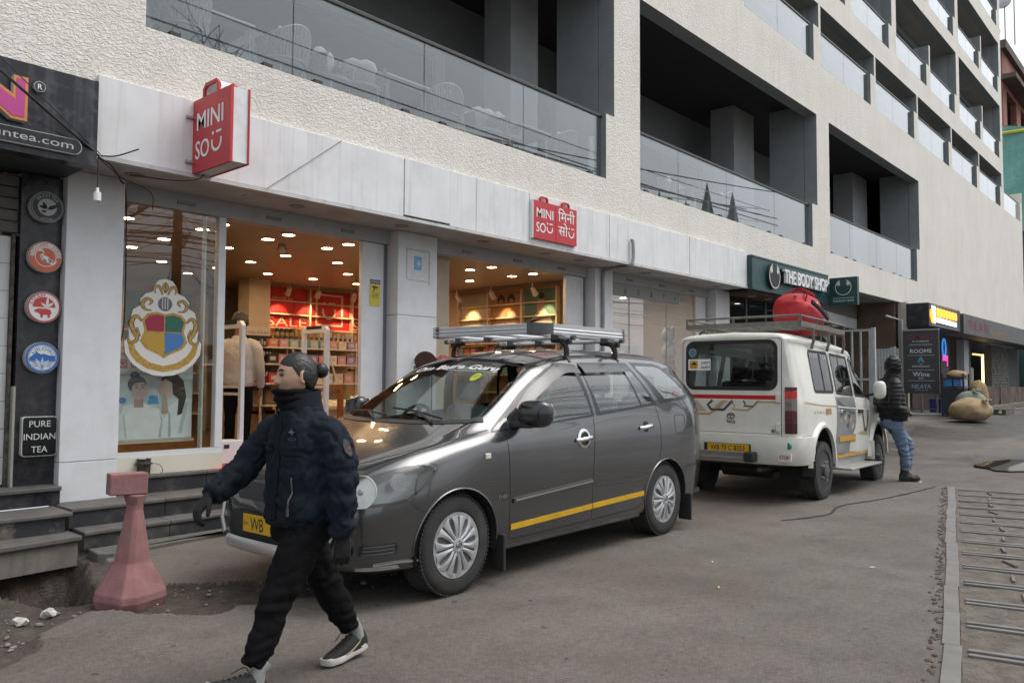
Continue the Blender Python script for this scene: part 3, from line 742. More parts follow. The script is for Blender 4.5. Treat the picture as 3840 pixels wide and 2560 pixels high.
MB().box(6.06,6.21,7.7305,7.7315,2.57,2.62).build('band',M('sign_navy',(0.03,0.06,0.10),0.5),t)
q=MB();q.text('WARNING',(6.135,7.7299,2.582),UX,UZ,w=0.13,h=0.024,align='C');q.build('heading',sign_white,t)
q=MB();ink=M('ink_black',(0.02,0.02,0.022),0.6)
q.text('YOU ARE UNDER',(6.135,7.7312,2.452),UX,UZ,w=0.12,h=0.014,align='C');q.text('CCTV',(6.135,7.7312,2.415),UX,UZ,w=0.10,h=0.028,align='C',bold=0.02)
q.text('SURVEILLANCE',(6.135,7.7312,2.393),UX,UZ,w=0.12,h=0.014,align='C')
q.prism([(6.09,2.545),(6.17,2.535),(6.175,2.515),(6.10,2.52)],(0,7.7305,0),UX,UZ,(0,0.0008,0));q.prism([(6.10,2.475),(6.115,2.475),(6.135,2.518),(6.12,2.518)],(0,7.7307,0),UX,UZ,(0,0.0006,0))
q.build('print',ink,t)
# ---- red blade sign: a carrier bag shape with a handle
def smile(q,o,ux,uz,s,dep=0.0):
 """dot, dash and a smile; s = height of the smile glyph"""
 o,ux,uz=Vector(o),Vector(ux),Vector(uz);nv=ux.cross(uz)
 dv=nv*(-max(dep,0.002))
 q.prism([(0.13*s+0.085*s*math.cos(a),0.86*s+0.085*s*math.sin(a)) for a in [i*math.pi/7 for i in range(14)]],o,ux,uz,dv)
 q.prism([(0.42*s,0.82*s),(0.86*s,0.82*s),(0.86*s,0.93*s),(0.42*s,0.93*s)],o,ux,uz,dv)
 out= [(0.45*s+0.45*s*math.cos(a),0.42*s+0.42*s*math.sin(a)) for a in [math.pi*(1+i/12) for i in range(13)]]
 inn= [(0.45*s+0.33*s*math.cos(a),0.44*s+0.31*s*math.sin(a)) for a in [math.pi*(2-i/12) for i in range(13)]]
 q.prism([(0,0.58*s)]+out+[(0.9*s,0.58*s),(0.78*s,0.58*s)]+inn+[(0.12*s,0.58*s)],o,ux,uz,dv)
def bag_handle(q,o,ux,uz,w,h,dep,th=0.03):
 pts= [(0,0),(0,h*0.6),(w*0.16,h),(w*0.84,h),(w,h*0.6),(w,0)]
 inn= [(w-th,0),(w-th,h*0.55),(w*0.84-th*0.6,h-th),(w*0.16+th*0.6,h-th),(th,h*0.55),(th,0)]
 q.prism(pts+inn,o,ux,uz,dep)
bl=thing('blade_sign','red bag shaped sign with a handle jutting from the white fascia','sign',(3.48,6.66,3.27))
MB().box(3.455,3.60,6.335,6.985,3.275,3.925).build('case',M('case_white',(0.74,0.75,0.76),0.4,dirt=0.3,dscale=4,dcol=(0.3,0.28,0.26)),bl)
for x0,x1 in ((3.43,3.4545),(3.6005,3.612)):MB().box(x0,x1,6.32,6.995,3.265,3.935).build('face',red_sign,bl)
q=MB();bag_handle(q,(3.43,6.83,3.936),BX,UZ,0.29,0.12,(0.022,0,0));bag_handle(q,(3.592,6.83,3.936),BX,UZ,0.29,0.12,(0.02,0,0));q.build('handle',red_sign,bl)
q=MB();bag_handle(q,(3.4525,6.825,3.926),BX,UZ,0.28,0.115,(0.139,0,0),0.022);q.build('handle_side',sign_white,bl)
q=MB();q.text('MINI',(3.4285,6.915,3.645),BX,UZ,w=0.47,h=0.17,bold=0.006,dep=0.003);q.text('SO',(3.4285,6.935,3.385),BX,UZ,w=0.25,h=0.17,bold=0.006,dep=0.003)
smile(q,(3.426,6.645,3.395),BX,UZ,0.20);q.build('lettering',sign_white,bl)
for z in (3.36,3.77):
 MB().box(3.36,3.50,6.975,6.997,z,z+0.022).build('bracket',M('bracket_steel',(0.5,0.5,0.5),0.35,metal=0.8),bl)
MB().tube(spline([(3.5,6.9,3.262),(3.45,6.95,3.21),(3.3,7.1,3.20),(3.0,7.3,3.225)],5),0.006,6).build('wire',M('wire_brown',(0.14,0.04,0.02),0.6),bl,smooth=60)
# ---- double red sign on the fascia
dbl=thing('fascia_sign','flat pair of red bag shaped signs in Latin and Hindi letters on the fascia','sign',(8.68,6.95,3.33))
for x0 in (8.2,8.685):
 MB().box(x0,x0+0.477,6.95,6.994,3.335,3.855).build('panel',red_sign,dbl)
 q=MB();bag_handle(q,(x0+0.15,6.952,3.856),UX,UZ,0.17,0.075,(0,0.03,0),0.022);q.build('handle',red_sign,dbl)
MB().box(8.185,8.1985,6.952,6.995,3.33,3.86).build('edge',sign_white,dbl)
q=MB();q.text('MINI',(8.26,6.9485,3.63),UX,UZ,w=0.36,h=0.135,bold=0.006,dep=0.002);q.text('SO',(8.255,6.9485,3.43),UX,UZ,w=0.20,h=0.135,bold=0.006,dep=0.002);smile(q,(8.475,6.946,3.435),UX,UZ,0.15);q.build('lettering',sign_white,dbl);q=MB()
q.text('\u093f\u092e\u0928\u0940',(8.73,6.9485,3.64),UX,UZ,w=0.38,h=0.15,bold=0.004,dep=0.002);q.text('\u0938\u094b',(8.74,6.9485,3.44),UX,UZ,w=0.21,h=0.15,bold=0.004,dep=0.002);smile(q,(8.965,6.946,3.435),UX,UZ,0.15)
q.build('lettering',sign_white,dbl)
# ---- tea shop at the left edge
tea=thing('tea_shop_sign','black shop sign with a big pink letter and a web address','sign',(1.6,6.9,3.14))
sign_black=M('sign_black',(0.018,0.018,0.021),0.22,dirt=0.7,dscale=9,dcol=(0.10,0.10,0.11),streak=0.6)
MB().box(0.0,2.57,6.90,7.045,3.14,3.85).build('board',sign_black,tea)
MB().box(-0.5,2.56,7.047,7.6,3.16,3.235).build('underside',M('tea_under',(0.03,0.03,0.032),0.6),tea)
q=MB();N= [(0,0),(0.11,0),(0.11,0.20),(0.36,0),(0.47,0),(0.47,0.34),(0.37,0.34),(0.37,0.19),(0.12,0.34),(0,0.34)]
q.prism(N,(1.56,6.835,3.37),UX,UZ,(0,0.064,0));q.build('letter_side',M('letter_side',(0.45,0.45,0.45),0.5),tea)
q=MB();q.prism(N,(1.56,6.832,3.37),UX,UZ,(0,0.0025,0));q.build('letter_rim',M('letter_orange',(0.62,0.24,0.07),0.5),tea)
q=MB();q.prism([(0.02,0.02),(0.09,0.02),(0.09,0.24),(0.365,0.025),(0.45,0.025),(0.45,0.32),(0.39,0.32),(0.39,0.15),(0.115,0.32),(0.02,0.32)],(1.56,6.829,3.37),UX,UZ,(0,0.0025,0));q.build('letter_face',M('letter_pink',(0.50,0.06,0.26),0.5),tea)
q=MB();q.prism(circle(0.042,20,c=(2.12,3.675)),(0,6.86,0),UX,UZ,(0,0.039,0));q.build('mark_disc',M('disc_grey',(0.35,0.36,0.37),0.5),tea)
q=MB();q.prism(circle(0.036,20,c=(2.12,3.675)),(0,6.858,0),UX,UZ,(0,0.0015,0));q.build('mark_face',M('ink_navy',(0.02,0.02,0.03),0.5),tea)
q=MB();q.text('R',(2.12,6.8575,3.654),UX,UZ,h=0.042,align='C',bold=0.01);q.build('mark_letter',sign_white,tea)
q=MB();q.prism(rrect(0.9,2.44,3.195,3.32,0.06,6),(0,6.862,0),UX,UZ,(0,0.037,0));q.build('address_bar',M('bar_rim',(0.5,0.5,0.5),0.4),tea)
q=MB();q.prism(rrect(0.906,2.434,3.201,3.314,0.055,6),(0,6.859,0),UX,UZ,(0,0.0025,0));q.build('address_field',sign_black,tea)
q=MB();q.text('www.chaichuntea.com',(2.375,6.8585,3.234),UX,UZ,h=0.062,w=1.25,align='R');q.build('address',M('address_grey',(0.5,0.5,0.49),0.5),tea)
blk=thing('tea_shop_pillar','narrow black stone pillar carrying the round tea badges','pillar',(2.42,7.66,0.48))
MB().box(2.255,2.578,7.66,7.9,0.485,3.158).build('facing',black_stone,blk)
MB().box(2.235,2.253,7.63,7.9,0.485,1.33).build('edge_strip',M('strip_metal',(0.35,0.34,0.30),0.5,metal=0.3),blk)
tw=thing('tile_wall','strip of white wall tiles at the left edge of the picture','wall',(1.5,7.76,0.48))
tile=M('wall_tile',(0.62,0.63,0.62),0.2,var=0.05,dirt=0.3,dcol=(0.35,0.33,0.28),streak=0.3)
for i in range(9):
 for k in range(3):MB().box(2.21-0.45*(k+1)+0.003,2.21-0.45*k,7.75,7.77,0.50+0.235*i,0.50+0.235*(i+1)-0.004).build('tile',tile,tw)
MB().box(0.5,2.212,7.772,7.9,0.48,2.63).build('backing',trim_dark,tw)
MB().box(2.213,2.233,7.7,7.9,0.48,2.63).build('rusty_edge',M('rusty_edge',(0.10,0.085,0.07),0.9,var=0.6,vscale=20,bump=1,bscale=30),tw)
sh=thing('roller_shutter','dirty roller shutter under the black tea shop sign','shutter',(1.5,7.7,2.64))
for i in range(5):MB().box(0.5,2.253,7.70+0.012*(i % 2),7.76,2.64+0.1*i,2.735+0.1*i).build('slat',M('shutter_slat',(0.10,0.09,0.08),0.6,dirt=0.5,dcol=(0.2,0.19,0.17)),sh,bevel=0.01)
bx,by=2.435,7.595
badge_rim=M('badge_rim',(0.45,0.45,0.45),0.4)
def badge(z,face,lab,draw):
 t=thing('round_badge',lab,'badge',(bx,7.62,z-0.135))
 MB().lathe([(0.0,by+0.063),(0.134,by+0.0625),(0.134,by+0.001),(0.0,by)],(bx,0,z),'Y',32).build('rim',badge_rim,t,smooth=40)
 q=MB();q.prism(circle(0.129,32,c=(bx,z)),(0,by-0.004,0),UX,UZ,(0,0.0035,0));q.build('face',face,t)
 draw(t,z)
def ring(q,z,r0,r1,y,a0=0,a1=360,n=32):
 q.grid([[(bx+r*math.cos(rad(a0+(a1-a0)*i/n)),y,z+r*math.sin(rad(a0+(a1-a0)*i/n))) for i in range(n+1)] for r in (r0,r1)])
def leaf(q,x,z,a,l,w,y):
 c,s_=math.cos(rad(a)),math.sin(rad(a))
 q.poly([(x+l*t*c-w*k*s_,y,z+l*t*s_+w*k*c) for t,k in ((0,0),(0.3,-0.5),(0.7,-0.4),(1,0),(0.7,0.4),(0.3,0.5))])
Y1,Y2,Y3=by-0.0055,by-0.007,by-0.0085
wht=M('badge_white',(0.72,0.73,0.72),0.5)
def d_sikkim(t,z):
 q=MB();ring(q,z,0.118,0.122,Y1);ring(q,z,0.0,0.075,Y1);q.build('print',M('badge_grey',(0.45,0.47,0.48),0.5),t,recalc=False)
 q=MB();leaf(q,bx-0.005,z-0.02,118,0.07,0.03,Y2);leaf(q,bx,z-0.02,30,0.10,0.035,Y2);leaf(q,bx-0.01,z-0.015,160,0.06,0.025,Y2);leaf(q,bx-0.05,z-0.045,10,0.05,0.02,Y2);q.build('leaves',ink,t,recalc=False)
 q=MB();q.text('SIKKIM TEA',(bx,Y2,z),UX,UZ,h=0.026,w=0.17,arc=(0.085,rad(147)));q.text('ORGANIC',(bx,Y2,z-0.112),UX,UZ,h=0.02,w=0.10,align='C');q.build('words',M('badge_grey2',(0.5,0.52,0.53),0.5),t)
def d_dooars(t,z):
 q=MB();ring(q,z,0.088,0.122,Y1,0,180);ring(q,z,0.0,0.085,Y1);q.build('field',wht,t,recalc=False)
 org=MATS['badge_orange']
 q=MB();ring(q,z,0.0,0.078,Y2);q.build('disc',org,t,recalc=False)
 q=MB();q.grid([[(bx+x,Y3,z+y+s_) for x,y in ((0.055,-0.035),(0.02,-0.05),(-0.03,-0.03),(-0.045,0.0),(-0.01,0.02),(-0.03,0.05),(-0.055,0.045))] for s_ in (0,0.016)]);leaf(q,bx+0.02,z-0.03,140,0.06,0.05,Y3);leaf(q,bx+0.05,z-0.07,50,0.06,0.02,Y3);leaf(q,bx+0.05,z-0.07,110,0.06,0.02,Y3);q.build('bird',wht,t,recalc=False)
 q=MB();q.text('DOOARS - TERAI',(bx,Y2,z),UX,UZ,h=0.027,w=0.275,arc=(0.092,rad(175)));q.build('words',org,t)
def d_assam(t,z):
 rd=MATS['badge_red']
 q=MB();ring(q,z,0.0,0.118,Y1);q.build('field',wht,t,recalc=False)
 q=MB();ring(q,z,0.0,0.088,Y2,0,180,20)
 q.poly([(bx+x,Y2,z+y) for x,y in ((-0.06,-0.02),(-0.045,-0.012),(0.02,-0.012),(0.05,-0.02),(0.06,-0.05),(0.05,-0.06),(0.045,-0.09),(0.03,-0.09),(0.028,-0.065),(-0.005,-0.065),(-0.01,-0.09),(-0.025,-0.09),(-0.03,-0.06),(-0.055,-0.045),(-0.075,-0.04),(-0.075,-0.025))]);q.build('print',rd,t,recalc=False)
 q=MB();leaf(q,bx+0.02,z-0.005,85,0.10,0.022,Y3);leaf(q,bx+0.02,z,140,0.06,0.02,Y3);leaf(q,bx+0.02,z,40,0.07,0.022,Y3);q.build('leaves',wht,t,recalc=False)
 q=MB();q.text('ASSAM',(bx,Y2-0.0004,z),UX,UZ,h=0.03,w=0.13,arc=(0.087,rad(172)));q.build('words',rd,t)
def d_nilgiri(t,z):
 bl_=MATS['badge_blue']
 q=MB();ring(q,z,0.0,0.112,Y1);q.build('field',wht,t,recalc=False)
 q=MB();ring(q,z,0.104,0.108,Y2);q.poly([(bx+x,Y2,z+y) for x,y in ((-0.1,0.0),(-0.045,0.05),(-0.015,0.03),(0.01,0.035),(0.055,0.02),(0.10,0.02),(0.1,-0.03),(-0.1,-0.03))])
 for k in range(3):q.poly([(bx+x,Y2,z-0.042-0.017*k+y) for x,y in ((-0.085+0.01*k,0),(0.085-0.01*k,0),(0.085-0.01*k,0.007),(-0.085+0.01*k,0.007))])
 q.build('print',bl_,t,recalc=False)
 q=MB();leaf(q,bx+0.0,z-0.1,90,0.11,0.02,Y3);leaf(q,bx+0.0,z-0.1,60,0.10,0.03,Y3);leaf(q,bx,z-0.1,120,0.11,0.03,Y3);q.build('leaves',M('leaf_line',(0.45,0.55,0.68),0.5),t,recalc=False)
 q=MB();q.text('NILGIRI',(bx,Y2,z),UX,UZ,h=0.03,w=0.155,arc=(0.067,rad(155)));q.build('words',bl_,t)
badge(2.88,M('badge_black',(0.02,0.022,0.024),0.4),'round black badge with grey tea leaves, topmost on the black pillar',d_sikkim)
badge(2.445,M('badge_orange',(0.55,0.13,0.06),0.4),'round orange badge with a white bird on the black pillar',d_dooars)
badge(2.01,M('badge_red',(0.50,0.055,0.05),0.4),'round red and white badge with a rhino on the black pillar',d_assam)
badge(1.575,M('badge_blue',(0.03,0.13,0.40),0.4),'round blue and white badge with mountains on the black pillar',d_nilgiri)
t=thing('tea_plaque','square black plaque reading PURE INDIAN TEA','plaque',(2.435,7.61,0.74))
q=MB();q.prism(rrect(2.30,2.572,0.735,1.072,0.025),(0,7.595,0),UX,UZ,(0,0.064,0));q.build('rim',M('plaque_rim',(0.6,0.6,0.55),0.4),t)
q=MB();q.prism(rrect(2.306,2.566,0.741,1.066,0.022),(0,7.592,0),UX,UZ,(0,0.0025,0));q.build('field',M('plaque_black',(0.004,0.004,0.006),0.3),t)
q=MB()
for k,(s_,w_) in enumerate((('PURE',0.165),('INDIAN',0.245),('TEA',0.125))):q.text(s_,(2.436,7.5913,0.985-0.108*k),UX,UZ,h=0.055,w=w_,align='C')
q.build('words',M('plaque_grey',(0.6,0.62,0.6),0.5),t)
# ---- overhead wires at the left, dangling bulb holder
wire_black=M('wire_black',(0.012,0.012,0.013),0.5)
for k,(a,b,s_) in enumerate((((-1.5,5.2,5.35),(2.60,6.93,3.24),0.05),((-1.6,5.1,5.5),(2.59,6.94,3.25),0.1),((-1.4,5.2,5.6),(2.62,6.95,3.26),0.04))):
 q=MB();q.tube(sag(a,b,s_,20),0.008 if k < 2 else 0.004,6);q.build('service_wire',wire_black,smooth=60,label=['thick lower','sagging middle','thin upper'][k]+' black service wire slanting across the tea shop sign',cat='wire',group='service wires at the tea shop')
t=thing('bulb_holder','white bulb holder hanging on a cord by the pink letter sign','bulb holder',(2.6,6.95,2.86))
MB().tube([(2.6,6.95,3.25),(2.6,6.95,2.98)],0.004,6).build('cord',wire_black,t)
MB().lathe([(0.0,2.98),(0.012,2.98),(0.014,2.945),(0.03,2.94),(0.032,2.87),(0.022,2.862),(0.02,2.875),(0.0,2.875)],(2.6,6.95,0),n=16).build('socket',sign_white,t,smooth=40)
for i,pts in enumerate(([(2.6,6.95,3.24),(2.72,7.0,3.2),(2.98,7.45,3.2),(3.1,7.6,3.05),(3.12,7.62,1.9),(3.05,7.64,1.7)],[(2.62,6.95,3.25),(2.75,6.95,3.28),(2.92,6.93,3.37)],[(2.6,6.96,3.24),(2.9,7.25,3.18),(3.3,7.55,3.16),(3.35,7.6,3.0)])):
 q=MB();q.tube(spline(pts,6),0.007 if i != 2 else 0.004,6);q.build('loose_cable',wire_black,smooth=60,label=['black cable hanging down in front of the display window','cut black cable end sticking out over the fascia','thin cable with a green joint under the soffit'][i],cat='cable')
# ---- steps, platform and the concrete slab at the left
def slab(name,pts,z0,z1,mat,parent,**k):
 q=MB();q.prism([(p[0],p[1]) for p in pts],(0,0,z0),(1,0,0),(0,1,0),(0,0,z1-z0));return q.build(name,mat,parent,**k)
stp=thing('entrance_steps','dark stone steps leading up to the lit shop door','steps',(4.5,7.2,0))
XE=9.8
def yl(x,a,b,xa=2.55,xb=5.0):return a+(b-a)*(x-xa)/(xb-xa)
def stair(x0,ya,x1,yb,yback,z0,z1,nt):
 xs_= [x0+(x1-x0)*i/nt for i in range(nt+1)]
 for a,b in zip(xs_[:-1],xs_[1:]):
  fa,fb=ya+(yb-ya)*(a-x0)/(x1-x0),ya+(yb-ya)*(b-x0)/(x1-x0)
  slab('riser',[(a+0.003,fa+0.02),(b-0.003,fb+0.02),(b-0.003,fb+0.05),(a+0.003,fa+0.05)],z0,z1-0.032,step_riser,stp)
  slab('tread',[(a+0.002,fa),(b-0.002,fb),(b-0.002,yback),(a+0.002,yback)],z1-0.03,z1,step_top,stp,bevel=0.006)
 slab('core',[(x0,ya+0.052),(x1,yb+0.052),(x1,yback),(x0,yback)],z0-0.1,z1-0.033,concrete,stp)
stair(2.56,6.88,XE,7.30,7.45,0.02,0.165,10)
stair(2.54,7.13,XE,7.38,7.66,0.166,0.325,9)
stair(3.075,7.60,14.6,7.60,7.9,0.327,0.492,13)
slab('base',[(9.81,7.40),(14.6,7.40),(14.6,7.9),(9.81,7.9)],-0.2,0.30,concrete,stp)
slab('kerb',[(2.66,6.56),(5.2,7.02),(XE,7.2),(XE,7.28),(2.58,6.86),(2.56,6.62)],-0.05,0.035,step_top,stp,bevel=0.01)
for x,y,sx,sy,rz in ((4.15,7.66,0.24,0.07,0.1),):
 MB().cbox((x,y,0.494),sx,sy,0.003,rz).build('red_paper',M('red_paper',(0.55,0.06,0.06),0.8),label='red paper scrap lying on the top step',cat='litter')
sb=thing('concrete_plinth','stained concrete plinth with black stone steps below the tea badges','plinth',(1.9,6.8,0))
slab('slab_top',[(0.6,6.52),(2.50,6.77),(2.50,7.06),(0.6,7.06)],0.125,0.165,step_top,sb,bevel=0.008)
slab('slab_body',[(0.6,6.55),(2.48,6.80),(2.48,7.06),(0.6,7.06)],-0.07,0.124,concrete,sb)
slab('step_body',[(0.6,7.0),(2.45,7.0),(2.45,7.4),(0.6,7.4)],0.166,0.29,M('black_worn',(0.03,0.031,0.034),0.45,dirt=0.95,dscale=6,dcol=(0.24,0.22,0.19)),sb)
slab('step_top',[(0.6,6.97),(2.50,6.97),(2.50,7.42),(0.6,7.42)],0.291,0.325,step_top,sb,bevel=0.008)
slab('upper_body',[(0.6,7.46),(2.565,7.46),(2.565,7.9),(0.6,7.9)],0.326,0.445,black_stone,sb)
slab('upper_top',[(0.6,7.43),(2.57,7.43),(2.57,7.9),(0.6,7.9)],0.446,0.484,M('black_tread',(0.09,0.088,0.085),0.5,var=0.2,dirt=0.4),sb,bevel=0.008)
# ---- display window
dw=thing('display_window','tall shop window with the crest sticker and the poster behind it','window',(3.6,7.75,0.49))
alu=M('white_frame',(0.68,0.69,0.70),0.35,var=0.05)
MB().box(3.072,4.17,7.70,7.86,0.493,0.655).build('plinth',cream_paint,dw)
MB().box(3.072,4.17,7.715,7.80,0.657,0.705).build('sill',alu,dw)
MB().box(4.09,4.17,7.715,7.80,0.706,3.073).build('mullion',alu,dw,bevel=0.004)
MB().box(3.98,4.0,7.80,7.86,0.706,3.073).build('inner_frame',M('inner_frame',(0.55,0.58,0.55),0.4),dw)
MB().box(3.074,4.089,7.750,7.760,0.706,3.073).build('glass',glass_shop,dw)
crest=thing('crest_sticker','large white bordered sticker of a gold and coloured shield on the window glass','sticker',(3.55,7.745,1.40))
cw=M('crest_white',(0.66,0.64,0.60),0.6);cg=M('crest_gold',(0.42,0.26,0.05),0.5,var=0.3,vscale=30);ck=M('crest_black',(0.02,0.018,0.016),0.5)
XC,ZC=3.56,1.86
def sym(half):return half+[(-x,z) for x,z in reversed(half) if abs(x) > 1e-6]
def cr(name,poly,mat,lay,th=0.0009):
 q=MB();q.prism([(XC+x*1.3,ZC+z) for x,z in poly],(0,7.7485-0.0012*lay,0),UX,UZ,(0,th,0));q.build(name,mat,crest)
out= [(0,0.52),(0.055,0.50),(0.09,0.44),(0.10,0.38),(0.15,0.36),(0.19,0.30),(0.19,0.24),(0.24,0.20),(0.26,0.10),(0.27,0.02),(0.265,-0.06),(0.30,-0.11),(0.29,-0.22),(0.24,-0.31),(0.17,-0.38),(0.08,-0.425),(0,-0.435)]
cr('backing',sym([(x*0.98,z) for x,z in out]),cw,0)
cr('shield',sym([(0,0.17),(0.06,0.19),(0.13,0.17),(0.17,0.11),(0.15,0.0),(0.18,-0.10),(0.14,-0.17),(0.05,-0.22),(0,-0.26)]),cg,1)
for nm,pts,col in (('red_quarter',[(-0.005,0.15),(-0.06,0.165),(-0.115,0.15),(-0.15,0.10),(-0.13,0.0),(-0.005,0.0)],(0.30,0.02,0.05)),('green_quarter',[(0.005,0.15),(0.06,0.165),(0.115,0.15),(0.15,0.10),(0.13,0.0),(0.005,0.0)],(0.02,0.12,0.08)),
      ('gold_quarter',[(-0.005,-0.012),(-0.135,-0.012),(-0.155,-0.09),(-0.125,-0.15),(-0.05,-0.195),(-0.005,-0.225)],(0.46,0.28,0.04)),('blue_quarter',[(0.005,-0.012),(0.135,-0.012),(0.155,-0.09),(0.125,-0.15),(0.05,-0.195),(0.005,-0.225)],(0.05,0.18,0.42))):
 cr(nm,pts,M('crest_'+nm,col,0.5),2)
cr('helmet',[(0.055*math.cos(a),0.27+0.07*math.sin(a)) for a in [i*math.pi/8 for i in range(16)]],M('crest_steel',(0.12,0.12,0.13),0.4),1.5)
for k in (-1,0,1):cr('helmet_bar',[(0.02*k-0.004,0.22),(0.02*k+0.004,0.22),(0.02*k+0.004,0.33),(0.02*k-0.004,0.33)],M('crest_silver',(0.45,0.45,0.46),0.4),2)
def scroll(pts,w,mat,lay=1):
 sp=spline([(p[0],0,p[1]) for p in pts],6)
 for s_ in (-1,1):
  q=MB();L_,R_= [],[]
  for i,p in enumerate(sp):
   d= (sp[min(i+1,len(sp)-1)]-sp[max(i-1,0)]).normalized();n_=Vector((-d.z,0,d.x));ww=w*(0.35+0.65*math.sin(math.pi*min(0.95,(i+1)/len(sp))))
   L_.append((XC+s_*1.3*(p.x+n_.x*ww),7.7485-0.0012*lay,ZC+p.z+n_.z*ww));R_.append((XC+s_*1.3*(p.x-n_.x*ww),7.7485-0.0012*lay,ZC+p.z-n_.z*ww))
  q.grid([L_,R_]);q.build('scroll',mat,crest,recalc=False)
for w_,mat_,lay in ((0.020,ck,1.0),(0.013,cg,1.6)):
 scroll([(0.17,0.09),(0.21,0.14),(0.245,0.08),(0.23,0.0),(0.19,-0.05),(0.205,0.03)],w_,mat_,lay)
 scroll([(0.10,0.20),(0.15,0.21),(0.17,0.26),(0.14,0.31),(0.10,0.29),(0.12,0.25)],w_*0.8,mat_,lay)
 scroll([(0.24,-0.02),(0.20,-0.08),(0.25,-0.12),(0.27,-0.06)],w_*0.8,mat_,lay)
 scroll([(0.02,0.36),(0.05,0.44),(0.085,0.42),(0.075,0.37)],w_*0.7,mat_,lay)
 scroll([(0.0,0.38),(0.012,0.44),(0.0,0.485)],w_*0.7,mat_,lay)
rb_o= [(0.265,-0.13),(0.25,-0.22),(0.20,-0.30),(0.12,-0.365),(0,-0.395)];rb_i= [(0,-0.335),(0.10,-0.305),(0.17,-0.245),(0.21,-0.18),(0.225,-0.12)]
cr('ribbon',sym([(0,-0.395)]+[] )[:0] or [(x,z) for x,z in rb_o]+[(-x,z) for x,z in reversed(rb_o[:-1])]+[(-x,z) for x,z in reversed(rb_i)]+[(x,z) for x,z in rb_i[1:]],cg,1)
po=thing('window_poster','pale beauty poster of two women in white behind the window glass','poster',(3.6,7.9,0.78))
PY_=7.92
MB().box(3.13,3.945,PY_+0.001,PY_+0.02,0.80,1.62).build('print_board',M('poster_pale',(0.56,0.64,0.62),0.6,var=0.12,vscale=3),po)
MB().box(3.10,3.97,PY_-0.002,PY_+0.022,0.77,0.798).build('ledge',M('ledge_wood',(0.55,0.45,0.33),0.6),po)
def flat(name,pts,col,lay,parent=po,y=PY_):
 q=MB();q.prism(pts,(0,y-0.0015*lay,0),UX,UZ,(0,0.001,0));return q.build(name,M('pr_'+name+str(len(MATS)),col,0.6,var=0.06,vscale=12),parent)
def ov(cx,cz,rx,rz_,n=20,a=0):return [(cx+rx*math.cos(t)*math.cos(a)-rz_*math.sin(t)*math.sin(a),cz+rx*math.cos(t)*math.sin(a)+rz_*math.sin(t)*math.cos(a)) for t in [2*math.pi*i/n for i in range(n)]]
flat('top_white',[(3.13,1.46),(3.945,1.46),(3.945,1.62),(3.13,1.62)],(0.66,0.66,0.64),0.5)
flat('red_square',[(3.20,1.50),(3.285,1.50),(3.285,1.585),(3.20,1.585)],(0.45,0.02,0.03),1)
q=MB();q.text('Life is for fun',(3.32,PY_-0.003,1.512),UX,UZ,h=0.062,bold=0.015);q.build('words',ink,po)
q=MB();smile(q,(3.215,PY_-0.003,1.515),UX,UZ,0.06);q.build('smile',sign_white,po)
skin_p= (0.66,0.48,0.40)
flat('sweater',[(3.14,0.81),(3.62,0.81),(3.66,1.0),(3.60,1.10),(3.46,1.16),(3.30,1.15),(3.16,1.09),(3.135,1.0)],(0.80,0.82,0.80),1)
flat('sweater_two',[(3.63,0.81),(3.94,0.81),(3.94,1.2),(3.82,1.21),(3.70,1.12),(3.66,1.0)],(0.76,0.80,0.79),1.4)
flat('neck',[(3.36,1.12),(3.45,1.12),(3.45,1.22),(3.36,1.22)],(0.48,0.33,0.26),1.6)
flat('fold',[(3.60,.82),(3.625,.82),(3.645,1.0),(3.605,1.07),(3.63,.98)],(.45,.52,.52),1.3);flat('fold_two',[(3.28,.82),(3.30,.82),(3.27,1.05),(3.255,1.05)],(.58,.62,.61),1.3);flat('fold_three',[(3.70,.82),(3.73,.82),(3.72,1.05),(3.70,1.08)],(.40,.48,.5),1.6);flat('shade_two',[(3.80,.85),(3.84,.85),(3.90,1.15),(3.87,1.17)],(.52,.6,.62),1.6);flat('swirl',[(3.14,1.40),(3.3,1.43),(3.45,1.44),(3.94,1.36),(3.94,1.40),(3.5,1.455),(3.14,1.44)],(.42,.5,.5),.7)
flat('hair',ov(3.385,1.345,0.09,0.085),(0.04,0.032,0.03),1.8);flat('hair_bun',ov(3.36,1.435,0.045,0.035),(0.045,0.035,0.032),1.7)
flat('face',ov(3.405,1.29,0.072,0.098,a=-0.1),skin_p,2.2);flat('nose',[(3.405,1.305),(3.412,1.272),(3.398,1.265),(3.424,1.265)],(.5,.34,.28),2.6);flat('fringe',[(3.33,1.34),(3.36,1.392),(3.42,1.395),(3.47,1.35),(3.43,1.365),(3.38,1.36)],(.04,.032,.03),2.5)
flat('mouth',[(3.385,1.235),(3.42,1.226),(3.45,1.243),(3.425,1.21),(3.40,1.212)],(0.6,0.5,0.48),2.8)
for x in (3.375,3.435):flat('eye',ov(x,1.315,0.012,0.006,8),(0.03,0.02,0.02),2.8);
for x in (3.372,3.438):flat('brow',[(x-0.02,1.335),(x+0.02,1.337),(x+0.018,1.343),(x-0.018,1.342)],(0.05,0.035,0.03),2.8)
flat('long_hair',[(3.62,1.40),(3.68,1.45),(3.78,1.45),(3.85,1.38),(3.88,1.22),(3.84,1.05),(3.79,1.03),(3.80,1.2),(3.74,1.25),(3.68,1.2)],(0.05,0.038,0.033),1.8)
flat('second_face',[(3.605,1.36),(3.66,1.40),(3.73,1.36),(3.74,1.25),(3.69,1.19),(3.635,1.22),(3.60,1.285),(3.59,1.30)],skin_p,2.2)
flat('hand',[(3.63,1.06),(3.70,1.06),(3.68,1.2),(3.665,1.25),(3.645,1.25),(3.64,1.17)],(0.5,0.36,0.29),2.9)
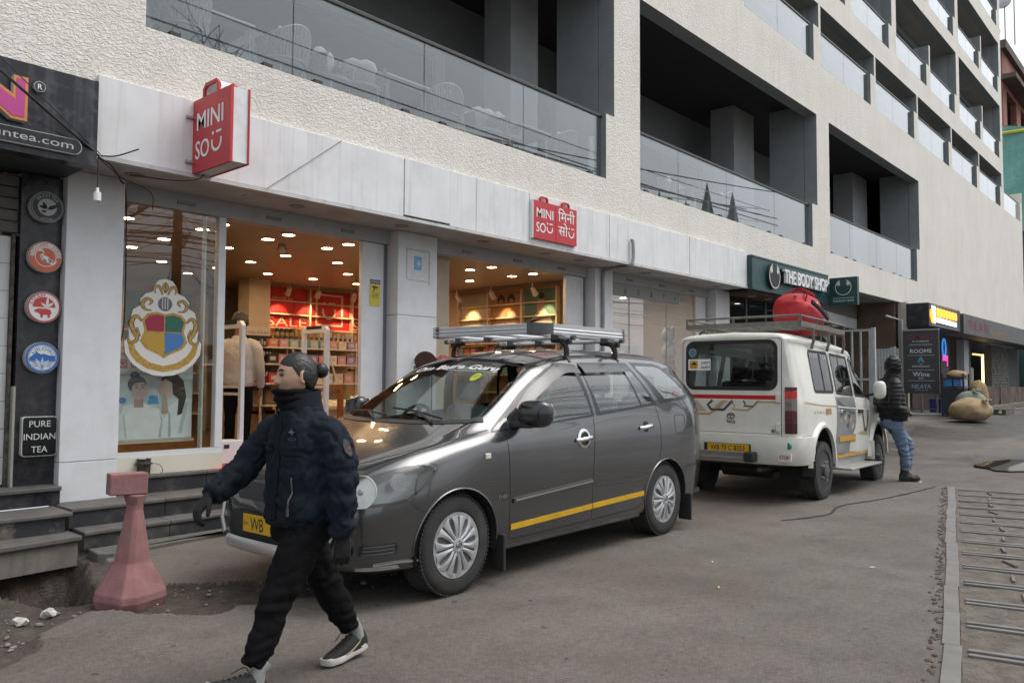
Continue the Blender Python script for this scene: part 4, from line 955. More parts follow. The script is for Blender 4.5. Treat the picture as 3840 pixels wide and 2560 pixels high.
flat('white_toy',ov(3.545,1.21,0.06,0.095),(0.66,0.68,0.68),2.4);flat('blue_dress',[(3.49,1.15),(3.60,1.15),(3.585,1.235),(3.505,1.235)],(0.10,0.36,0.60),2.7)
flat('left_toy',ov(3.20,1.12,0.055,0.07),(0.62,0.65,0.66),2.0);flat('left_dress',ov(3.245,1.19,0.04,0.03),(0.12,0.30,0.60),2.5);flat('yellow_dot',ov(3.19,1.23,0.022,0.022),(0.6,0.55,0.12),2.5)
# ================================================================ SHOP INTERIOR
warm_wall=M('warm_wall',(0.55,0.46,0.34),0.7,var=0.06)
warm_ceil=M('warm_ceiling',(0.36,0.27,0.19),0.42,var=0.06,vscale=1.2)
wood=M('shelf_wood',(0.42,0.27,0.13),0.55,var=0.2,vscale=6);wood_d=M('orange_wood',(0.36,0.14,0.04),0.5,var=0.2,vscale=8);wood_p=M('pale_wood',(0.60,0.47,0.31),0.55,var=0.1)
room=thing('shop_interior','warm lit room of the gift shop behind the open doors','shop room',(6.5,10,0.49))
MB().box(2.3,10.62,7.9,14.0,0.40,0.488).build('floor',M('shop_floor',(0.20,0.11,0.055),0.25,var=0.25,vscale=4),room)
MB().box(2.3,10.62,7.901,14.0,3.085,3.2).build('ceiling',warm_ceil,room)
MB().box(2.2,10.62,14.0,14.1,0.4,3.2).build('back_wall',warm_wall,room)
MB().box(2.2,2.3,7.95,14.0,0.4,3.2).build('left_wall',warm_wall,room)
MB().box(10.621,10.7,7.96,14.0,0.4,3.2).build('right_wall',warm_wall,room)
MB().box(6.97,10.619,12.38,12.45,0.489,3.084).build('shelf_wall',warm_wall,room)
MB().box(6.97,7.36,12.1,12.379,0.489,3.084).build('column',warm_wall,room)
MB().box(7.02,7.6,7.96,8.35,0.489,3.084).build('door_column',warm_wall,room)
lit=M('lamp_lit',(1,0.9,0.75),0.5,emit=(1.0,0.66,0.36),estr=50)
ringm=M('lamp_ring',(0.6,0.5,0.4),0.4)
GX= [3.50,4.33,5.15,6.0,6.85,7.7,8.6,9.55];GY= [7.70+0.40,8.55,9.5,10.4,11.35,12.3]
light0=None
def downlight(x,y,z=3.083,m=lit,lab='round warm downlight glowing in the shop ceiling',grp='downlights in the shop ceiling'):
 t=thing('downlight',lab,'ceiling light',(x,y,z),grp)
 MB().lathe([(0.088,z),(0.088,z-0.008),(0.072,z-0.010),(0.070,z-0.002)],(x,y,0),n=18).build('ring',ringm,t,smooth=40)
 q=MB();q.lathe([(0.0,z-0.004),(0.069,z-0.0038)],(x,y,0),n=18);q.build('lamp',m,t,recalc=False)
 return t
for i,x in enumerate(GX):
 for j,y in enumerate(GY):
  if j == 0 and i in (0,5):continue
  if (i+j) % 2 and j not in (0,1,2,4):continue
  if x > 6.9 and y > 11.8:continue
  if 7.0 < x < 7.75 and y < 8.4:continue
  o=downlight(x,y) if light0 is None else copy_tree(light0,loc=(x,y,3.083));light0=light0 or o
  o['label']='warm downlight, '+ORD[i]+' from the left in the '+ORD[j]+' ceiling row from the street'
t=thing('dome_camera','small dome camera on the shop ceiling','camera',(5.55,8.75,3.0));MB().lathe([(0.0,2.965),(0.03,2.97),(0.05,3.0),(0.055,3.03),(0.045,3.032),(0.045,3.084),(0.0,3.0845)],(5.5,8.8,0),n=18).build('housing',M('dome_grey',(0.3,0.25,0.2),0.4),t,smooth=40)
sred=M('sale_red',(0.45,0.012,0.012),0.6,var=0.08)
SY=12.30
sw=thing('sale_shelf_wall','back wall of shelves with red SALE panels above the goods','shelving',(9,12.3,0.49))
for x0,x1 in ((7.42,8.27),(8.31,9.20),(9.24,10.1)):
 for z0,z1 in ((2.31,2.535),(2.555,2.77),(2.79,3.02)):
  for k in range(3):
   a=x0+(x1-x0)*k/3;MB().box(a+0.002,x0+(x1-x0)*(k+1)/3-0.002,SY+0.05,SY+0.06,z0,z1).build('panel',sred,sw)
for x in (7.40,8.29,9.22,10.12):MB().box(x-0.018,x+0.018,SY-0.02,SY+0.06,0.49,3.03).build('upright',wood_p,sw)
for z in (2.30,2.545,2.78,2.08,1.86,1.62,1.3,0.95,0.6):
 for x0,x1 in ((7.42,8.27),(8.31,9.20),(9.24,10.1)):
  d_=0.02 if z > 2.2 else 0.30
  MB().box(x0,x1,SY-d_,SY+0.045,z-0.012,z+0.008).build('shelf',wood_p,sw)
MB().box(7.38,10.15,SY+0.062,SY+0.075,0.49,3.06).build('backboard',wood,sw)
cream_l=M('sale_letter',(0.62,0.48,0.34),0.6)
q=MB()
for x0 in (7.45,9.27):q.text('SALE',(x0,SY+0.045,2.335),UX,UZ,h=0.165,w=0.80);q.text('Life is for fun.',(x0+0.1,SY+0.045,2.81),UX,UZ,h=0.045,w=0.42)
q.build('words',cream_l,sw)
q=MB();X0_,X1_,Z0_,Z1_=8.44,9.04,2.38,2.97
for a in ((X0_,X1_,Z0_,Z0_+0.035),(X0_,X1_,Z1_-0.035,Z1_),(X0_,X0_+0.035,Z0_+0.036,Z1_-0.036),(X1_-0.035,X1_,Z0_+0.036,Z1_-0.036)):q.box(a[0],a[1],SY+0.043,SY+0.046,a[2],a[3])
smile(q,(8.58,SY+0.043,2.50),UX,UZ,0.34);q.build('logo',cream_l,sw)
def spotlamp(x,y,z,tx,ty,tz,lab):
 t=thing('spot_lamp',lab,'lamp',(x,y,z),'spot lamps above the shelf posters')
 d= (Vector((tx,ty,tz))-Vector((x,y,z))).normalized()
 MB().tube([Vector((x,y,z)),Vector((x,y,z))+d*0.14],[0.04,0.05],14).build('housing',M('lamp_cream',(0.5,0.42,0.33),0.4),t,smooth=60)
 MB().tube([(x,y,z+0.1),(x,y,z)],0.01,6).build('stem',M('lamp_cream',(0.5,0.42,0.33),0.4),t)
 l=bpy.data.lights.new('spot_light','SPOT');l.energy=22;l.color= (1,0.66,0.36);l.spot_size=rad(62);l.spot_blend=0.5;l.shadow_soft_size=0.03
 o=bpy.data.objects.new('spot_light',l);C.objects.link(o);o.parent=t;o.location=d*0.16;o.rotation_euler=d.to_track_quat('-Z','Y').to_euler()
for x in (7.62,8.22,9.0,9.75):spotlamp(x,11.92,2.96,x+0.05,12.36,2.42,{7.62:'leftmost',8.22:'second',9.0:'third',9.75:'rightmost'}[x]+' cream spot lamp aimed at the red SALE panels')
RX=10.5
rw=thing('photo_shelf_wall','right wall of shelves with large photo panels above the goods','shelving',(10.5,9.5,0.49))
pcols= [((0.40,0.36,0.27),(10.72,10.0)),((0.33,0.15,0.05),(9.95,9.2)),((0.08,0.17,0.12),(9.14,8.4))]
for k,(c_,(ya,yb)) in enumerate(pcols):
 for z0,z1 in ((2.29,2.505),(2.525,2.74),(2.76,2.985)):
  for j in range(3):
   a,b=yb+(ya-yb)*j/3,yb+(ya-yb)*(j+1)/3
   MB().box(RX+0.05,RX+0.06,a+0.002,b-0.002,z0,z1).build('panel',M('photo_panel'+str(k),c_,0.6,var=0.12,vscale=3),rw)
def pf(name,k,pts,col,lay):
 ya,yb=pcols[k][1];q=MB();q.prism([(-(ya+(yb-ya)*u),z) for u,z in pts],(RX+0.048-0.0015*lay,0,0),(0,-1,0),UZ,(0.001,0,0));q.build(name,M('ph_'+name+str(k),col,0.6,var=0.1,vscale=14),rw)
pf('blouse',2,[(0.10,2.38),(0.3,2.52),(0.42,2.62),(0.62,2.62),(0.78,2.5),(0.86,2.35),(0.8,2.3),(0.3,2.3),(0.22,2.40),(0.14,2.44)],(0.5,0.46,0.38),0.5)
pf('neck',2,[(0.48,2.60),(0.57,2.60),(0.57,2.72),(0.48,2.72)],(0.34,0.2,0.13),1);pf('head',2,ov(0.525,2.77,0.085,0.085),(0.36,0.22,0.15),1.5);pf('hair',2,ov(0.525,2.86,0.09,0.06),(0.03,0.022,0.018),2);pf('arm',2,[(0.36,2.5),(0.40,2.78),(0.46,2.80),(0.44,2.55)],(0.34,0.2,0.13),1.8)
for u in (0.34,0.66):
 pf('bodice'+str(int(u*100)),1,[(u-0.18,2.3),(u+0.17,2.3),(u+0.15,2.56),(u+0.05,2.62),(u-0.08,2.62),(u-0.16,2.52)],(0.30,0.19,0.13) if u < 0.5 else (0.36,0.26,0.18),0.5)
 pf('hair'+str(int(u*100)),1,ov(u,2.84,0.12,0.10),(0.03,0.02,0.015),0.8);pf('head'+str(int(u*100)),1,ov(u,2.77,0.08,0.085),(0.30,0.16,0.09),1.2)
pf('sun_dot',0,ov(0.5,2.68,0.06,0.03),(0.55,0.36,0.04),1);pf('figure',0,[(0.3,2.3),(0.7,2.3),(0.66,2.6),(0.5,2.72),(0.34,2.6)],(0.46,0.40,0.29),0.5)
for y in (10.75,9.975,9.17,8.38):MB().box(RX-0.02,RX+0.06,y-0.018,y+0.018,0.49,3.0).build('upright',wood_p,rw)
for z in (2.28,2.515,2.75,2.05,1.8,1.5,1.2,0.9):
 for ya,yb in ((10.73,9.995),(9.955,9.19),(9.15,8.4)):
  MB().box(RX-(0.02 if z > 2.1 else 0.3),RX+0.045,yb,ya,z-0.012,z+0.008).build('shelf',wood_p,rw)
MB().box(RX+0.062,RX+0.075,8.36,10.8,0.49,3.03).build('backboard',wood,rw)
for y in (8.6,9.55,10.4):spotlamp(10.12,y,2.94,10.55,y,2.42,'cream spot lamp aimed at the '+{8.6:'green',9.55:'orange',10.4:'pale'}[y]+' photo panel on the right wall')
lw=thing('toy_shelf_wall','colourful toy shelves seen through the display window','shelving',(5.5,13.7,0.49))
for z in (0.8,1.15,1.5,1.85,2.2):MB().box(2.6,6.9,13.4,13.9,z-0.012,z+0.012).build('shelf',wood_p,lw)
MB().box(2.6,6.9,13.92,13.98,2.35,2.9).build('header',M('teal_header',(0.10,0.22,0.22),0.6),lw)
for x in (2.6,4.0,5.45,6.9):MB().box(x-0.02,x+0.02,13.38,13.95,0.49,2.9).build('upright',wood_p,lw)
# ---- goods: every box, can and bottle is its own thing
BOXM= {}
CNT= {}
def goods(kind,x,y,z,col,w,d,h,lab,grp,axis='Y'):
 k_= (grp,round(z,2),round(y,1) if axis == 'Y' and grp not in ('boxes below the photo panels',) else 0)
 n_=CNT.get(k_,0);CNT[k_]=n_+1
 head,sep,tail=lab.partition(' on ')
 if sep:lab=head+', '+ORD[n_]+' from left on '+tail
 return goods_(kind,x,y,z,col,w,d,h,lab,grp,axis)
def goods_(kind,x,y,z,col,w,d,h,lab,grp,axis='Y'):
 """kind: carton, can, bottle, pouch"""
 key= (kind,col,w,d,h)
 if key in BOXM:
  o=BOXM[key].copy();C.objects.link(o)
  ch= [k for k in BOXM[key].children]
  for k in ch:c=k.copy();C.objects.link(c);c.parent=o
  o.location= (x,y,z);o['label']=lab;o['group']=grp;return o
 m=M('goods_%d' % len(MATS),col,0.5,var=0.06,vscale=20)
 q=MB()
 if kind == 'carton':
  q.box(-w/2,w/2,-d/2,d/2,0,h);o=q.build('carton',m,bevel=0.002,bseg=1,label=lab,cat='box',group=grp)
  q=MB();q.box(-w*0.3,w*0.3,-d/2-0.001,-d/2,h*0.35,h*0.75);q.build('print',M('goods_label',(0.5,0.45,0.42),0.5),o)
 elif kind == 'can':
  q.lathe([(0.0,0),(w*0.46,0),(w*0.5,0.006),(w*0.5,h*0.9),(w*0.42,h*0.96),(w*0.42,h),(0,h)],n=12);o=q.build('can',m,smooth=40,label=lab,cat='can',group=grp)
  q=MB();q.lathe([(w*0.505,h*0.3),(w*0.505,h*0.65)],n=12);q.build('label_band',M('can_band',(0.35,0.28,0.12),0.4),o,smooth=60,recalc=False)
 else:
  q.lathe([(0.0,0),(w*0.5,0),(w*0.5,h*0.62),(w*0.2,h*0.72),(w*0.2,h*0.76),(0,h*0.761)],n=12);o=q.build('bottle',m,smooth=40,label=lab,cat='bottle',group=grp)
  q=MB();q.lathe([(0,h*0.762),(w*0.3,h*0.762),(w*0.3,h),(0,h)],n=12);q.build('cap',M('goods_cap',(0.08,0.06,0.08),0.4),o,smooth=40)
 o.location= (x,y,z);BOXM[key]=o
 return o
pink,lil,mint,blue,oran,cream,dark,gold,white_,redg= (0.55,0.25,0.28),(0.30,0.20,0.42),(0.28,0.42,0.36),(0.20,0.32,0.45),(0.55,0.20,0.10),(0.60,0.52,0.40),(0.03,0.028,0.03),(0.48,0.27,0.05),(0.65,0.62,0.58),(0.45,0.04,0.05)
for i in range(8):goods('can',7.5+0.095*i,12.1,2.089,dark if i < 4 else gold,0.075,0.075,0.19,'dark can on the top shelf under the left SALE panel' if i < 4 else 'gold can on the top shelf under the left SALE panel','cans under the left SALE panel')
for i in range(7):goods('bottle',7.5+0.11*i,12.08,1.869,dark,0.08,0.08,0.15,'dark squat jar on the shelf below the cans','jars below the cans')
for i in range(9):goods('carton',7.48+0.088*i,12.06,1.63,[pink,pink,redg,mint,mint,pink,redg,oran,pink][i],0.07,0.08,0.10+0.02*(i % 2),['pink','pink','red','mint','mint','pink','red','orange','pink'][i]+' small box on the wooden counter shelf under the jars','small boxes under the jars')
for k in range(9):goods('carton',8.36+0.093*k,12.08,2.089,[cream,oran,cream,gold,cream,pink,cream,white_,oran][k],0.08,0.1,0.15,'small carton on the top shelf under the smiling logo','cartons under the smiling logo')
for k in range(8):goods('carton',9.3+0.1*k,12.08,2.089,[pink,white_,lil,pink,white_,mint,cream,pink][k],0.085,0.1,0.14,'small carton on the top shelf under the right SALE panel','cartons under the right SALE panel')
for k,z in enumerate((1.3,0.95,0.6)):
 for i in range(16):goods('carton',7.5+0.16*i,12.08,z+0.009,[oran,cream,pink,white_][(i+k) % 4],0.13,0.12,0.2,['orange','cream','pink','white'][(i+k) % 4]+' carton on the '+['upper','middle','lowest'][k]+' back shelf behind the counter','cartons on the lower back shelves')
for k,(z,c_) in enumerate(((2.06,(cream,mint,pink)),(1.81,(pink,blue,oran)),(1.51,(white_,pink,mint)))):
 for i in range(14):
  if abs((10.6-0.155*i)-9.17) < 0.06 or abs((10.6-0.155*i)-9.975) < 0.06:continue
  goods('carton',10.34,10.6-0.155*i,z,c_[i % 3],0.12,0.12,0.16,['cream or white','mint, pink or blue','last coloured'][i % 3]+' box on the '+['upper','middle','lower'][k]+' shelf below the photo panels','boxes below the photo panels')
for k,z in enumerate((0.812,1.162,1.512,1.862)):
 for i in range(15):goods('carton' if (i+k) % 3 else 'bottle',2.85+0.265*i,13.62,z,[pink,blue,mint,white_,oran,lil][(i*2+k) % 6],0.17,0.15,0.2,'toy package on the '+['lowest','second','third','top'][k]+' shelf behind the display window','toy packages behind the display window')
go=thing('white_gondola','white tiered shelf of bottles and boxes beside the pale panel','shelf',(6.9,9.6,0.49))
gmat=M('gondola_white',(0.62,0.55,0.47),0.5)
GXA,GXB,GYC=5.9,7.5,9.9
for z in (0.62,1.05,1.35,1.62,1.85):MB().box(GXA,GXB,GYC-0.14,GYC+0.2,z-0.02,z).build('shelf',gmat,go)
for x in (GXA,6.3,6.9,GXB):MB().box(x-0.012,x+0.012,GYC-0.02,GYC+0.01,0.49,1.95).build('post',gmat,go)
for x in (6.3,6.9):MB().beam((x,GYC-0.14,1.84),(x+0.16,GYC-0.13,1.37),0.02,0.02).build('brace',gmat,go)
MB().box(GXA,GXB,GYC+0.2,GYC+0.22,0.49,1.95).build('backboard',wood,go)
for i in range(18):goods('bottle',GXA+0.08+0.085*i,GYC+0.05,1.85,[lil,lil,pink,lil,pink,mint][i % 6],0.07,0.07,0.17,'lilac or pink bottle on top of the white gondola','bottles on top of the white gondola')
for i in range(9):goods('carton',GXA+0.12+0.165*i,GYC-0.07,1.85,[oran,pink,mint,blue,mint,blue,pink,cream,lil][i],0.13,0.09,0.11,['orange','pink','mint','blue','mint','blue','pink','cream','lilac'][i]+' box on the top tier of the white gondola','boxes on top of the white gondola')
for i in range(9):goods('carton',GXA+0.12+0.165*i,GYC-0.04,1.62,[dark,pink,pink,lil,lil,pink,white_,pink,lil][i],0.14,0.12,0.13,['dark','pink','pink','lilac','lilac','pink','white','pink','lilac'][i]+' box on the second tier of the white gondola','boxes on the second tier')
for i in range(8):goods('carton',GXA+0.14+0.18*i,GYC-0.04,1.35,[redg,dark,cream,white_,cream,white_,cream,pink][i],0.15,0.13,0.14,['red','dark','cream','white','cream','white','cream','pink'][i]+' box on the third tier of the white gondola','boxes on the third tier')
for i in range(8):goods('carton',GXA+0.14+0.18*i,GYC-0.04,0.62,[blue,redg,blue,redg,blue,blue,redg,redg][i],0.16,0.14,0.18,['blue','red'][i in (1,3,6,7)]+' box on the lowest tier of the white gondola','boxes on the lowest tier')
tr=thing('tester_table','pale counter with slanted sample trays in front of the gondola','counter',(6.4,9.3,0.49))
MB().box(5.85,7.4,9.05,9.5,1.0,1.04).build('top',gmat,tr);MB().box(5.87,7.38,9.1,9.48,0.86,0.998).build('tray_box',wood_p,tr)
for x in (5.9,6.6,7.35):MB().box(x-0.02,x+0.02,9.15,9.45,0.49,0.858).build('leg',dark_grey,tr)
for i in range(8):MB().add([(5.9+0.18*i,9.08,1.042),(6.06+0.18*i,9.08,1.042),(6.06+0.18*i,9.42,1.12),(5.9+0.18*i,9.42,1.12),(5.9+0.18*i,9.42,1.042),(6.06+0.18*i,9.42,1.042)],[(0,1,2,3),(0,3,4),(1,5,2),(3,2,5,4),(0,4,5,1)]).build('sample_card',M('card_cream',(0.66,0.58,0.44),0.6),tr)
of=thing('orange_stand','orange wooden stand frame at the right of the door opening','stand',(6.0,8.5,0.49))
MB().box(5.60,5.66,8.42,8.48,0.49,1.33).build('post',wood_d,of);MB().box(5.661,6.2,8.42,8.48,1.27,1.33).build('top_bar',wood_d,of);MB().box(5.661,6.2,8.43,8.47,0.60,0.64).build('low_bar',wood_d,of);MB().box(6.14,6.2,8.421,8.479,0.49,1.269).build('post',wood_d,of)
nr=thing('polish_rack','tall black rack with rows of small nail polish bottles','rack',(5.9,10.0,0.49))
MB().box(5.62,6.06,9.9,10.05,1.25,2.0).build('board',M('rack_black',(0.012,0.012,0.014),0.5),nr);MB().box(5.66,6.02,9.88,9.9,2.0,2.12).build('header',M('rack_head',(0.5,0.42,0.36),0.6),nr)
q=MB();q.text('NAIL POLISH',(5.84,9.878,2.025),UX,UZ,w=0.32,h=0.03,align='C');q.build('words',ink,nr)
for k in range(5):MB().box(5.64,6.04,9.84,9.899,1.30+0.14*k,1.31+0.14*k).build('ledge',M('rack_ledge',(0.05,0.045,0.04),0.5),nr)
for sx in (5.68,6.0):MB().box(sx-0.015,sx+0.015,9.95,9.98,0.49,1.249).build('leg',dark_grey,nr)
for k in range(5):
 for i in range(9):goods('bottle',5.67+0.043*i,9.865,1.311+0.14*k,white_ if (i+k) % 3 else pink,0.026,0.026,0.07,'nail polish bottle on the '+['lowest','second','third','fourth','top'][k]+' ledge of the black rack','nail polish bottles')
wc=thing('wood_counter','warm wooden counter with pink baskets behind the walking man','counter',(6.5,10.8,0.49))
MB().box(6.1,8.6,11.0,11.4,1.50,1.54).build('top',wood,wc);MB().box(6.15,8.55,11.05,11.38,0.49,1.499).build('body',wood,wc);MB().box(6.1,8.6,10.9,11.0,0.95,0.98).build('ledge',wood,wc)
for i in range(9):goods('bottle',6.5+0.1*i,11.15,1.54,[oran,white_,oran][i % 3],0.07,0.07,0.2,['orange','white','orange'][i % 3]+' pump bottle on the wooden counter','pump bottles on the wooden counter')
for k in range(2):
 t=thing('pink_basket',['pink basket tray in front of the wooden counter, left of the pair','pink basket tray in front of the wooden counter, right of the pair'][k],'basket',(6.1+0.8*k,10.4,0.49),'pink baskets')
 x=5.85+0.62*k
 MB().box(x,x+0.5,10.1,10.5,0.92,0.96).build('tray',M('basket_pink',(0.42,0.16,0.13),0.6),t)
 for i in range(4):MB().ell((x+0.08+0.115*i,10.2,0.985),0.05,0.07,0.035,10,6).build('towel_roll',M('towel',(0.45,0.18,0.15),0.9,var=0.2,vscale=30),t,smooth=70)
 for px in (x+0.03,x+0.47):
  for py in (10.13,10.47):MB().box(px-0.015,px+0.015,py-0.015,py+0.015,0.49,0.919).build('leg',wood_p,t)
xm=thing('festive_stand','red festive card stand with a green tree and snowmen','display',(6.9,10.6,1.54))
MB().box(6.55,7.15,10.95,10.97,1.56,1.98).build('card',M('fest_red',(0.30,0.03,0.02),0.6,var=0.2),xm)
q=MB();q.prism([(6.8,1.6),(6.98,1.6),(6.95,1.72),(6.97,1.72),(6.94,1.86),(6.95,1.86),(6.89,2.06),(6.83,1.86),(6.84,1.86),(6.81,1.72),(6.83,1.72)],(0,10.93,0),UX,UZ,(0,0.018,0));q.build('tree',M('fest_green',(0.04,0.16,0.07),0.6),xm)
for x in (6.68,7.06):
 q=MB()
 for cz,rr in ((1.63,0.075),(1.75,0.055)):q.prism(ov(x,cz,rr,rr),(0,10.935,0),UX,UZ,(0,0.013,0))
 q.build('snowman',M('fest_white',(0.6,0.55,0.48),0.6),xm)
gate_w=M('gate_white',(0.72,0.73,0.74),0.35)
def sec_gate(x,y0,y1,lab):
 t=thing('security_gate',lab,'gate',(x,(y0+y1)/2,0.49),'white security gates')
 q=MB()
 for y in (y0,y1):MB().box(x-0.025,x+0.025,y-0.03,y+0.03,0.49,1.97).build('post',gate_w,t,bevel=0.008)
 q.prism([(y0-0.03,1.97),(y1+0.03,1.97),(y1+0.03,2.0),(y1-0.02,2.05),(y0+0.02,2.05),(y0-0.03,2.0)],(x-0.024,0,0),(0,1,0),UZ,(0.048,0,0));q.build('cap',gate_w,t)
 MB().box(x-0.026,x+0.026,y0+0.08,y1-0.08,2.015,2.056).build('dark_window',ink,t)
 for z in (1.22,1.30):MB().box(x-0.02,x+0.02,y0+0.031,y1-0.031,z,z+0.03).build('rung',gate_w,t)
 MB().box(x-0.05,x+0.05,y0-0.05,y1+0.05,0.488,0.50).build('foot',gate_w,t)
sec_gate(4.62,8.15,8.62,'white security gate beside the display window, left of the door')
sec_gate(5.72,8.12,8.60,'white security gate behind the walking man, right of the door')
t=thing('gate_box','white control box standing on the floor inside the left security gate','box',(4.4,8.15,0.49));MB().box(4.32,4.58,8.02,8.25,0.49,0.74).build('case',gate_w,t,bevel=0.008)
MB().box(4.36,4.42,8.015,8.0195,0.66,0.70).build('panel',ink,t)
t=thing('red_mat','red door mat at the shop threshold','mat',(4.8,7.9,0.49));MB().box(4.2,5.9,7.72,8.1,0.493,0.503).build('pile',M('mat_red',(0.40,0.05,0.05),0.9,var=0.2,vscale=40),t)
t=thing('metal_pot','small sooty pot with a wire handle on the top step','pot',(3.36,7.68,0.492))
MB().lathe([(0.0,0.493),(0.055,0.493),(0.06,0.56),(0.06,0.588),(0.075,0.592),(0.075,0.605),(0.06,0.61),(0.058,0.635),(0.066,0.645),(0.05,0.646),(0.05,0.58),(0.0,0.579)],(3.36,7.665,0),n=22).build('body',M('pot_soot',(0.06,0.05,0.04),0.7,var=0.5,vscale=30,metal=0.3),t,smooth=40)
MB().tube(spline([(3.43,7.66,0.6),(3.5,7.64,0.58),(3.53,7.64,0.52),(3.50,7.64,0.495)],5),0.003,5).build('wire',wire_black,t)
# ---- third window: pale film with a few shelves behind
w3=thing('film_window','pale shop window right of the drain pipe with goods glowing behind','window',(12.4,7.75,0.49))
MB().box(10.942,13.95,7.748,7.758,0.66,3.073).build('glass',GLASS('film_glass',(0.85,0.86,0.85),1.5,0.0,2.2,film=0.26,fcol=(0.88,0.88,0.88)),w3)
for x in (11.72,12.95):MB().box(x-0.004,x+0.004,7.740,7.747,0.66,3.073).build('joint',trim_dark,w3)
MB().box(10.942,14.015,7.70,7.85,0.493,0.655).build('plinth',cream_paint,w3)
MB().box(13.952,14.015,7.72,7.82,0.656,3.073).build('frame',M('wood_frame',(0.45,0.34,0.24),0.5),w3)
MB().box(10.942,13.4,7.72,7.738,2.86,3.072).build('top_band',M('top_band',(0.30,0.31,0.30),0.5),w3)
q=MB()
for k,(s_) in enumerate(('i','#','0','&','Y','o')):q.text(s_,(11.1+0.42*k,7.718,2.91),UX,UZ,h=0.11)
q.build('band_icons',trim_dark,w3)
r3=thing('window_room','lit room with pink goods behind the pale window','shop room',(12.4,9,0.49))
MB().box(10.95,14.5,9.6,9.7,0.4,3.07).build('back_wall',M('room3_wall',(0.58,0.52,0.46),0.7),r3);MB().box(10.95,14.5,7.96,9.59,0.40,0.488).build('floor',M('shop_floor',(0.2,0.11,0.055),0.25),r3)
MB().box(10.95,14.5,7.96,9.59,3.0751,3.19).build('ceiling',M('room3_ceil',(0.6,0.55,0.48),0.6),r3);MB().box(14.47,14.52,7.96,9.59,0.489,3.07).build('right_wall',warm_wall,r3)
for z in (1.1,1.45,1.8,2.15):
 MB().box(11.0,14.4,9.3,9.59,z-0.012,z+0.012).build('shelf',wood_p,r3)
 for i in range(13):goods('carton' if i % 2 else 'bottle',11.15+0.25*i,9.42,z+0.013,[pink,white_,pink,lil,cream][i % 5],0.16,0.14,0.22,'pink or white package on the '+{1.1:'lowest',1.45:'second',1.8:'third',2.15:'top'}[z]+' shelf behind the pale window','packages behind the pale window')
lit3=M('lamp_lit3',(1,0.9,0.8),0.5,emit=(1.0,0.82,0.66),estr=110)
l3=None
for x in (11.4,12.4,13.4):
 for y in (8.3,9.0):
  o=downlight(x,y,3.074,lit3,'x','downlights behind the pale window') if l3 is None else copy_tree(l3,loc=(x,y,3.074));l3=l3 or o
  o['label']='downlight behind the pale window, '+{11.4:'left',12.4:'middle',13.4:'right'}[x]+' one of the '+('front' if y < 8.5 else 'back')+' row'
for k,(z,r_) in enumerate(((0.72,0.2),(1.1,0.19),(1.47,0.18),(1.82,0.17),(2.15,0.16))):
 t=thing('plush_toy',['lowest','second','third','fourth','topmost'][k]+' pale plush toy in the stack at the end of the pale window','toy',(13.6,8.05,z-0.02),'plush toys stacked in the window')
 MB().ell((13.62,8.1,z+r_*0.9),r_,r_*0.8,r_*0.95,16,10).build('body',M('plush'+str(k),[(0.6,0.45,0.5),(0.6,0.58,0.58),(0.5,0.14,0.25),(0.62,0.6,0.6),(0.4,0.5,0.46)][k],0.95,bump=0.4,bscale=60),t,smooth=180)
 for s_ in (-1,1):MB().ell((13.62+s_*r_*0.6,8.05,z+r_*1.75),0.05,0.04,0.06,10,6).build('ear',MATS['plush'+str(k)],t,smooth=180)
# ---- dark green shop sign and its blade sign
teal=M('sign_teal',(0.012,0.055,0.055),0.4,var=0.12,vscale=4,dirt=0.25,dcol=(0.1,0.13,0.13),dscale=7)
gs=thing('green_shop_sign','long dark green sign reading THE BODY SHOP','sign',(16.8,6.9,3.21))
MB().box(14.78,18.80,6.90,7.045,3.21,3.90).build('board',teal,gs,bevel=0.008)
for a in ((14.80,18.78,3.862,3.892),(14.80,18.78,3.218,3.24)):MB().box(a[0],a[1],6.885,6.899,a[2],a[3]).build('edge_strip',teal,gs)
q=MB();q.text('THE BODY SHOP',(16.05,6.83,3.46),UX,UZ,w=2.38,h=0.29,bold=0.012,dep=0.06);q.build('lettering',sign_white,gs)
q=MB();q.text('THE BODY SHOP',(16.05,6.8905,3.46),UX,UZ,w=2.38,h=0.29,bold=0.03,dep=0.058);q.build('letter_returns',ink,gs)
def pod(q,c,s,ux,uz,y,axis):
 """two facing curved pod shapes: ring open at the top with three leaf slits on each side"""
 c,ux,uz=Vector(c),Vector(ux),Vector(uz)
 def P(x,z):return c+ux*x*s+uz*z*s
 a= [rad(-230+280*i/26) for i in range(27)]
 for r0,r1 in ((0.93,1.0),):q.grid([[P(r*math.cos(t),r*math.sin(t)) for t in a] for r in (r0,r1)])
 for sx in (-1,1):
  for k in range(3):
   t0,t1=rad(72-8*k),rad(8+2*k);rr=0.97-0.16*k
   o_= [(rr*math.cos(t0+(t1-t0)*i/8)*sx,rr*math.sin(t0+(t1-t0)*i/8)) for i in range(9)]
   i_= [((rr-0.13*math.sin(math.pi*i/8))*math.cos(t0+(t1-t0)*i/8)*sx,(rr-0.13*math.sin(math.pi*i/8))*math.sin(t0+(t1-t0)*i/8)) for i in range(9)]
   q.grid([[P(*p) for p in o_],[P(*p) for p in i_]])
q=MB();pod(q,(15.68,6.83,3.56),0.26,UX,UZ,0,0);q.build('emblem',sign_white,gs,recalc=False)
q=MB();q.prism(circle(0.265,28,c=(15.68,3.56)),(0,6.836,0),UX,UZ,(0,0.062,0));q.build('emblem_back',ink,gs)
gb_=thing('green_blade_sign','square dark green blade sign beside the long green sign','sign',(18.87,6.58,3.18))
MB().box(18.86,18.98,6.265,6.90,3.18,3.83).build('board',teal,gb_,bevel=0.006)
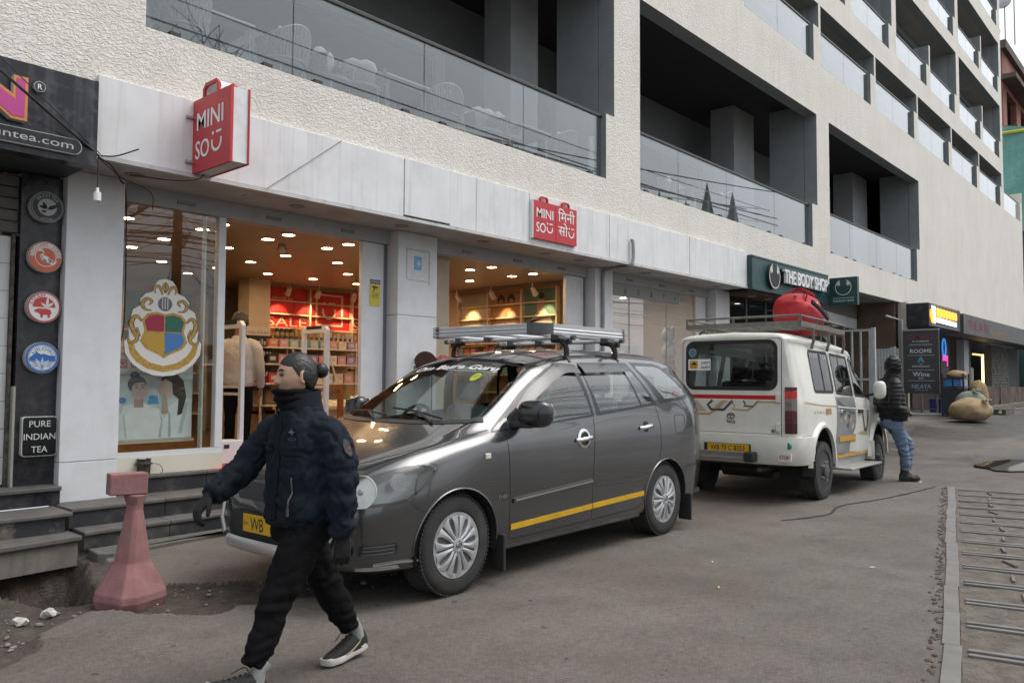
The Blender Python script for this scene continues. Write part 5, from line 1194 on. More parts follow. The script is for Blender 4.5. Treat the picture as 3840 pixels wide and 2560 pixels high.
q=MB();pod(q,(18.857,6.58,3.60),0.185,BX,UZ,0,0);q.text('THE BODY SHOP',(18.857,6.58,3.26),BX,UZ,w=0.48,h=0.05,align='C');q.build('print',sign_white,gb_,recalc=False)
MB().box(18.856,18.8595,6.34,6.82,3.345,3.353).build('rule',sign_white,gb_)
bs=thing('green_shop','dark glazed front of the green shop behind the white van','shop front',(17,7.6,0.2))
fr=M('teal_frame',(0.03,0.06,0.065),0.4)
for x in (15.15,15.95,16.9,17.9,18.75):MB().box(x-0.035,x+0.035,7.58,7.66,0.2,3.17).build('mullion',fr,bs)
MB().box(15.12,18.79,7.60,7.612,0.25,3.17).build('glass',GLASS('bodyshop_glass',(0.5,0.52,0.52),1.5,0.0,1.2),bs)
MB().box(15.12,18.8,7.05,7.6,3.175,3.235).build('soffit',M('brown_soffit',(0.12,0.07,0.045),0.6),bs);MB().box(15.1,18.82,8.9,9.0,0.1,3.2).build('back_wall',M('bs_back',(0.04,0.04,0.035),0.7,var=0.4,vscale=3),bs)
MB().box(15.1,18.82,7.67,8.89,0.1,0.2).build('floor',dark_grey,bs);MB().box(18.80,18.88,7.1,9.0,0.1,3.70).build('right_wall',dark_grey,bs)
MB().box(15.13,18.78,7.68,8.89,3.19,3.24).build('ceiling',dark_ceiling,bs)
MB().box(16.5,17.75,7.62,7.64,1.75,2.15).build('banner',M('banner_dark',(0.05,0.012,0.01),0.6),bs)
q=MB();q.text('THE KNOCKOUT',(16.55,7.6165,1.86),UX,UZ,w=1.15,h=0.16,bold=0.015);q.build('banner_words',M('banner_letters',(0.45,0.35,0.25),0.6),bs)
lsm=M('lamp_small',(1,1,1),0.5,emit=(1,0.95,0.85),estr=12);l4=None
for x,y in ((15.6,7.3),(16.4,7.3),(17.2,7.3),(16.0,8.2),(17.0,8.3)):
 o=downlight(x,y,3.173 if y < 7.6 else 3.188,lsm if y > 7.6 else M('lamp_off',(0.5,0.45,0.4),0.4),'small downlight of the dark green shop, '+('in its soffit, ' if y < 7.6 else 'inside, ')+{15.6:'leftmost',16.4:'middle one',17.2:'rightmost',16.0:'left one',17.0:'right one'}[x],'downlights of the green shop')
# ================================================================ VEHICLES
def loft(rows,U,nu,nj):
 """rows: list of (y list, w list) over stations U -> dense half surface P[i][j] (u, y, w)"""
 q=np.concatenate([np.linspace(a,b,max(2,int(round((b-a)/(U[-1]-U[0])*nu))+1))[:-1] for a,b in zip(U[:-1],U[1:])]+[[U[-1]]])
 Y=np.array([pchip(U,r[0],q) for r in rows]);Wz=np.array([pchip(U,r[1],q) for r in rows])
 J=np.arange(len(rows));t=np.concatenate([np.linspace(a,a+1,nj+1)[:-1] for a in J[:-1]]+[[J[-1]]])
 out= []
 for i in range(len(q)):
  out.append(list(zip([q[i]]*len(t),pchip(J,Y[:,i],t),pchip(J,Wz[:,i],t))))
 return out
def shell(P):
 """mirror the half surface about y = 0 and return a bmesh"""
 bm=bmesh.new();a,b=len(P),len(P[0])
 for s_ in (-1,1):
  vs= [[bm.verts.new((p[0],s_*p[1],p[2])) for p in r] for r in P]
  for i in range(a-1):
   for j in range(b-1):
    f= [vs[i][j],vs[i+1][j],vs[i+1][j+1],vs[i][j+1]]
    bm.faces.new(f if s_ < 0 else f[::-1])
 bmesh.ops.remove_doubles(bm,verts=bm.verts,dist=1e-4)
 bmesh.ops.dissolve_degenerate(bm,edges=bm.edges,dist=1e-5)
 bm.normal_update();return bm
def knife(bm,poly,ax,filt):
 """cut outline poly into the faces for which filt(center, normal) holds; ax: the two coordinates (or functions) of the outline; returns the faces inside"""
 ax= [(lambda v,k=k:v[k]) if isinstance(k,int) else k for k in ax]
 lo= [min(p[i] for p in poly)-0.002 for i in (0,1)];hi= [max(p[i] for p in poly)+0.002 for i in (0,1)]
 n=len(poly)
 def axvec(k):
  o=ax[k](Vector((0,0,0)));return Vector([ax[k](Vector(e))-o for e in ((1,0,0),(0,1,0),(0,0,1))])
 OFFS= (ax[0](Vector((0,0,0))),ax[1](Vector((0,0,0))))
 A,B=axvec(0),axvec(1);nrm=A.cross(B).normalized()
 G=Matrix((A,B,nrm)).inverted()
 for i in range(n):
  p,q_=poly[i],poly[(i+1) % n]
  if math.hypot(p[0]-q_[0],p[1]-q_[1]) < 1e-6:continue
  e0,e1= [min(p[k],q_[k])-0.03 for k in (0,1)],[max(p[k],q_[k])+0.03 for k in (0,1)]
  fs= []
  for f in bm.faces:
   if not filt(f.calc_center_median(),f.normal):continue
   xs_= [ax[0](v.co) for v in f.verts];ys_= [ax[1](v.co) for v in f.verts]
   if max(xs_) < lo[0] or min(xs_) > hi[0] or max(ys_) < lo[1] or min(ys_) > hi[1]:continue
   if max(xs_) < e0[0] or min(xs_) > e1[0] or max(ys_) < e0[1] or min(ys_) > e1[1]:continue
   fs.append(f)
  if not fs:continue
  d=G @ Vector((q_[0]-p[0],q_[1]-p[1],0));co=G @ Vector((p[0]-OFFS[0],p[1]-OFFS[1],0))
  geom=list({v for f in fs for v in f.verts})+list({e for f in fs for e in f.edges})+fs
  bmesh.ops.bisect_plane(bm,geom=geom,dist=1e-6,plane_co=co,plane_no=d.cross(nrm).normalized())
 bm.normal_update()
 return [f for f in bm.faces if filt(f.calc_center_median(),f.normal) and inpoly((ax[0](f.calc_center_median()),ax[1](f.calc_center_median())),poly)]
def take(bm,faces,mb=None,push=0.0):
 """move faces out of bm into a mesh builder"""
 mb=mb or MB();idx= {};off=len(mb.v)
 for f in faces:
  for v in f.verts:
   if v not in idx:idx[v]=off+len(idx);mb.v.append(tuple(v.co-v.normal*push))
 for f in faces:mb.f.append([idx[v] for v in f.verts]);mb.m.append(0)
 bmesh.ops.delete(bm,geom=faces,context='FACES');return mb
def bm_part(bm,name,mat,parent,smooth=40):
 me=bpy.data.meshes.new(name);bm.to_mesh(me);o=bpy.data.objects.new(name,me);C.objects.link(o);o.parent=parent;me.materials.append(mat)
 OFF[o.name]=Vector((0,0,0))
 me.shade_smooth();me.set_sharp_from_angle(angle=rad(smooth));return o
def bvh_of(bm):return BVHTree.FromBMesh(bm)
def onto(bvh,p,d,lift=0.0):
 h=bvh.ray_cast(Vector(p),Vector(d),6)
 if h[0] is None:return None
 n=h[1] if h[1].dot(Vector(d)) < 0 else-h[1]
 return h[0]+n*lift,n
def line_on(bvh,pts,d,w,lift,mb,closed=False,step=0.03):
 """a thin ribbon lying on the surface along a projected polyline"""
 P= []
 pts= [Vector(p) for p in pts]
 if closed:pts=pts+[pts[0]]
 for a,b in zip(pts[:-1],pts[1:]):
  n=max(1,int((b-a).length/step))
  P += [a.lerp(b,i/n) for i in range(n)]
 P.append(pts[-1])
 H= [onto(bvh,p-Vector(d)*0.6,d,lift) for p in P]
 H= [h for h in H if h]
 L_,R_= [],[]
 for i in range(len(H)):
  t= (H[min(i+1,len(H)-1)][0]-H[max(i-1,0)][0])
  if t.length < 1e-6:continue
  s_=t.normalized().cross(H[i][1])*(w/2);L_.append(H[i][0]+s_);R_.append(H[i][0]-s_)
 if len(L_) > 1:mb.grid([L_,R_])
 return mb
def plate_on(bvh,poly2,o,ux,uy,d,lift,mb,n=1,back=0.6):
 """flat outline projected onto the surface (decal with the surface's curve)"""
 o,ux,uy,d=Vector(o),Vector(ux),Vector(uy),Vector(d)
 pts= []
 for x,y in poly2:
  h=onto(bvh,o+ux*x+uy*y-d*back,d,lift)
  if h:pts.append(h[0])
 if len(pts) > 2:mb.add(pts,[tuple(range(len(pts)))])
 return mb
def text_on(bvh,txt,o,ux,uy,d,lift,mb,**k):
 t=MB().text(txt,o,ux,uy,**k);n0=len(mb.v);d=Vector(d)
 vs= []
 for v in t.v:
  h=onto(bvh,Vector(v)-d*0.6,d,lift);vs.append(h[0] if h else Vector(v))
 return mb.add(vs,t.f)
tyre_m=M('tyre',(0.028,0.027,0.026),0.85,var=0.3,vscale=8,dirt=0.7,dscale=3,dcol=(0.075,0.068,0.06),bump=0.2,bscale=80)
rim_silver=M('rim_silver',(0.50,0.51,0.52),0.35,metal=0.6,var=0.06)
chrome=M('chrome',(0.75,0.75,0.76),0.12,metal=1.0)
plast=M('black_plastic',(0.022,0.022,0.023),0.55)
rubber=M('rubber_seal',(0.012,0.012,0.012),0.6)
def wheel(parent,c,r,w,out,style,spin=0.0):
 """out = -1: the outer face looks to -y (local)"""
 t=bpy.data.objects.new('wheel',None);C.objects.link(t);t.parent=parent;t.location=c;OFF[t.name]=Vector((0,0,0))
 rr=r*0.655
 q=MB();q.lathe([(rr,-w*0.40),(rr+0.01,-w*0.5),(r*0.86,-w*0.53),(r*0.955,-w*0.47),(r*0.99,-w*0.38),(r,-w*0.2),(r,w*0.2),(r*0.99,w*0.38),(r*0.955,w*0.47),(r*0.86,w*0.53),(rr+0.01,w*0.5),(rr,w*0.40)],ax='Y',n=56)
 for k in range(72):                        # tread blocks on the shoulder
  a=2*math.pi*k/72
  for s_ in (-1,1):
   M4=Matrix.Rotation(-a,4,'Y');c_=M4 @ Vector((r-0.002,s_*w*0.36,0))
   q.cbox(c_,0.012,w*0.2,2*math.pi*r/72*0.62,M4=M4)
 q.build('tyre',tyre_m,t,smooth=40)
 q=MB();q.lathe([(rr*1.0,out*w*0.46),(rr*0.97,out*w*0.40),(rr*0.93,out*w*0.1),(rr*0.9,out*-w*0.3)],ax='Y',n=48);q.build('rim_well',M('rim_well_'+style,(0.05,0.05,0.052) if style == 'steel' else (0.12,0.12,0.125),0.5,metal=0.4),t,smooth=60,recalc=False)
 q=MB();q.lathe([(0,out*-w*0.05),(rr*0.92,out*-w*0.05)],ax='Y',n=32);q.build('brake_disc',M('brake_dark',(0.02,0.02,0.021),0.6),t,recalc=False)
 if style == 'cover':
  yo=out*w*0.47
  q=MB();q.lathe([(rr*1.02,yo-out*0.02),(rr*1.0,yo+out*0.004),(rr*0.86,yo+out*0.002),(rr*0.85,yo-out*0.015)],ax='Y',n=56);q.build('rim_ring',rim_silver,t,smooth=50,recalc=False)
  for k in range(7):
   for s_ in (-1,1):
    sp=MB();a=spin+2*math.pi*k/7
    def pt(rad_,off,dy):
     x,z=rad_,off;return (x*math.cos(a)-z*math.sin(a),yo+out*dy,x*math.sin(a)+z*math.cos(a))
    i0,i1= (0.008,0.030),(0.014,0.062)
    st= [(0.045,0.003,0.024,0.014),(rr*0.45,0.004,0.030,0.016),(rr*0.72,0.007,0.050,0.010),(rr*0.90,0.009,0.082,0.003)]
    top= [[pt(x,s_*a0,h) for x,a0,a1,h in st],[pt(x,s_*(a0+a1)/2,h+0.006) for x,a0,a1,h in st],[pt(x,s_*a1,h) for x,a0,a1,h in st],[pt(x,s_*(a1+0.002),h-0.02) for x,a0,a1,h in st]]
    sp.grid([[pt(x,s_*(a0-0.0005),h-0.02) for x,a0,a1,h in st]]+top);sp.build('spoke',rim_silver,t,smooth=35)
  q=MB();q.lathe([(0.05,yo+out*0.008),(0.046,yo+out*0.022),(0.032,yo+out*0.024),(0.03,yo+out*0.02),(0,yo+out*0.021)],ax='Y',n=28);q.build('hub_cap',rim_silver,t,smooth=40)
  q=MB()
  for rx,rz_ in ((0.024,0.016),(0.009,0.016),(0.016,0.006)):
   pts= [(rx*math.cos(b),yo+out*0.0255,rz_*math.sin(b)) for b in [2*math.pi*i/20 for i in range(21)]];q.tube(pts,0.0018,5,cap=False)
  q.build('hub_emblem',M('emblem_dark',(0.2,0.2,0.21),0.3,metal=0.8),t)
 else:
  yo=out*w*0.2
  stl=M('steel_wheel',(0.12,0.12,0.12),0.5,metal=0.5,var=0.2,dirt=0.4)
  q=MB();q.lathe([(rr*0.98,out*w*0.42),(rr*0.86,out*w*0.36),(rr*0.84,yo),(rr*0.62,yo+out*0.05),(rr*0.42,yo+out*0.055),(rr*0.36,yo+out*0.02),(rr*0.36,yo+out*0.09),(rr*0.2,yo+out*0.1),(0,yo+out*0.1)],ax='Y',n=40);q.build('disc',stl,t,smooth=35,recalc=False)
  for k in range(5):
   a=2*math.pi*k/5;MB().tube([(rr*0.5*math.cos(a),yo+out*0.03,rr*0.5*math.sin(a)),(rr*0.5*math.cos(a),yo+out*0.085,rr*0.5*math.sin(a))],0.012,6).build('wheel_nut',rim_silver,t)
  for k in range(8):
   a=2*math.pi*(k+0.5)/8;c_= (rr*0.72*math.cos(a),yo+out*0.036,rr*0.72*math.sin(a))
   MB().tube([(c_[0],c_[1]-out*0.012,c_[2]),(c_[0],c_[1]+out*0.004,c_[2])],0.022,10).build('vent_hole',rubber,t)
 return t
def seat(parent,x,y,mat,head=True,z=0.32):
 """car seat facing -x (local)"""
 q=MB();q.box(x-0.28,x+0.24,y-0.25,y+0.25,z,z+0.26);o=q.build('seat_cushion',mat,parent,bevel=0.05)
 q=MB();q.add([(x+0.16,y-0.25,z+0.2),(x+0.30,y-0.25,z+0.2),(x+0.46,y-0.22,z+0.82),(x+0.36,y-0.22,z+0.84),(x+0.16,y+0.25,z+0.2),(x+0.30,y+0.25,z+0.2),(x+0.46,y+0.22,z+0.82),(x+0.36,y+0.22,z+0.84)],[(0,1,2,3),(4,7,6,5),(0,4,5,1),(1,5,6,2),(2,6,7,3),(3,7,4,0)]);q.build('seat_back',mat,parent,bevel=0.05)
 if head:
  q=MB();q.box(x+0.36,x+0.46,y-0.13,y+0.13,z+0.86,z+1.04);q.build('headrest',mat,parent,bevel=0.04)
# ---------------------------------------------------------------- grey people carrier
car_grey=M('car_grey',(0.105,0.106,0.108),0.24,metal=0.82,spec=0.5,coat=1.0,var=0.05,vscale=3,dirt=0.10,dscale=0.8,dcol=(0.10,0.094,0.085))
car_glass=GLASS('car_glass',(0.66,0.74,0.72),1.52,0.0,1.9,film=.06,fcol=(.4,.44,.43))
wind_glass=GLASS('windscreen_glass',(0.66,0.76,0.73),1.5,0.0,0.95)
HX,HY=3.712,3.765;HEAD=rad(2.0)
van=thing('people_carrier','dark grey people carrier with silver roof carrier and yellow side strip','car',(HX-math.sin(HEAD)*0.885,HY+math.cos(HEAD)*0.885,0.0),rz=HEAD,local=True)
U= [-.845,-.83,-.79,-.73,-.64,-.5,-.3,0,.33,.6,.85,1.08,1.6,2.3,2.9,3.25,3.5,3.66,3.74,3.78]
def ext(front,mid,rear):    # helper: values for the first stations, one constant for the middle, values for the last five
 return front+[mid]*(len(U)-len(front)-len(rear))+rear
rows= [
 (ext([0,.28,.44,.56,.65,.72,.76,.78],.78,[.76,.70,.58,.42,0]),ext([.36,.30,.265,.24,.225,.215,.21,.22],.235,[.27,.30,.34,.40,.5])),
 (ext([0,.34,.53,.65,.735,.795,.835,.853],.856,[.845,.79,.68,.52,0]),ext([.38,.33,.29,.26,.245,.24,.24,.245],.255,[.29,.33,.38,.44,.55])),
 (ext([0,.39,.585,.70,.775,.825,.862,.876],.878,[.868,.82,.72,.57,0]),ext([.42,.41,.41,.40,.40,.40,.40,.40],.41,[.42,.44,.46,.5,.6])),
 (ext([0,.40,.60,.715,.787,.835,.872,.885],.886,[.88,.84,.745,.60,0]),ext([.46,.50,.53,.555,.58,.605,.63,.645],.65,[.66,.66,.66,.66,.7])),
 (ext([0,.37,.56,.675,.75,.803,.845,.866],.876,[.87,.83,.74,.6,0]),ext([.49,.56,.625,.675,.72,.775,.825,.875],.945,[1.02,1.0,.98,.95,.8])),
 ([0,.33,.50,.605,.685,.745,.795,.822,.835,.845,.848,.848,.848,.843,.83,.82,.78,.70,.56,0],[.505,.585,.665,.725,.785,.845,.90,.96,1.02,1.04,1.06,1.075,1.105,1.155,1.195,1.22,1.22,1.18,1.1,.85]),
 ([0,.30,.46,.555,.63,.69,.74,.765,.785,.79,.79,.79,.79,.785,.77,.755,.71,.63,.48,0],[.51,.595,.685,.75,.815,.875,.935,.995,1.06,1.14,1.23,1.295,1.325,1.36,1.38,1.375,1.33,1.26,1.15,.87]),
 ([0,.25,.40,.485,.56,.62,.67,.70,.738,.72,.70,.685,.68,.675,.665,.65,.62,.55,.42,0],[.512,.60,.70,.768,.835,.893,.95,1.015,1.10,1.235,1.37,1.485,1.55,1.57,1.555,1.505,1.42,1.32,1.18,.88]),
 ([0,.21,.34,.43,.51,.57,.62,.655,.70,.68,.655,.635,.63,.625,.615,.60,.57,.50,.38,0],[.513,.602,.705,.775,.843,.90,.958,1.025,1.12,1.262,1.405,1.52,1.60,1.622,1.612,1.575,1.48,1.36,1.2,.885]),
 ([0,.10,.17,.22,.27,.30,.32,.33,.35,.34,.33,.325,.32,.32,.31,.30,.29,.26,.2,0],[.514,.605,.715,.788,.858,.915,.975,1.048,1.168,1.315,1.46,1.58,1.660,1.685,1.682,1.66,1.56,1.42,1.22,.89]),
 ([0]*20,[.514,.606,.718,.792,.862,.92,.98,1.056,1.188,1.34,1.485,1.605,1.676,1.70,1.697,1.678,1.60,1.45,1.24,.89])]
P=loft(rows,U,84,4)
bm=shell(P)
near=lambda c,n:c.y <-0.3 and n.y <-0.15
far=lambda c,n:c.y > 0.3 and n.y > 0.15
sides= ((near,-1),(far,1))
BVH0=bvh_of(bm)
WIN= {'front_door_window':[(.615,1.062),(1.585,1.132),(1.49,1.505),(1.36,1.517),(1.2,1.468),(1.0,1.385),(.82,1.275),(.69,1.165)],
  'rear_door_window':[(1.715,1.143),(2.355,1.190),(2.215,1.535),(1.595,1.52)],
  'rear_door_quarter':[(2.39,1.193),(2.60,1.208),(2.34,1.537),(2.255,1.537)],
  'front_quarter_window':[(.395,1.052),(.565,1.064),(.58,1.125),(.56,1.135)],
  'rear_quarter_window':[(2.84,1.232),(3.12,1.25),(3.25,1.275),(3.235,1.32),(3.06,1.46),(2.97,1.515),(2.88,1.535),(2.52,1.54),(2.50,1.52)]}
FRAME= {'door_trim_front':[(.36,1.035),(1.62,1.112),(1.555,1.535),(1.34,1.548),(1.17,1.50),(.98,1.42),(.78,1.305),(.60,1.185),(.40,1.065)],
   'door_trim_rear':[(1.655,1.115),(2.66,1.186),(2.36,1.565),(1.59,1.552)],
   'quarter_trim':[(2.72,1.195),(3.22,1.228),(3.31,1.25),(3.30,1.31),(3.10,1.50),(3.0,1.55),(2.88,1.568),(2.42,1.572)]}
wins= {}
for filt,s_ in sides:
 trims= []
 for nm,poly in WIN.items():wins[(nm,s_)]=take(bm,knife(bm,poly,(0,2),filt))
 for nm,poly in FRAME.items():
  q=take(bm,knife(bm,poly,(0,2),filt));wins[(nm,s_)]=q
WS= [(1.055,-.575),(1.075,-.4),(1.09,-.2),(1.095,0),(1.09,.2),(1.075,.4),(1.055,.575),(.80,.665),(.56,.705),(.40,.72),(.30,.66),(.22,.5),(.17,.3),(.15,0),(.17,-.3),(.22,-.5),(.30,-.66),(.40,-.72),(.56,-.705),(.80,-.665)]
up=lambda c,n:n.z > 0.2 and c.z > 1.0 and c.x < 1.5
wsm=take(bm,knife(bm,WS,(0,1),up))
rearup=lambda c,n:n.x > 0.3 and c.z > 1.0 and c.x > 3.2
RW=rrect(-.55,.55,1.18,1.56,.08)
rwm=take(bm,knife(bm,RW,(1,2),rearup))
lampS= (lambda v:0.7071*v.x-0.7071*(0.885+v.y),lambda v:v.z)
lampF= (lambda v:0.7071*v.x-0.7071*(0.885-v.y),lambda v:v.z)
HL= [(-.165,.82),(-.185,.852),(-.25,.868),(-.35,.862),(-.48,.835),(-.62,.79),(-.735,.735),(-.79,.685),(-.785,.635),(-.62,.628),(-.45,.635),(-.335,.652),(-.25,.71),(-.19,.775)]
fr_=lambda c,n:c.x < 0.1 and c.z > 0.5 and n.y < 0.2 and c.y < 0.1
fr2=lambda c,n:c.x < 0.1 and c.z > 0.5 and n.y >-0.2 and c.y >-0.1
lamps= [(take(bm,knife(bm,HL,lampS,fr_)),-1),(take(bm,knife(bm,HL,lampF,fr2)),1)]
front=lambda c,n:c.x <-0.5 and n.x <-0.25
grille=take(bm,knife(bm,[(-.40,.60),(.40,.60),(.46,.66),(.40,.715),(-.40,.715),(-.46,.66)],(1,2),front))
intake=take(bm,knife(bm,[(-.50,.28),(.50,.28),(.55,.36),(.50,.50),(.42,.53),(-.42,.53),(-.50,.50),(-.55,.36)],(1,2),front))
arches= {}
for ux_ in (0.0,2.75):
 for filt,s_ in sides:
  low=lambda c,n,f=filt:f(c,n) and c.z < 0.8 and abs(c.y) > 0.5
  arches[(ux_,s_)]=take(bm,knife(bm,[(ux_+0.375*math.cos(a),0.335+0.355*math.sin(a)) for a in [2*math.pi*i/32 for i in range(32)]],(0,2),low))
body=bm_part(bm,'body',car_grey,van,32)
bm.free()
trim_gloss=M('window_trim',(0.014,0.0145,0.015),0.18,spec=0.5)
for (nm,s_),q in wins.items():
 if nm.endswith('trim_front') or nm.endswith('trim_rear'):q.build('door_frame',car_grey if False else trim_gloss,van,smooth=40,recalc=False)
 elif nm == 'quarter_trim':q.build('quarter_frame',trim_gloss,van,smooth=40,recalc=False)
 else:q.build(nm,car_glass,van,smooth=60,recalc=False)
wsm.build('windscreen',wind_glass,van,smooth=60,recalc=False)
rwm.build('rear_window',car_glass,van,smooth=60,recalc=False)
grille.build('grille',plast,van,smooth=40,recalc=False);intake.build('lower_intake',plast,van,smooth=40,recalc=False)
for q,s_ in lamps:
 hl=bpy.data.objects.new('headlight',None);C.objects.link(hl);hl.parent=van;OFF[hl.name]=Vector((0,0,0))
 back=MB();back.v=list(q.v);back.f=list(q.f);back.m=list(q.m)
 q.build('lens',GLASS('lamp_lens',(0.88,0.9,0.9),1.5,0.0,1.3,film=0.05,fcol=(0.6,0.6,0.58)),hl,smooth=60,recalc=False)
 cx_,cy_=-0.30,0.60
 back.v= [((v[0]-cx_)*0.97+cx_+0.10,s_*((abs(v[1])-cy_)*0.97+cy_-0.10),v[2]) for v in back.v]
 back.build('housing',M('lamp_housing',(0.34,0.345,0.34),0.3,metal=0.35),hl,smooth=60,recalc=False)
 def probe(sv,z,depth):
  x_,i_= (sv-1.4)/1.4142,(-1.4-sv)/1.4142;d_=Vector((.7071,-s_*.7071,0))
  h_=onto(BVH0,(x_,s_*(.885-i_),z),d_,0.0);return h_[0]+d_*depth,h_[1]
 p0,n0=probe(-.615,.712,.062);dn= (Vector((-.86,s_*.42,.05))*.6+n0*.4).normalized();MM=dn.to_track_quat('Z','Y').to_matrix().to_4x4()
 a=MB();a.lathe([(0.0,-0.05),(0.05,-0.042),(0.08,-0.02),(0.096,0.006)],p0,n=28,M4=MM);a.build('reflector',M('reflector',(0.80,0.81,0.76),0.35,metal=0.15),hl,smooth=60,recalc=False)
 a=MB();a.lathe([(0.094,0.004),(0.104,0.014),(0.106,0.004),(0.096,-0.01)],p0,n=32,M4=MM);a.build('ring',M('lamp_ring_white',(0.82,0.82,0.78),0.3),hl,smooth=60,recalc=False)
 a=MB();a.ell(p0-dn*0.01,0.026,0.026,0.026,14,8);a.build('bulb_cover',M('bulb_grey',(.30,.30,.29),.3,metal=.4),hl,smooth=180)
 p1v,n1=probe(-.385,.765,.040);d2= (n1+Vector((-.2,0,0))).normalized();M2=d2.to_track_quat('Z','Y').to_matrix().to_4x4()
 a=MB();a.lathe([(0.0,-0.02),(0.04,-0.012),(0.058,0.008)],p1v,n=24,M4=M2);a.build('side_reflector',M('side_reflector',(0.22,0.22,0.215),0.25,metal=0.5),hl,smooth=60,recalc=False)
 a=MB();a.ell(p1v+d2*0.004,0.008,0.008,0.008,10,6);a.build('amber_bulb',M('amber',(0.6,0.2,0.05),0.3),hl,smooth=180)
for (ux_,s_),q in arches.items():
 q2=MB();ring_= [(ux_+0.375*math.cos(a),0.335+0.355*math.sin(a)) for a in [math.pi*(-0.08+1.16*i/20) for i in range(21)]]
 q2.grid([[(x,s_*0.872,z) for x,z in ring_],[(x,s_*0.55,z) for x,z in ring_]]);q2.prism([(x,z) for x,z in ring_],(0,s_*0.55,0),(1,0,0),(0,0,1),(0,s_*-0.01,0))
 q2.build('wheel_well',M('well_dark',(0.012,0.012,0.012),0.9),van,smooth=60,recalc=False)
 e=MB();pts= []
 for a in [math.pi*(-0.02+1.04*i/28) for i in range(29)]:
  h=onto(BVH0,(ux_+0.379*math.cos(a),s_*1.6,0.335+0.359*math.sin(a)),(0,-s_,0),0.001)
  if h:pts.append(h[0])
 e.tube(pts,0.0075,6);e.build('arch_lip',car_grey,van,smooth=60)
for ux_ in (0.0,2.75):
 for s_ in (-1,1):wheel(van,(ux_,s_*0.755,0.325),0.325,0.205,s_,'cover',spin=1.47 if ux_ == 0 else 0.35)
MB().box(-0.55,3.5,-0.62,0.62,0.20,0.30).build('underbody',plast,van)
for s_ in (-1,1):MB().box(0.42,2.33,s_*0.80-0.05,s_*0.80+0.05,0.215,0.262).build('sill',M('sill_grey',(0.045,0.045,0.046),0.5,dirt=0.7,dcol=(0.12,0.11,0.1)),van,bevel=0.015)
gap=MB();D_= (0,1,0);Y_=-1.2
def sl(pts,w=0.006,lift=0.0012):
 for s_ in (-1,1):line_on(BVH0,[(x,s_*0.9,z) for x,z in pts],(0,-s_,0),w,lift,gap)
sl([(.40,1.03),(.49,.99),(.505,.85),(.51,.50),(.515,.30),(.55,.285),(1.52,.29)]);sl([(1.60,1.10),(1.575,.85),(1.545,.60),(1.54,.295)])
sl([(1.56,.29),(2.26,.305),(2.33,.35),(2.36,.5)]);sl([(2.62,1.185),(2.66,1.0),(2.655,.80),(2.62,.71)]);sl([(3.66,1.2),(3.64,.9),(3.66,.74)]);sl([(3.12,.60),(3.30,.60),(3.58,.62)],0.006)
sl([(-.40,.63),(-.33,.585),(-.28,.575),(-.2,.583),(-.10,.605)],0.006)
def top(pts,w=0.006):line_on(BVH0,[(x,y,1.3) for x,y in pts],(0,0,-1),w,0.0012,gap)
for s_ in (-1,1):top([(-.62,s_*.50),(-.52,s_*.60),(-.36,s_*.69),(-.2,s_*.735),(0,s_*.765),(.2,s_*.785),(.36,s_*.80)],0.007)
line_on(BVH0,[(-1.4,y,.735) for y in (-.5,-.3,0,.3,.5)],(1,0,0),0.007,0.0012,gap)
gap.build('panel_gaps',rubber,van,smooth=60,recalc=False,kind='stuff')
q=MB()
for s_ in (-1,1):line_on(BVH0,[(x,s_*y,2.2) for x,y in ((1.12,.61),(1.4,.61),(1.8,.607),(2.4,.60),(3.0,.59),(3.3,.57))],(0,0,-1),0.016,0.001,q)
q.build('roof_seam',M('roof_seam',(0.02,0.02,0.02),0.5),van,smooth=60,recalc=False)
q=MB();line_on(BVH0,[(x,y,1.6) for x,y in ((.385,-.735),(.29,-.67),(.20,-.5),(.145,-.3),(.125,0),(.145,.3),(.20,.5),(.29,.67),(.385,.735))],(0,0,-1),0.06,0.004,q);q.build('cowl',plast,van,smooth=60,recalc=False)
for a,b,piv in (((.19,-.50),(.30,.10),(.16,-.45)),((.15,.05),(.33,.62),(.14,.15))):
 A_=onto(BVH0,(a[0]+.03,a[1],2),(0,0,-1),0.022)[0];B_=onto(BVH0,(b[0]+.0,b[1],2),(0,0,-1),0.022)[0];m_=onto(BVH0,((a[0]+b[0])/2+.02,(a[1]+b[1])/2,2),(0,0,-1),0.024)[0];pv=onto(BVH0,(piv[0],piv[1],2),(0,0,-1),0.012)[0]
 w_=MB();w_.tube([A_,m_,B_],0.008,6);w_.tube([pv,m_],0.009,6);w_.build('wiper',plast,van,smooth=60)
q=MB();dn=Vector((0.55,0,-0.83)).normalized();ux_= (0,-1,0);uy_=Vector((0.83,0,0.55)).normalized()
def wtxt(s_,y,off,**k):text_on(BVH0,s_,Vector((0.875,y,1.455))+uy_*off,ux_,uy_,dn,0.004,q,**k)
wtxt('Om Bazra Guru',0.50,0.02,h=0.068,w=0.93,shear=0.32,bold=0.018)
wtxt('Om Bazra Guru',0.503,0.024,h=0.060,w=0.93,shear=0.1,bold=0.004)
plate_on(BVH0,[(0.30,0.0),(0.86,0.0),(0.86,0.007),(0.30,0.007)],Vector((0.875,0.42,1.455))+uy_*0.004,ux_,uy_,dn,0.004,q)
q.build('windscreen_lettering',sign_white,van,recalc=False)
q=MB();plate_on(BVH0,[(0.042*math.cos(a),0.06*math.sin(a)) for a in [2*math.pi*i/20 for i in range(20)]],(0.80,-0.30,1.40),ux_,uy_,dn,0.004,q);q.build('green_sticker',M('lime',(0.42,0.50,0.04),0.5),van,recalc=False)
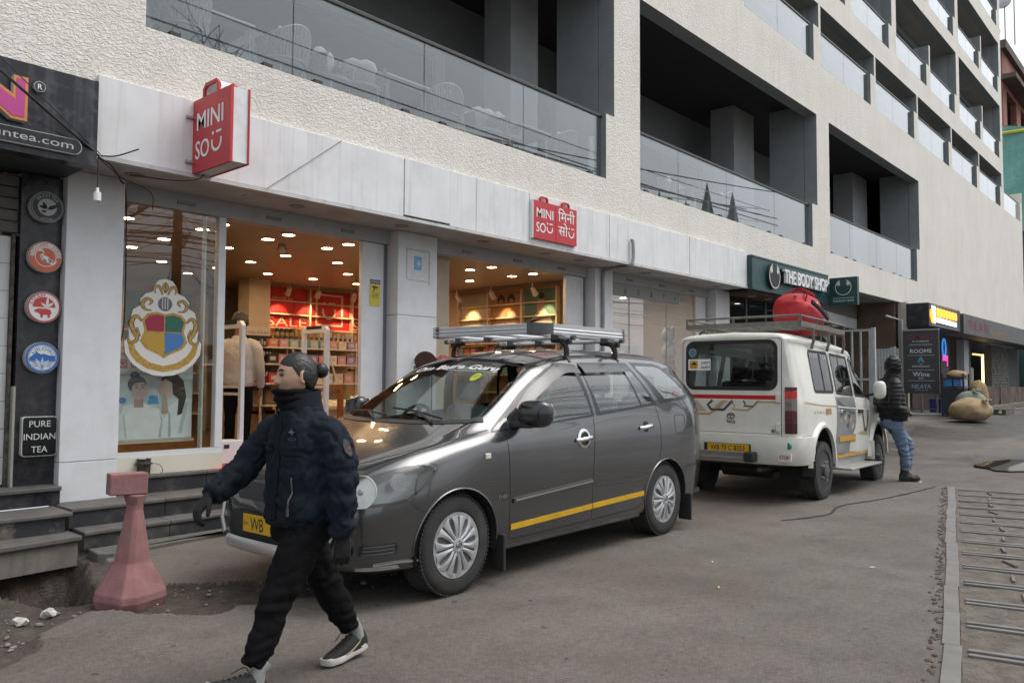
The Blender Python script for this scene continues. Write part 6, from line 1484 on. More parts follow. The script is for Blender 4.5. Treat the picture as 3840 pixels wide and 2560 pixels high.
q=MB();text_on(BVH0,'UPPER',Vector((0.80,-0.268,1.40))+uy_*0.012,ux_,uy_,dn,0.006,q,w=0.062,h=0.016);text_on(BVH0,'CLUBSIDE',Vector((0.80,-0.266,1.40))-uy_*0.016,ux_,uy_,dn,0.006,q,w=0.066,h=0.016);q.build('sticker_print',ink,van,recalc=False)
def strip(name,pts,w,mat,lift=0.008):
 for s_ in (-1,1):
  q=MB();line_on(BVH0,[(x,s_*0.95,z) for x,z in pts],(0,-s_,0),w,lift,q);n=len(q.v)
  if n:
   m_=bmesh.new()
   q2=MB();q2.v=q.v+[(v[0],v[1]-s_*(lift+0.004),v[2]) for v in q.v];q2.f=list(q.f);half=n // 2
   for i in range(half-1):q2.f += [[i,i+1,n+i+1,n+i],[half+i,half+i+1,n+half+i+1,n+half+i]]
   q2.f += [[0,half,n+half,n],[half-1,n-1,2*n-1,n+half-1]];q2.m= [0]*len(q2.f)
   q2.build(name,mat,van,smooth=40);m_.free()
strip('side_moulding',[(.54,.555),(1.53,.602)],0.034,car_grey,0.012);strip('moulding_chrome',[(.56,.558),(1.525,.604)],0.012,chrome,0.016)
yelm=M('taxi_yellow',(0.62,0.36,0.01),0.5,var=0.08,dirt=0.4,dscale=9,dcol=(0.25,0.15,0.02))
strip('yellow_strip',[(.525,.372),(1.535,.402)],0.040,yelm,0.007);strip('yellow_strip',[(1.55,.403),(2.34,.422)],0.040,yelm,0.007)
strip('bumper_chrome',[(-.62,.285),(-.50,.292),(-.34,.285)],0.012,chrome,0.01);strip('bumper_chrome',[(-.70,.262),(-.60,.262),(-.47,.262)],0.012,chrome,0.01)
for s_ in (-1,1):
 q=MB();text_on(BVH0,'D-4D',(0.385 if s_ < 0 else 0.49,s_*0.95,0.585),(-s_,0,0),(0,0,1),(0,-s_,0),0.004,q,h=0.028,w=0.085,bold=0.012);q.build('badge',chrome,van,recalc=False)
 h=onto(BVH0,(0.275,s_*1.5,0.885),(0,-s_,0),0.0)[0]
 q=MB();q.cbox(h,0.055,0.022,0.04);q.build('side_indicator',M('clear_ind',(0.6,0.58,0.52),0.3),van,bevel=0.008)
 for (hx,hz),big in (((1.43,.945),True),((2.40,1.0),False)):
  b_=onto(BVH0,(hx,s_*1.6,hz),(0,-s_,0),0.0)
  hd=bpy.data.objects.new('door_handle',None);C.objects.link(hd);hd.parent=van;OFF[hd.name]=Vector((0,0,0))
  c_=b_[0]+Vector((0,s_*0.03,0))
  q=MB();q.tube([c_+Vector((-0.105,-s_*0.025,-0.01)),c_+Vector((-0.09,0,-0.008)),c_+Vector((0.07,0,0.006)),c_+Vector((0.10,-s_*0.025,0.01))],[(0.012,0.017)]*4,10);q.build('grip',chrome,hd,smooth=60)
  q=MB();plate_on(BVH0,[(0.048*math.cos(a),0.048*math.sin(a)) for a in [2*math.pi*i/20 for i in range(20)]],(hx,s_*0.9,hz),(1,0,0),(0,0,1),(0,-s_,0),0.003,q);q.build('cup',rubber,hd,recalc=False)
  if big:
   q=MB();o_= [(0.086*math.cos(a),0.078*math.sin(a)) for a in [2*math.pi*i/28 for i in range(29)]];i_= [(x*0.68,z*0.70) for x,z in o_]
   L_= [onto(BVH0,(hx+x,s_*1.5,hz+z),(0,-s_,0),0.004)[0] for x,z in o_];R_= [onto(BVH0,(hx+x,s_*1.5,hz+z),(0,-s_,0),0.009)[0] for x,z in i_];q.grid([L_,R_]);q.build('surround',chrome,hd,smooth=60,recalc=False)
 for pts in ([(.70,1.205),(.84,1.31),(1.0,1.40),(1.2,1.487),(1.36,1.537),(1.545,1.535)],[(1.60,1.54),(2.0,1.552),(2.32,1.556)]):
  q=MB();T,B_= [],[]
  sp=spline([(x,0,z) for x,z in pts],5)
  for p in sp:
   h=onto(BVH0,(p.x,s_*1.6,p.z),(0,-s_,0),0.004)[0];h2=onto(BVH0,(p.x+0.01,s_*1.6,p.z-0.085),(0,-s_,0),0.030)[0];T.append(h);B_.append(h2)
  q.grid([T,[a.lerp(b,.5)+Vector((0,s_*0.008,0)) for a,b in zip(T,B_)],B_]);q.build('window_visor',M('visor',(0.05,0.048,0.05),0.25,spec=0.6),van,smooth=60,recalc=False)
 mr_=bpy.data.objects.new('door_mirror',None);C.objects.link(mr_);mr_.parent=van;OFF[mr_.name]=Vector((0,0,0))
 q=MB();q.ell((0,0,0),1,1,1,22,14);q.v= [(0.66+0.075*math.copysign(abs(v[0]) ** 0.75,v[0])+0.02*v[1]*s_*s_,s_*(0.99+0.125*math.copysign(abs(v[1]) ** 0.62,v[1])),1.165+0.098*math.copysign(abs(v[2]) ** 0.62,v[2])) for v in q.v]
 q.build('shell',M('mirror_black',(0.016,0.016,0.018),0.2,spec=0.6,coat=0.4),mr_,smooth=180)
 MB().beam((0.62,s_*0.80,1.085),(0.65,s_*0.98,1.085),0.09,0.045).build('arm',plast,mr_,bevel=0.012)
 q=MB();q.prism(rrect(-0.10,0.10,-0.075,0.075,0.03),(0.727,s_*0.99,1.165),(0,1,0),(0,0,1),(0.006,0,0));q.build('glass',chrome,mr_)
 q=MB();q.prism([(.555,1.07),(.70,1.08),(.66,1.2),(.60,1.16)],(0,s_*0.80,0),(1,0,0),(0,0,1),(0,s_*0.025,0));q.build('mirror_base',plast,mr_)
 for fx in (0.42,3.17):MB().box(fx-0.012,fx+0.012,s_*0.83-0.085,s_*0.83+0.05,0.085,0.34).build('mud_flap',plast,van,bevel=0.008)
 q=MB();plate_on(BVH0,rrect(-.11,.11,-.036,.036,.025),(-.60,s_*.9,.375),(1,0,0),(0,0,1),(0,-s_,0),0.003,q);q.build('fog_slot',rubber,van,recalc=False)
 for k in range(3):
  q=MB();line_on(BVH0,[(-.69,s_*.9,.398-.022*k),(-.51,s_*.9,.403-.022*k)],(0,-s_,0),0.008,0.007,q);q.build('slat',M('slat_grey',(0.10,0.10,0.105),0.4),van,recalc=False)
 q=MB();plate_on(BVH0,[(-.10,-.16),(.09,-.16),(.10,.05),(.02,.17),(-.06,.10)],(3.70,s_*.62,.98),Vector((0.5,-s_*.86,0)),(0,0,1),Vector((-.86,-s_*.5,0)),0.006,q);q.build('tail_lamp',M('tail_red',(0.25,0.02,0.02),0.15,spec=0.8),van,recalc=False)
q=MB();line_on(BVH0,[(3.03+x,-0.95,1.0+z) for x,z in rrect(-.095,.095,-.085,.085,.035)],(0,1,0),0.006,0.0012,q,closed=True);q.build('fuel_flap',rubber,van,recalc=False)
npl=bpy.data.objects.new('number_plate',None);C.objects.link(npl);npl.parent=van;OFF[npl.name]=Vector((0,0,0))
pl_y=M('plate_yellow',(0.62,0.37,0.015),0.45)
MB().box(-0.872,-0.862,-0.27,0.27,0.395,0.53).build('frame',rubber,npl);MB().box(-0.876,-0.8725,-0.255,0.255,0.405,0.52).build('plate',pl_y,npl)
q=MB();q.text('WB',(-0.8765,0.17,0.42),(0,-1,0),UZ,h=0.085,w=0.15,bold=0.01);q.text('IND',(-0.8765,0.245,0.45),(0,-1,0),UZ,h=0.022,w=0.05);q.build('characters',ink,npl)
q=MB();q.tube([(-0.84,-0.5,0.315),(-0.865,-0.3,0.315),(-0.872,0,0.315),(-0.865,0.3,0.315),(-0.84,0.5,0.315)],[(0.012,0.042)]*5,8);q.build('bumper_bar',M('bar_silver',(0.62,0.62,0.62),0.3,metal=0.7),van,smooth=50)
for s_ in (-1,1):MB().tube([(-0.845,s_*0.52,0.36),(-0.83,s_*0.585,0.45),(-0.80,s_*0.60,0.58)],[(0.012,0.03)]*3,8).build('bumper_trim',MATS['bar_silver'],van,smooth=50)
inn=M('interior_dark',(0.03,0.03,0.031),0.8);seatm=M('seat_grey',(0.20,0.205,0.21),0.9,var=0.1,vscale=30);headl=M('roof_lining',(0.5,0.48,0.45),0.9)
MB().box(-0.2,3.6,-0.78,0.78,0.30,0.34).build('cabin_floor',inn,van)
q=MB();q.prism([(0.05,.82),(0.12,1.02),(.42,1.045),(.62,1.02),(.66,.92),(.60,.6),(0.1,.6)],(0,-0.76,0),(1,0,0),(0,0,1),(0,1.52,0));q.build('dashboard',M('dash',(0.055,0.053,0.05),0.75),van,bevel=0.02)
stw=MB();MM=Matrix.Translation((0.74,0.36,1.03)) @ Matrix.Rotation(rad(-62),4,'Y')
stw.tube([MM @ Vector((0.185*math.cos(a),0.185*math.sin(a),0)) for a in [2*math.pi*i/28 for i in range(29)]],0.015,8);stw.tube([MM @ Vector((-.18,0,0)),MM @ Vector((.18,0,0))],0.02,6);stw.ell(MM @ Vector((0,0,0)),.06,.06,.04,12,8)
stw.build('steering_wheel',inn,van,smooth=60)
for x in (1.02,1.95,2.75):
 for y in (-.38,.38):seat(van,x,y,seatm,z=0.36 if x < 1.5 else 0.42)
MB().box(-0.1,0.02,-0.72,0.72,0.4,0.8).build('bulkhead',inn,van)
q=MB();h=onto(BVH0,(0.95,0,2),(0,0,-1),-0.08)[0];q.ell(h,0.025,0.11,0.035,14,8);q.build('inner_mirror',M('inner_mirror',(0.4,0.45,0.43),0.2),van,smooth=180)
q=MB()
for i,(x,y) in enumerate(((.34,.55),(.36,.45),(.33,.36))):q.cbox((x,y,1.052+.004*i),.06,.11,.004,0.4*i)
q.build('papers_on_dash',M('papers',(0.6,0.65,0.55),0.8,var=0.3,vscale=20),van,kind='stuff')
for s_ in (-1,1):
 q=MB();q.prism([(.55,.35),(2.6,.35),(3.4,.5),(3.4,1.14),(.55,1.0)],(0,s_*0.80,0),(1,0,0),(0,0,1),(0,-s_*0.02,0));q.build('door_lining',M('door_lining',(0.10,0.098,0.094),0.8),van)
rc=thing('roof_carrier','silver aluminium luggage carrier on the roof of the grey people carrier','roof carrier',van.location,rz=HEAD,local=True)
alum=M('carrier_silver',(0.60,0.61,0.62),0.38,metal=0.25,var=0.05);capm=M('carrier_cap',(0.085,0.09,0.095),0.45)
x0,x1,y0,y1,z0,z1=1.20,2.42,-0.62,0.62,1.775,1.865
prof= [(0,0),(0.03,0),(0.035,0.02),(0.028,0.03),(0.035,0.045),(0.028,0.055),(0.032,0.085),(0.0,0.09)]
def railprof(a,b,n_):      # extruded rail from a to b, outer side n_
 q=MB();q.prism(prof,a,n_,(0,0,1),Vector(b)-Vector(a));return q
railprof((x0+0.12,y0,z0),(x1-0.05,y0,z0),(0,-1,0)).build('side_rail',alum,rc);railprof((x0+0.12,y1,z0),(x1-0.05,y1,z0),(0,1,0)).build('side_rail',alum,rc)
railprof((x0,y0+0.12,z0),(x0,y1-0.05,z0),(-1,0,0)).build('front_rail',alum,rc);railprof((x1,y0+0.05,z0),(x1,y1-0.05,z0),(1,0,0)).build('rear_rail',alum,rc)
for sx,cx in ((-1,x0),(1,x1)):
 for sy,cyv in ((-1,y0),(1,y1)):
  w_=0.12 if sx < 0 else 0.05
  pts= [(cx-sx*w_,cyv)] if False else []
  arc_= [(cx-sx*w_+sx*(w_+0.035)*math.sin(t),cyv-sy*w_+sy*(w_+0.035)*math.cos(t)) for t in [math.pi/2*i/6 for i in range(7)]]
  q=MB();q.prism(arc_+[(cx,cyv-sy*w_),(cx-sx*w_,cyv-sy*w_),(cx-sx*w_,cyv)][:2] ,(0,0,z0+0.0),(1,0,0),(0,1,0),(0,0,0.09));q.build('corner_cap',capm,rc,smooth=30)
for y in (-.45,-.15,.15,.45):MB().tube([(x0,y,z0+0.01),(x1,y,z0+0.01)],0.013,8).build('floor_bar',alum,rc,smooth=60)
for x in (1.50,2.24):
 MB().tube([(x,-.72,z0-.02),(x,.72,z0-.02)],0.017,10).build('cross_bar',alum,rc,smooth=60)
 for s_ in (-1,1):
  MB().tube([(x,s_*.70,z0-.02),(x,s_*.74,z0-.02)],0.020,10).build('end_plug',capm,rc,smooth=60)
  MB().tube(spline([(x,s_*.50,z0-.03),(x,s_*.60,z0-.045),(x+.01,s_*.64,z0-.10),(x+.01,s_*.645,1.605)],5),[(0.02,0.026)]*16,8).build('foot',plast,rc,smooth=60)
  MB().box(x+.0,x+.05,s_*.66-.02,s_*.66+.02,z0-.075,z0-.03).build('clamp_knob',plast,rc,bevel=0.01)
  q=MB();line_on(BVH0,[(x+.02,s_*y,2.2) for y in (.55,.60,.63,.655,.675)],(0,0,-1),0.03,0.006,q);q.build('strap',plast,rc,recalc=False)
 for y in (-.55,.2,.55):MB().box(x-.04,x+.04,y-.03,y+.03,z0-.035,z0+.012).build('bracket',capm,rc)
# ---------------------------------------------------------------- white jeep taxi
jp=thing('white_jeep','white boxy jeep taxi with a red stripe, seen from behind','jeep',(0,0,0),local=True)
JH=rad(3.6);A0=Vector((9.72,3.68,0));jd=Vector((math.cos(JH),math.sin(JH),0));jn=Vector((-math.sin(JH),math.cos(JH),0))
jp.location=A0+jn*0.80+Vector((0,0,0.0));jp.rotation_euler= (0,rad(0.9),JH)
car_white=M('car_white',(0.70,0.695,0.64),0.32,spec=0.5,coat=0.35,var=0.05,vscale=3,dirt=0.35,dscale=2.2,dcol=(0.46,0.42,0.36),streak=0.12)
UJ= [-.832,-.83,-.82,-.79,-.72,-.4,0,.9,1.5,1.72,1.95,2.16,2.3,2.7,3.05,3.18,3.22]
def cst(a,m_,b):return a+[m_]*(len(UJ)-len(a)-len(b))+b
jr= [
 (cst([0,.60,.68,.71,.72],.72,[.70,.6,0]),cst([.50,.50,.49,.48,.47],.46,[.46,.48,.5])),
 (cst([0,.66,.735,.765,.785],.79,[.76,.66,0]),cst([.50,.50,.49,.48,.47],.46,[.46,.48,.5])),
 (cst([0,.665,.745,.78,.80],.81,[.78,.68,0]),cst([.62]*5,.62,[.62,.62,.62])),
 (cst([0,.665,.75,.785,.808],.815,[.78,.68,0]),cst([.9]*5,.88,[.80,.78,.75])),
 (cst([0,.66,.745,.78,.803],.81,[.76,.66,0]),[1.12,1.12,1.12,1.12,1.12,1.11,1.1,1.09,1.09,1.085,1.08,1.07,1.05,1.03,.98,.9,.8]),
 (cst([0,.65,.73,.765,.785],.792,[.70,.6,0]),[1.24,1.24,1.24,1.24,1.24,1.24,1.235,1.22,1.215,1.21,1.205,1.19,1.13,1.09,1.02,.92,.82]),
 ([0,.61,.69,.72,.738,.742,.742,.742,.742,.742,.742,.745,.70,.66,.62,.55,0],[1.54,1.54,1.54,1.54,1.54,1.54,1.53,1.51,1.50,1.44,1.36,1.22,1.15,1.105,1.035,.93,.825]),
 ([0,.57,.645,.675,.69,.693,.693,.69,.685,.68,.68,.69,.62,.58,.54,.48,0],[1.83,1.83,1.83,1.83,1.83,1.83,1.82,1.80,1.785,1.66,1.47,1.245,1.165,1.115,1.045,.935,.83]),
 ([0,.56,.64,.672,.69,.695,.695,.69,.68,.665,.655,.65,.58,.54,.50,.44,0],[1.87,1.872,1.88,1.885,1.89,1.89,1.88,1.86,1.845,1.72,1.52,1.265,1.17,1.12,1.05,.94,.835]),
 ([0,.44,.52,.55,.565,.57,.57,.56,.54,.52,.50,.48,.42,.40,.36,.3,0],[1.90,1.905,1.925,1.945,1.955,1.965,1.96,1.945,1.915,1.78,1.56,1.29,1.18,1.13,1.06,.945,.84]),
 ([0]*17,[1.92,1.925,1.95,1.975,1.985,1.995,1.995,1.98,1.945,1.81,1.585,1.305,1.19,1.135,1.065,.95,.84])]
bm=shell(loft(jr,UJ,56,4));JB=bvh_of(bm)
jside= ((lambda c,n:c.y <-0.3 and n.y <-0.15,-1),(lambda c,n:c.y > 0.3 and n.y > 0.15,1))
JW= {'rear_side_window':rrect(-.19,.555,1.285,1.775,.05),'rear_door_window':[(.67,1.275),(1.39,1.25),(1.39,1.755),(.67,1.77)],'front_door_window':[(1.50,1.25),(2.13,1.235),(2.13,1.30),(1.86,1.66),(1.80,1.70),(1.50,1.745)]}
jw= {}
for f_,s_ in jside:
 for nm,po_ in JW.items():jw[(nm,s_)]=take(bm,knife(bm,po_,(0,2),f_))
rear=lambda c,n:c.x <-0.6 and n.x <-0.4
jrw=take(bm,knife(bm,rrect(-.535,.535,1.325,1.845,.075),(1,2),rear))
jws=take(bm,knife(bm,[(1.62,-.56),(1.62,.56),(2.12,.62),(2.12,-.62)],(0,1),lambda c,n:n.z > 0.2 and c.z > 1.2 and c.x > 1.4))
for ux_ in (0.0,2.54):
 for f_,s_ in jside:
  take(bm,knife(bm,[(ux_+0.43*math.cos(a),0.40+0.46*math.sin(a)) for a in [2*math.pi*i/28 for i in range(28)]],(0,2),lambda c,n,f=f_:f(c,n) and c.z < 1.0))
bm_part(bm,'body',car_white,jp,35);bm.free()
jglass=GLASS('jeep_glass',(0.42,0.45,0.44),1.5,0.0,1.0)
for (nm,s_),q in jw.items():q.build(nm,jglass,jp,smooth=60,recalc=False)
jrw.build('rear_window',GLASS('jeep_rear_glass',(0.5,0.55,0.53),1.5,0.0,0.8),jp,smooth=60,recalc=False);jws.build('windscreen',wind_glass,jp,smooth=60,recalc=False)
seal=MB();gapj=MB()
def jl(pts,s_,w,mb,lift=0.003,closed=False):line_on(JB,[(x,s_*.95,z) for x,z in pts],(0,-s_,0),w,lift,mb,closed)
for s_ in (-1,1):
 for nm,po_ in JW.items():jl(po_,s_,0.035,seal,0.004,True)
 jl([(.22,1.775),(.22,1.285)],s_,0.03,seal,0.004);jl([(1.0,1.76),(1.0,1.26)],s_,0.022,seal,0.004)
 jl([(.60,1.80),(.60,1.1),(.58,.80),(.52,.62),(.55,.50),(1.12,.49),(1.16,.62),(1.44,.9),(1.44,1.78)],s_,0.008,gapj);jl([(1.16,.50),(2.05,.47),(2.10,.62),(2.2,1.08),(2.2,1.2)],s_,0.008,gapj)
 jl([(-.72,.765),(-.42,.765)],s_,0.008,gapj)
line_on(JB,[(-1.2,y,z) for y,z in rrect(-.55,.55,1.31,1.86,.085)],(1,0,0),0.045,0.004,seal,closed=True)
line_on(JB,[(-1.2,y,z) for y,z in [(-.60,.70),(-.615,.76),(-.615,1.86),(-.58,1.90),(.58,1.90),(.615,1.86),(.615,.76),(.60,.70)]],(1,0,0),0.008,0.002,gapj,closed=True)
line_on(JB,[(-1.2,y,.745) for y in (-.60,0,.60)],(1,0,0),0.006,0.002,gapj);line_on(JB,[(-1.2,y,.79) for y in (-.60,0,.60)],(1,0,0),0.004,0.002,gapj)
seal.build('window_seals',rubber,jp,smooth=60,recalc=False,kind='stuff');gapj.build('panel_gaps',rubber,jp,smooth=60,recalc=False,kind='stuff')
for s_ in (-1,1):
 q=MB();line_on(JB,[(x,s_*.95,z) for x,z in ((-.78,1.872),(0,1.868),(.9,1.85),(1.48,1.832),(1.7,1.74),(1.95,1.53),(2.14,1.27))],(0,-s_,0),0.03,0.016,q);q.build('gutter',car_white,jp,smooth=60,recalc=False)
q=MB();line_on(JB,[(-1.2,y,1.905) for y in (-.62,0,.62)],(1,0,0),0.02,0.012,q);q.build('gutter',car_white,jp,recalc=False)
for ux_ in (0.0,2.54):
 for s_ in (-1,1):
  q=MB();ring_= [(ux_+0.43*math.cos(a),0.40+0.46*math.sin(a)) for a in [math.pi*(-.1+1.2*i/20) for i in range(21)]]
  q.grid([[(x,s_*.80,z) for x,z in ring_],[(x,s_*.45,z) for x,z in ring_]]);q.prism(ring_,(0,s_*.45,0),(1,0,0),(0,0,1),(0,-s_*.01,0));q.build('wheel_well',MATS['well_dark'],jp,recalc=False)
  fl= [(ux_+r*math.cos(a),(0.40+(r+.03)*math.sin(a))) for r in (0.43,0.50) for a in [math.pi*(0.0+1.0*i/24) for i in range(25)]]
  q=MB();a_,b_=fl[:25],fl[25:]
  q.grid([[(x,s_*.812,z) for x,z in a_],[(x,s_*.85,z) for x,z in a_],[(x,s_*.85,z) for x,z in [(p[0]*.5+r_[0]*.5,p[1]*.5+r_[1]*.5) for p,r_ in zip(a_,b_)]],[(x,s_*.805,z) for x,z in b_]]);q.build('wheel_flare',car_white,jp,smooth=50)
  wheel(jp,(ux_,s_*.735,.335),.35,.20,s_,'steel')
MB().box(-.7,3.0,-.55,.55,.40,.50).build('chassis',plast,jp);MB().tube([(-.3,-.3,.33),(-.3,.3,.33)],.1,10).build('axle_housing',plast,jp,smooth=60);MB().tube([(0,-.7,.33),(0,.7,.33)],.05,10).build('axle',plast,jp,smooth=60);MB().tube([(-.7,-.30,.36),(0.2,-.30,.36)],.028,10).build('exhaust',M('exhaust',(0.2,0.18,0.16),0.6,metal=.5),jp,smooth=60)
q=MB();plan= [(-.42,.86),(-.60,.86),(-.74,.845),(-.84,.79),(-.895,.68),(-.91,.5),(-.915,0)]
pl2= [(x,-y) for x,y in plan]+[(x,y) for x,y in plan[::-1][1:]]
prof_= [(0.02,.765),(0.0,.76),(-.01,.70),(-.004,.58),(0.02,.50),(0.05,.445),(0.09,.435)]
G_= []
for dx,z in prof_:
 row= []
 for x,y in pl2:
  f_=1-dx*0.9;row.append((x+dx if x <-.6 else x,y*(1-dx*.6),z))
 G_.append(row)
q.grid(G_);q.grid([[(x,y*.98,.764) for x,y in pl2],[(-.70,y*.9,.766) for x,y in pl2]]);q.build('rear_bumper',car_white,jp,smooth=40)
MB().box(-.935,-.917,-.285,.285,.565,.665).build('plate_base',rubber,jp)
npl=bpy.data.objects.new('number_plate',None);C.objects.link(npl);npl.parent=jp;OFF[npl.name]=Vector((0,0,0))
MB().box(-.942,-.9355,-.27,.24,.575,.66).build('plate',pl_y,npl)
q=MB();q.text('WB 73 C 8353',(-.9428,.20,.585),(0,-1,0),UZ,h=.062,w=.42,bold=.015);q.text('IND',(-.9428,.235,.61),(0,-1,0),UZ,h=.012,w=.028);q.build('characters',ink,npl)
q=MB()
for k in range(3):q.box(-1.0+.0,-.93,-.25,.56,.515+.022*k,.532+.022*k)
MB().box(-1.06,-.93,-.25,.56,.50,.512).build('step_plate',M('step_alu',(0.42,0.42,0.41),0.4,metal=.6,dirt=.4),jp);q.build('step_ribs',MATS['step_alu'],jp,kind='stuff')
for y in (-.31,.59):MB().box(-1.07,-.92,y-.06,y+.06,.47,.585).build('step_end',plast,jp,bevel=.02)
t_=MB();t_.prism(rrect(-.085,.085,-.05,.05,.015),(-.893,-.67,.50),(0,-1,0),UZ,(.012,0,0));t_.v= [Matrix.Translation((-.893,-.67,.50)) @ (Matrix.Rotation(rad(-12),4,'Z') @ (Vector(v)-Vector((-.893,-.67,.50)))) for v in t_.v];t_.v= [(v[0]-.012,v[1],v[2]+.035) for v in t_.v];t_.build('stop_plate',M('stop_white',(0.72,0.69,0.65),.5),jp)
q=MB();c_,s__=math.cos(rad(12)),math.sin(rad(12));q.text('STOP',(-.9085,-.668,.515),(-s__,-c_,0),UZ,h=.042,w=.12,align='C',bold=.015);q.build('stop_word',M('stop_red',(0.22,.03,.025),.5),jp)
c_,s__=math.cos(rad(30)),math.sin(rad(30));q=MB();q.prism(circle(.038,22),(-.896,-.705,.665),(-s__,-c_,0),UZ,(.03,-.01,0));q.build('green_dot',M('green_dot',(.01,.22,.14),.5),jp)
def jd_(name,pts,mat,lift=.003):q=MB();plate_on(JB,[(-y,z) for y,z in pts],(-.9,0,0),(0,-1,0),UZ,(1,0,0),lift,q);q.build(name,mat,jp,recalc=False)
jd_('red_stripe',[(.605,1.185),(-.575,1.185),(-.575,1.232),(.605,1.232)],M('stripe_red',(.50,.012,.015),.4));jd_('white_line',[(.605,1.170),(-.60,1.170),(-.60,1.178),(.605,1.178)],sign_white)
dg=M('decal_gold',(.42,.29,.12),.5);dk=M('decal_dark',(.07,.065,.065),.5);db=M('decal_beige',(.46,.39,.30),.5)
def hexa(name,pts,w,mat):
 q=MB();line_on(JB,[(-1.2,y,z) for y,z in pts],(1,0,0),w,.0035,q);q.build(name,mat,jp,recalc=False)
hexa('decal_line',[(.61,1.0),(.27,1.0),(.18,1.05),(.08,1.16)],.022,dg);hexa('decal_hexagon',[(.225,1.165),(.285,1.11),(.24,1.055),(.08,1.055),(-.03,1.165)],.030,dk)
hexa('decal_line',[(.0,1.165),(-.06,1.11),(-.03,1.06),(-.21,1.055),(-.27,1.09),(-.34,1.155),(-.60,1.155)],.016,dg);hexa('decal_hexagon',[(-.16,1.165),(-.19,1.13),(-.17,1.105),(-.28,1.10),(-.34,1.165)],.018,dk)
jd_('decal_block',[(.43,1.165),(.30,1.03),(.42,1.03),(.61,1.10),(.61,1.165)],db);jd_('decal_block',[(.12,1.165),(.21,1.08),(.12,1.075),(.02,1.165)],db)
q=MB()
for k in range(1):q.tube([(-.838,-.01+.045*math.cos(a),.985+.032*math.sin(a)) for a in [2*math.pi*i/24 for i in range(25)]],.005,6,cap=False)
q.tube([(-.838,.028,.995),(-.838,-.01,1.0),(-.838,-.048,.995)],.004,6);q.tube([(-.838,-.01,1.0),(-.838,-.01,.955)],.005,6);q.build('emblem',M('emblem_bronze',(.14,.11,.09),.4,metal=.6),jp)
q=MB();q.text('TATA',(-.8355,.045,.90),(0,-1,0),UZ,h=.035,w=.11,bold=.02,dep=.004);q.build('maker_name',MATS['emblem_bronze'],jp);q=MB();q.text('EX',(-.8355,-.50,.81),(0,-1,0),UZ,h=.033,w=.085,bold=.02,dep=.004);q.build('trim_badge',M('badge_dark',(.08,.08,.085),.3,metal=.5),jp)
for z in (.87,1.20):MB().box(-.865,-.825,-.60,-.555,z-.05,z+.05).build('hinge',car_white,jp,bevel=.008)
GY_=-.852
q=MB();q.lathe([(0,0),(.05,0)],(GY_,.475,1.74),'X',24);q.build('round_sticker',sign_white,jp,recalc=False);q=MB();q.lathe([(0.02,0),(.043,0)],(GY_-.0006,.475,1.74),'X',24);q.build('sticker_ring',M('sticker_blue',(.16,.36,.52),.5),jp,recalc=False)
q=MB();q.box(GY_-.001,GY_,.24,.53,1.525,1.66);q.build('white_sticker',sign_white,jp);q=MB();q.prism(rrect(-.515,-.405,1.542,1.645,.022),(GY_-.0025,0,0),(0,-1,0),UZ,(.001,0,0));q.build('sticker_yellow',M('sticker_amber',(.60,.36,.05),.5),jp)
q=MB();q.text('yatri',(GY_-.003,.25,1.603),(0,-1,0),UZ,h=.04,w=.11,align='R',bold=.01);q.text('sathi',(GY_-.003,.25,1.547),(0,-1,0),UZ,h=.04,w=.115,align='R',bold=.01)
q.prism([(-.50,1.59),(-.49,1.605),(-.475,1.607),(-.465,1.625),(-.44,1.625),(-.43,1.607),(-.42,1.603),(-.42,1.59)],(GY_-.0035,0,0),(0,-1,0),UZ,(.0008,0,0))
q.tube([(GY_-.003,.49-.06*i/6,1.572-.014*math.sin(math.pi*i/6)) for i in range(7)],.003,5);q.build('sticker_words',ink,jp)
q=MB();q.text('Ganeshaya Namo',(GY_-.001,.245,1.735),(0,-1,0),UZ,h=.035,w=.30,shear=.3);q.build('window_words',M('word_green',(.05,.22,.10),.5),jp)
for s_ in (-1,1):
 tl=bpy.data.objects.new('tail_lamp',None);C.objects.link(tl);tl.parent=jp;OFF[tl.name]=Vector((0,0,0))
 for z0_,z1_,nm,mt in ((.80,.93,'lower_lens',M('lamp_maroon',(.06,.012,.014),.15,spec=.6)),(.932,1.06,'middle_lens',M('lamp_dark_red',(.10,.012,.014),.15,spec=.6)),(1.062,1.195,'clear_lens',M('lamp_grey',(.22,.19,.19),.12,spec=.7)),(1.197,1.285,'red_lens',M('lamp_red',(.62,.02,.02),.2,spec=.6)),(1.287,1.33,'cap',MATS['lamp_maroon'])):
  q=MB();q.add([(-.845,s_*.655,z0_),(-.835,s_*.735,z0_),(-.80,s_*.785,z0_),(-.78,s_*.655,z0_),(-.845,s_*.655,z1_),(-.835,s_*.735,z1_),(-.80,s_*.785,z1_),(-.78,s_*.655,z1_)],[(0,1,2,3),(4,7,6,5),(0,4,5,1),(1,5,6,2),(2,6,7,3),(3,7,4,0)]);q.build(nm,mt,tl,bevel=.004)
 q=MB();q.lathe([(0,0),(.03,0),(.022,.005),(0,.006)],(-.848,s_*.70,1.13),'X',18);q.build('bulb_ring',M('bulb_amber',(.25,.14,.10),.3),tl)
def js(name,pts,mat,s_,lift=.003):q=MB();plate_on(JB,pts,(0,s_*.95,0),(1,0,0),UZ,(0,-s_,0),lift,q);q.build(name,mat,jp,recalc=False)
greyp=M('door_grey',(.21,.22,.225),.35,coat=.3,var=.08)
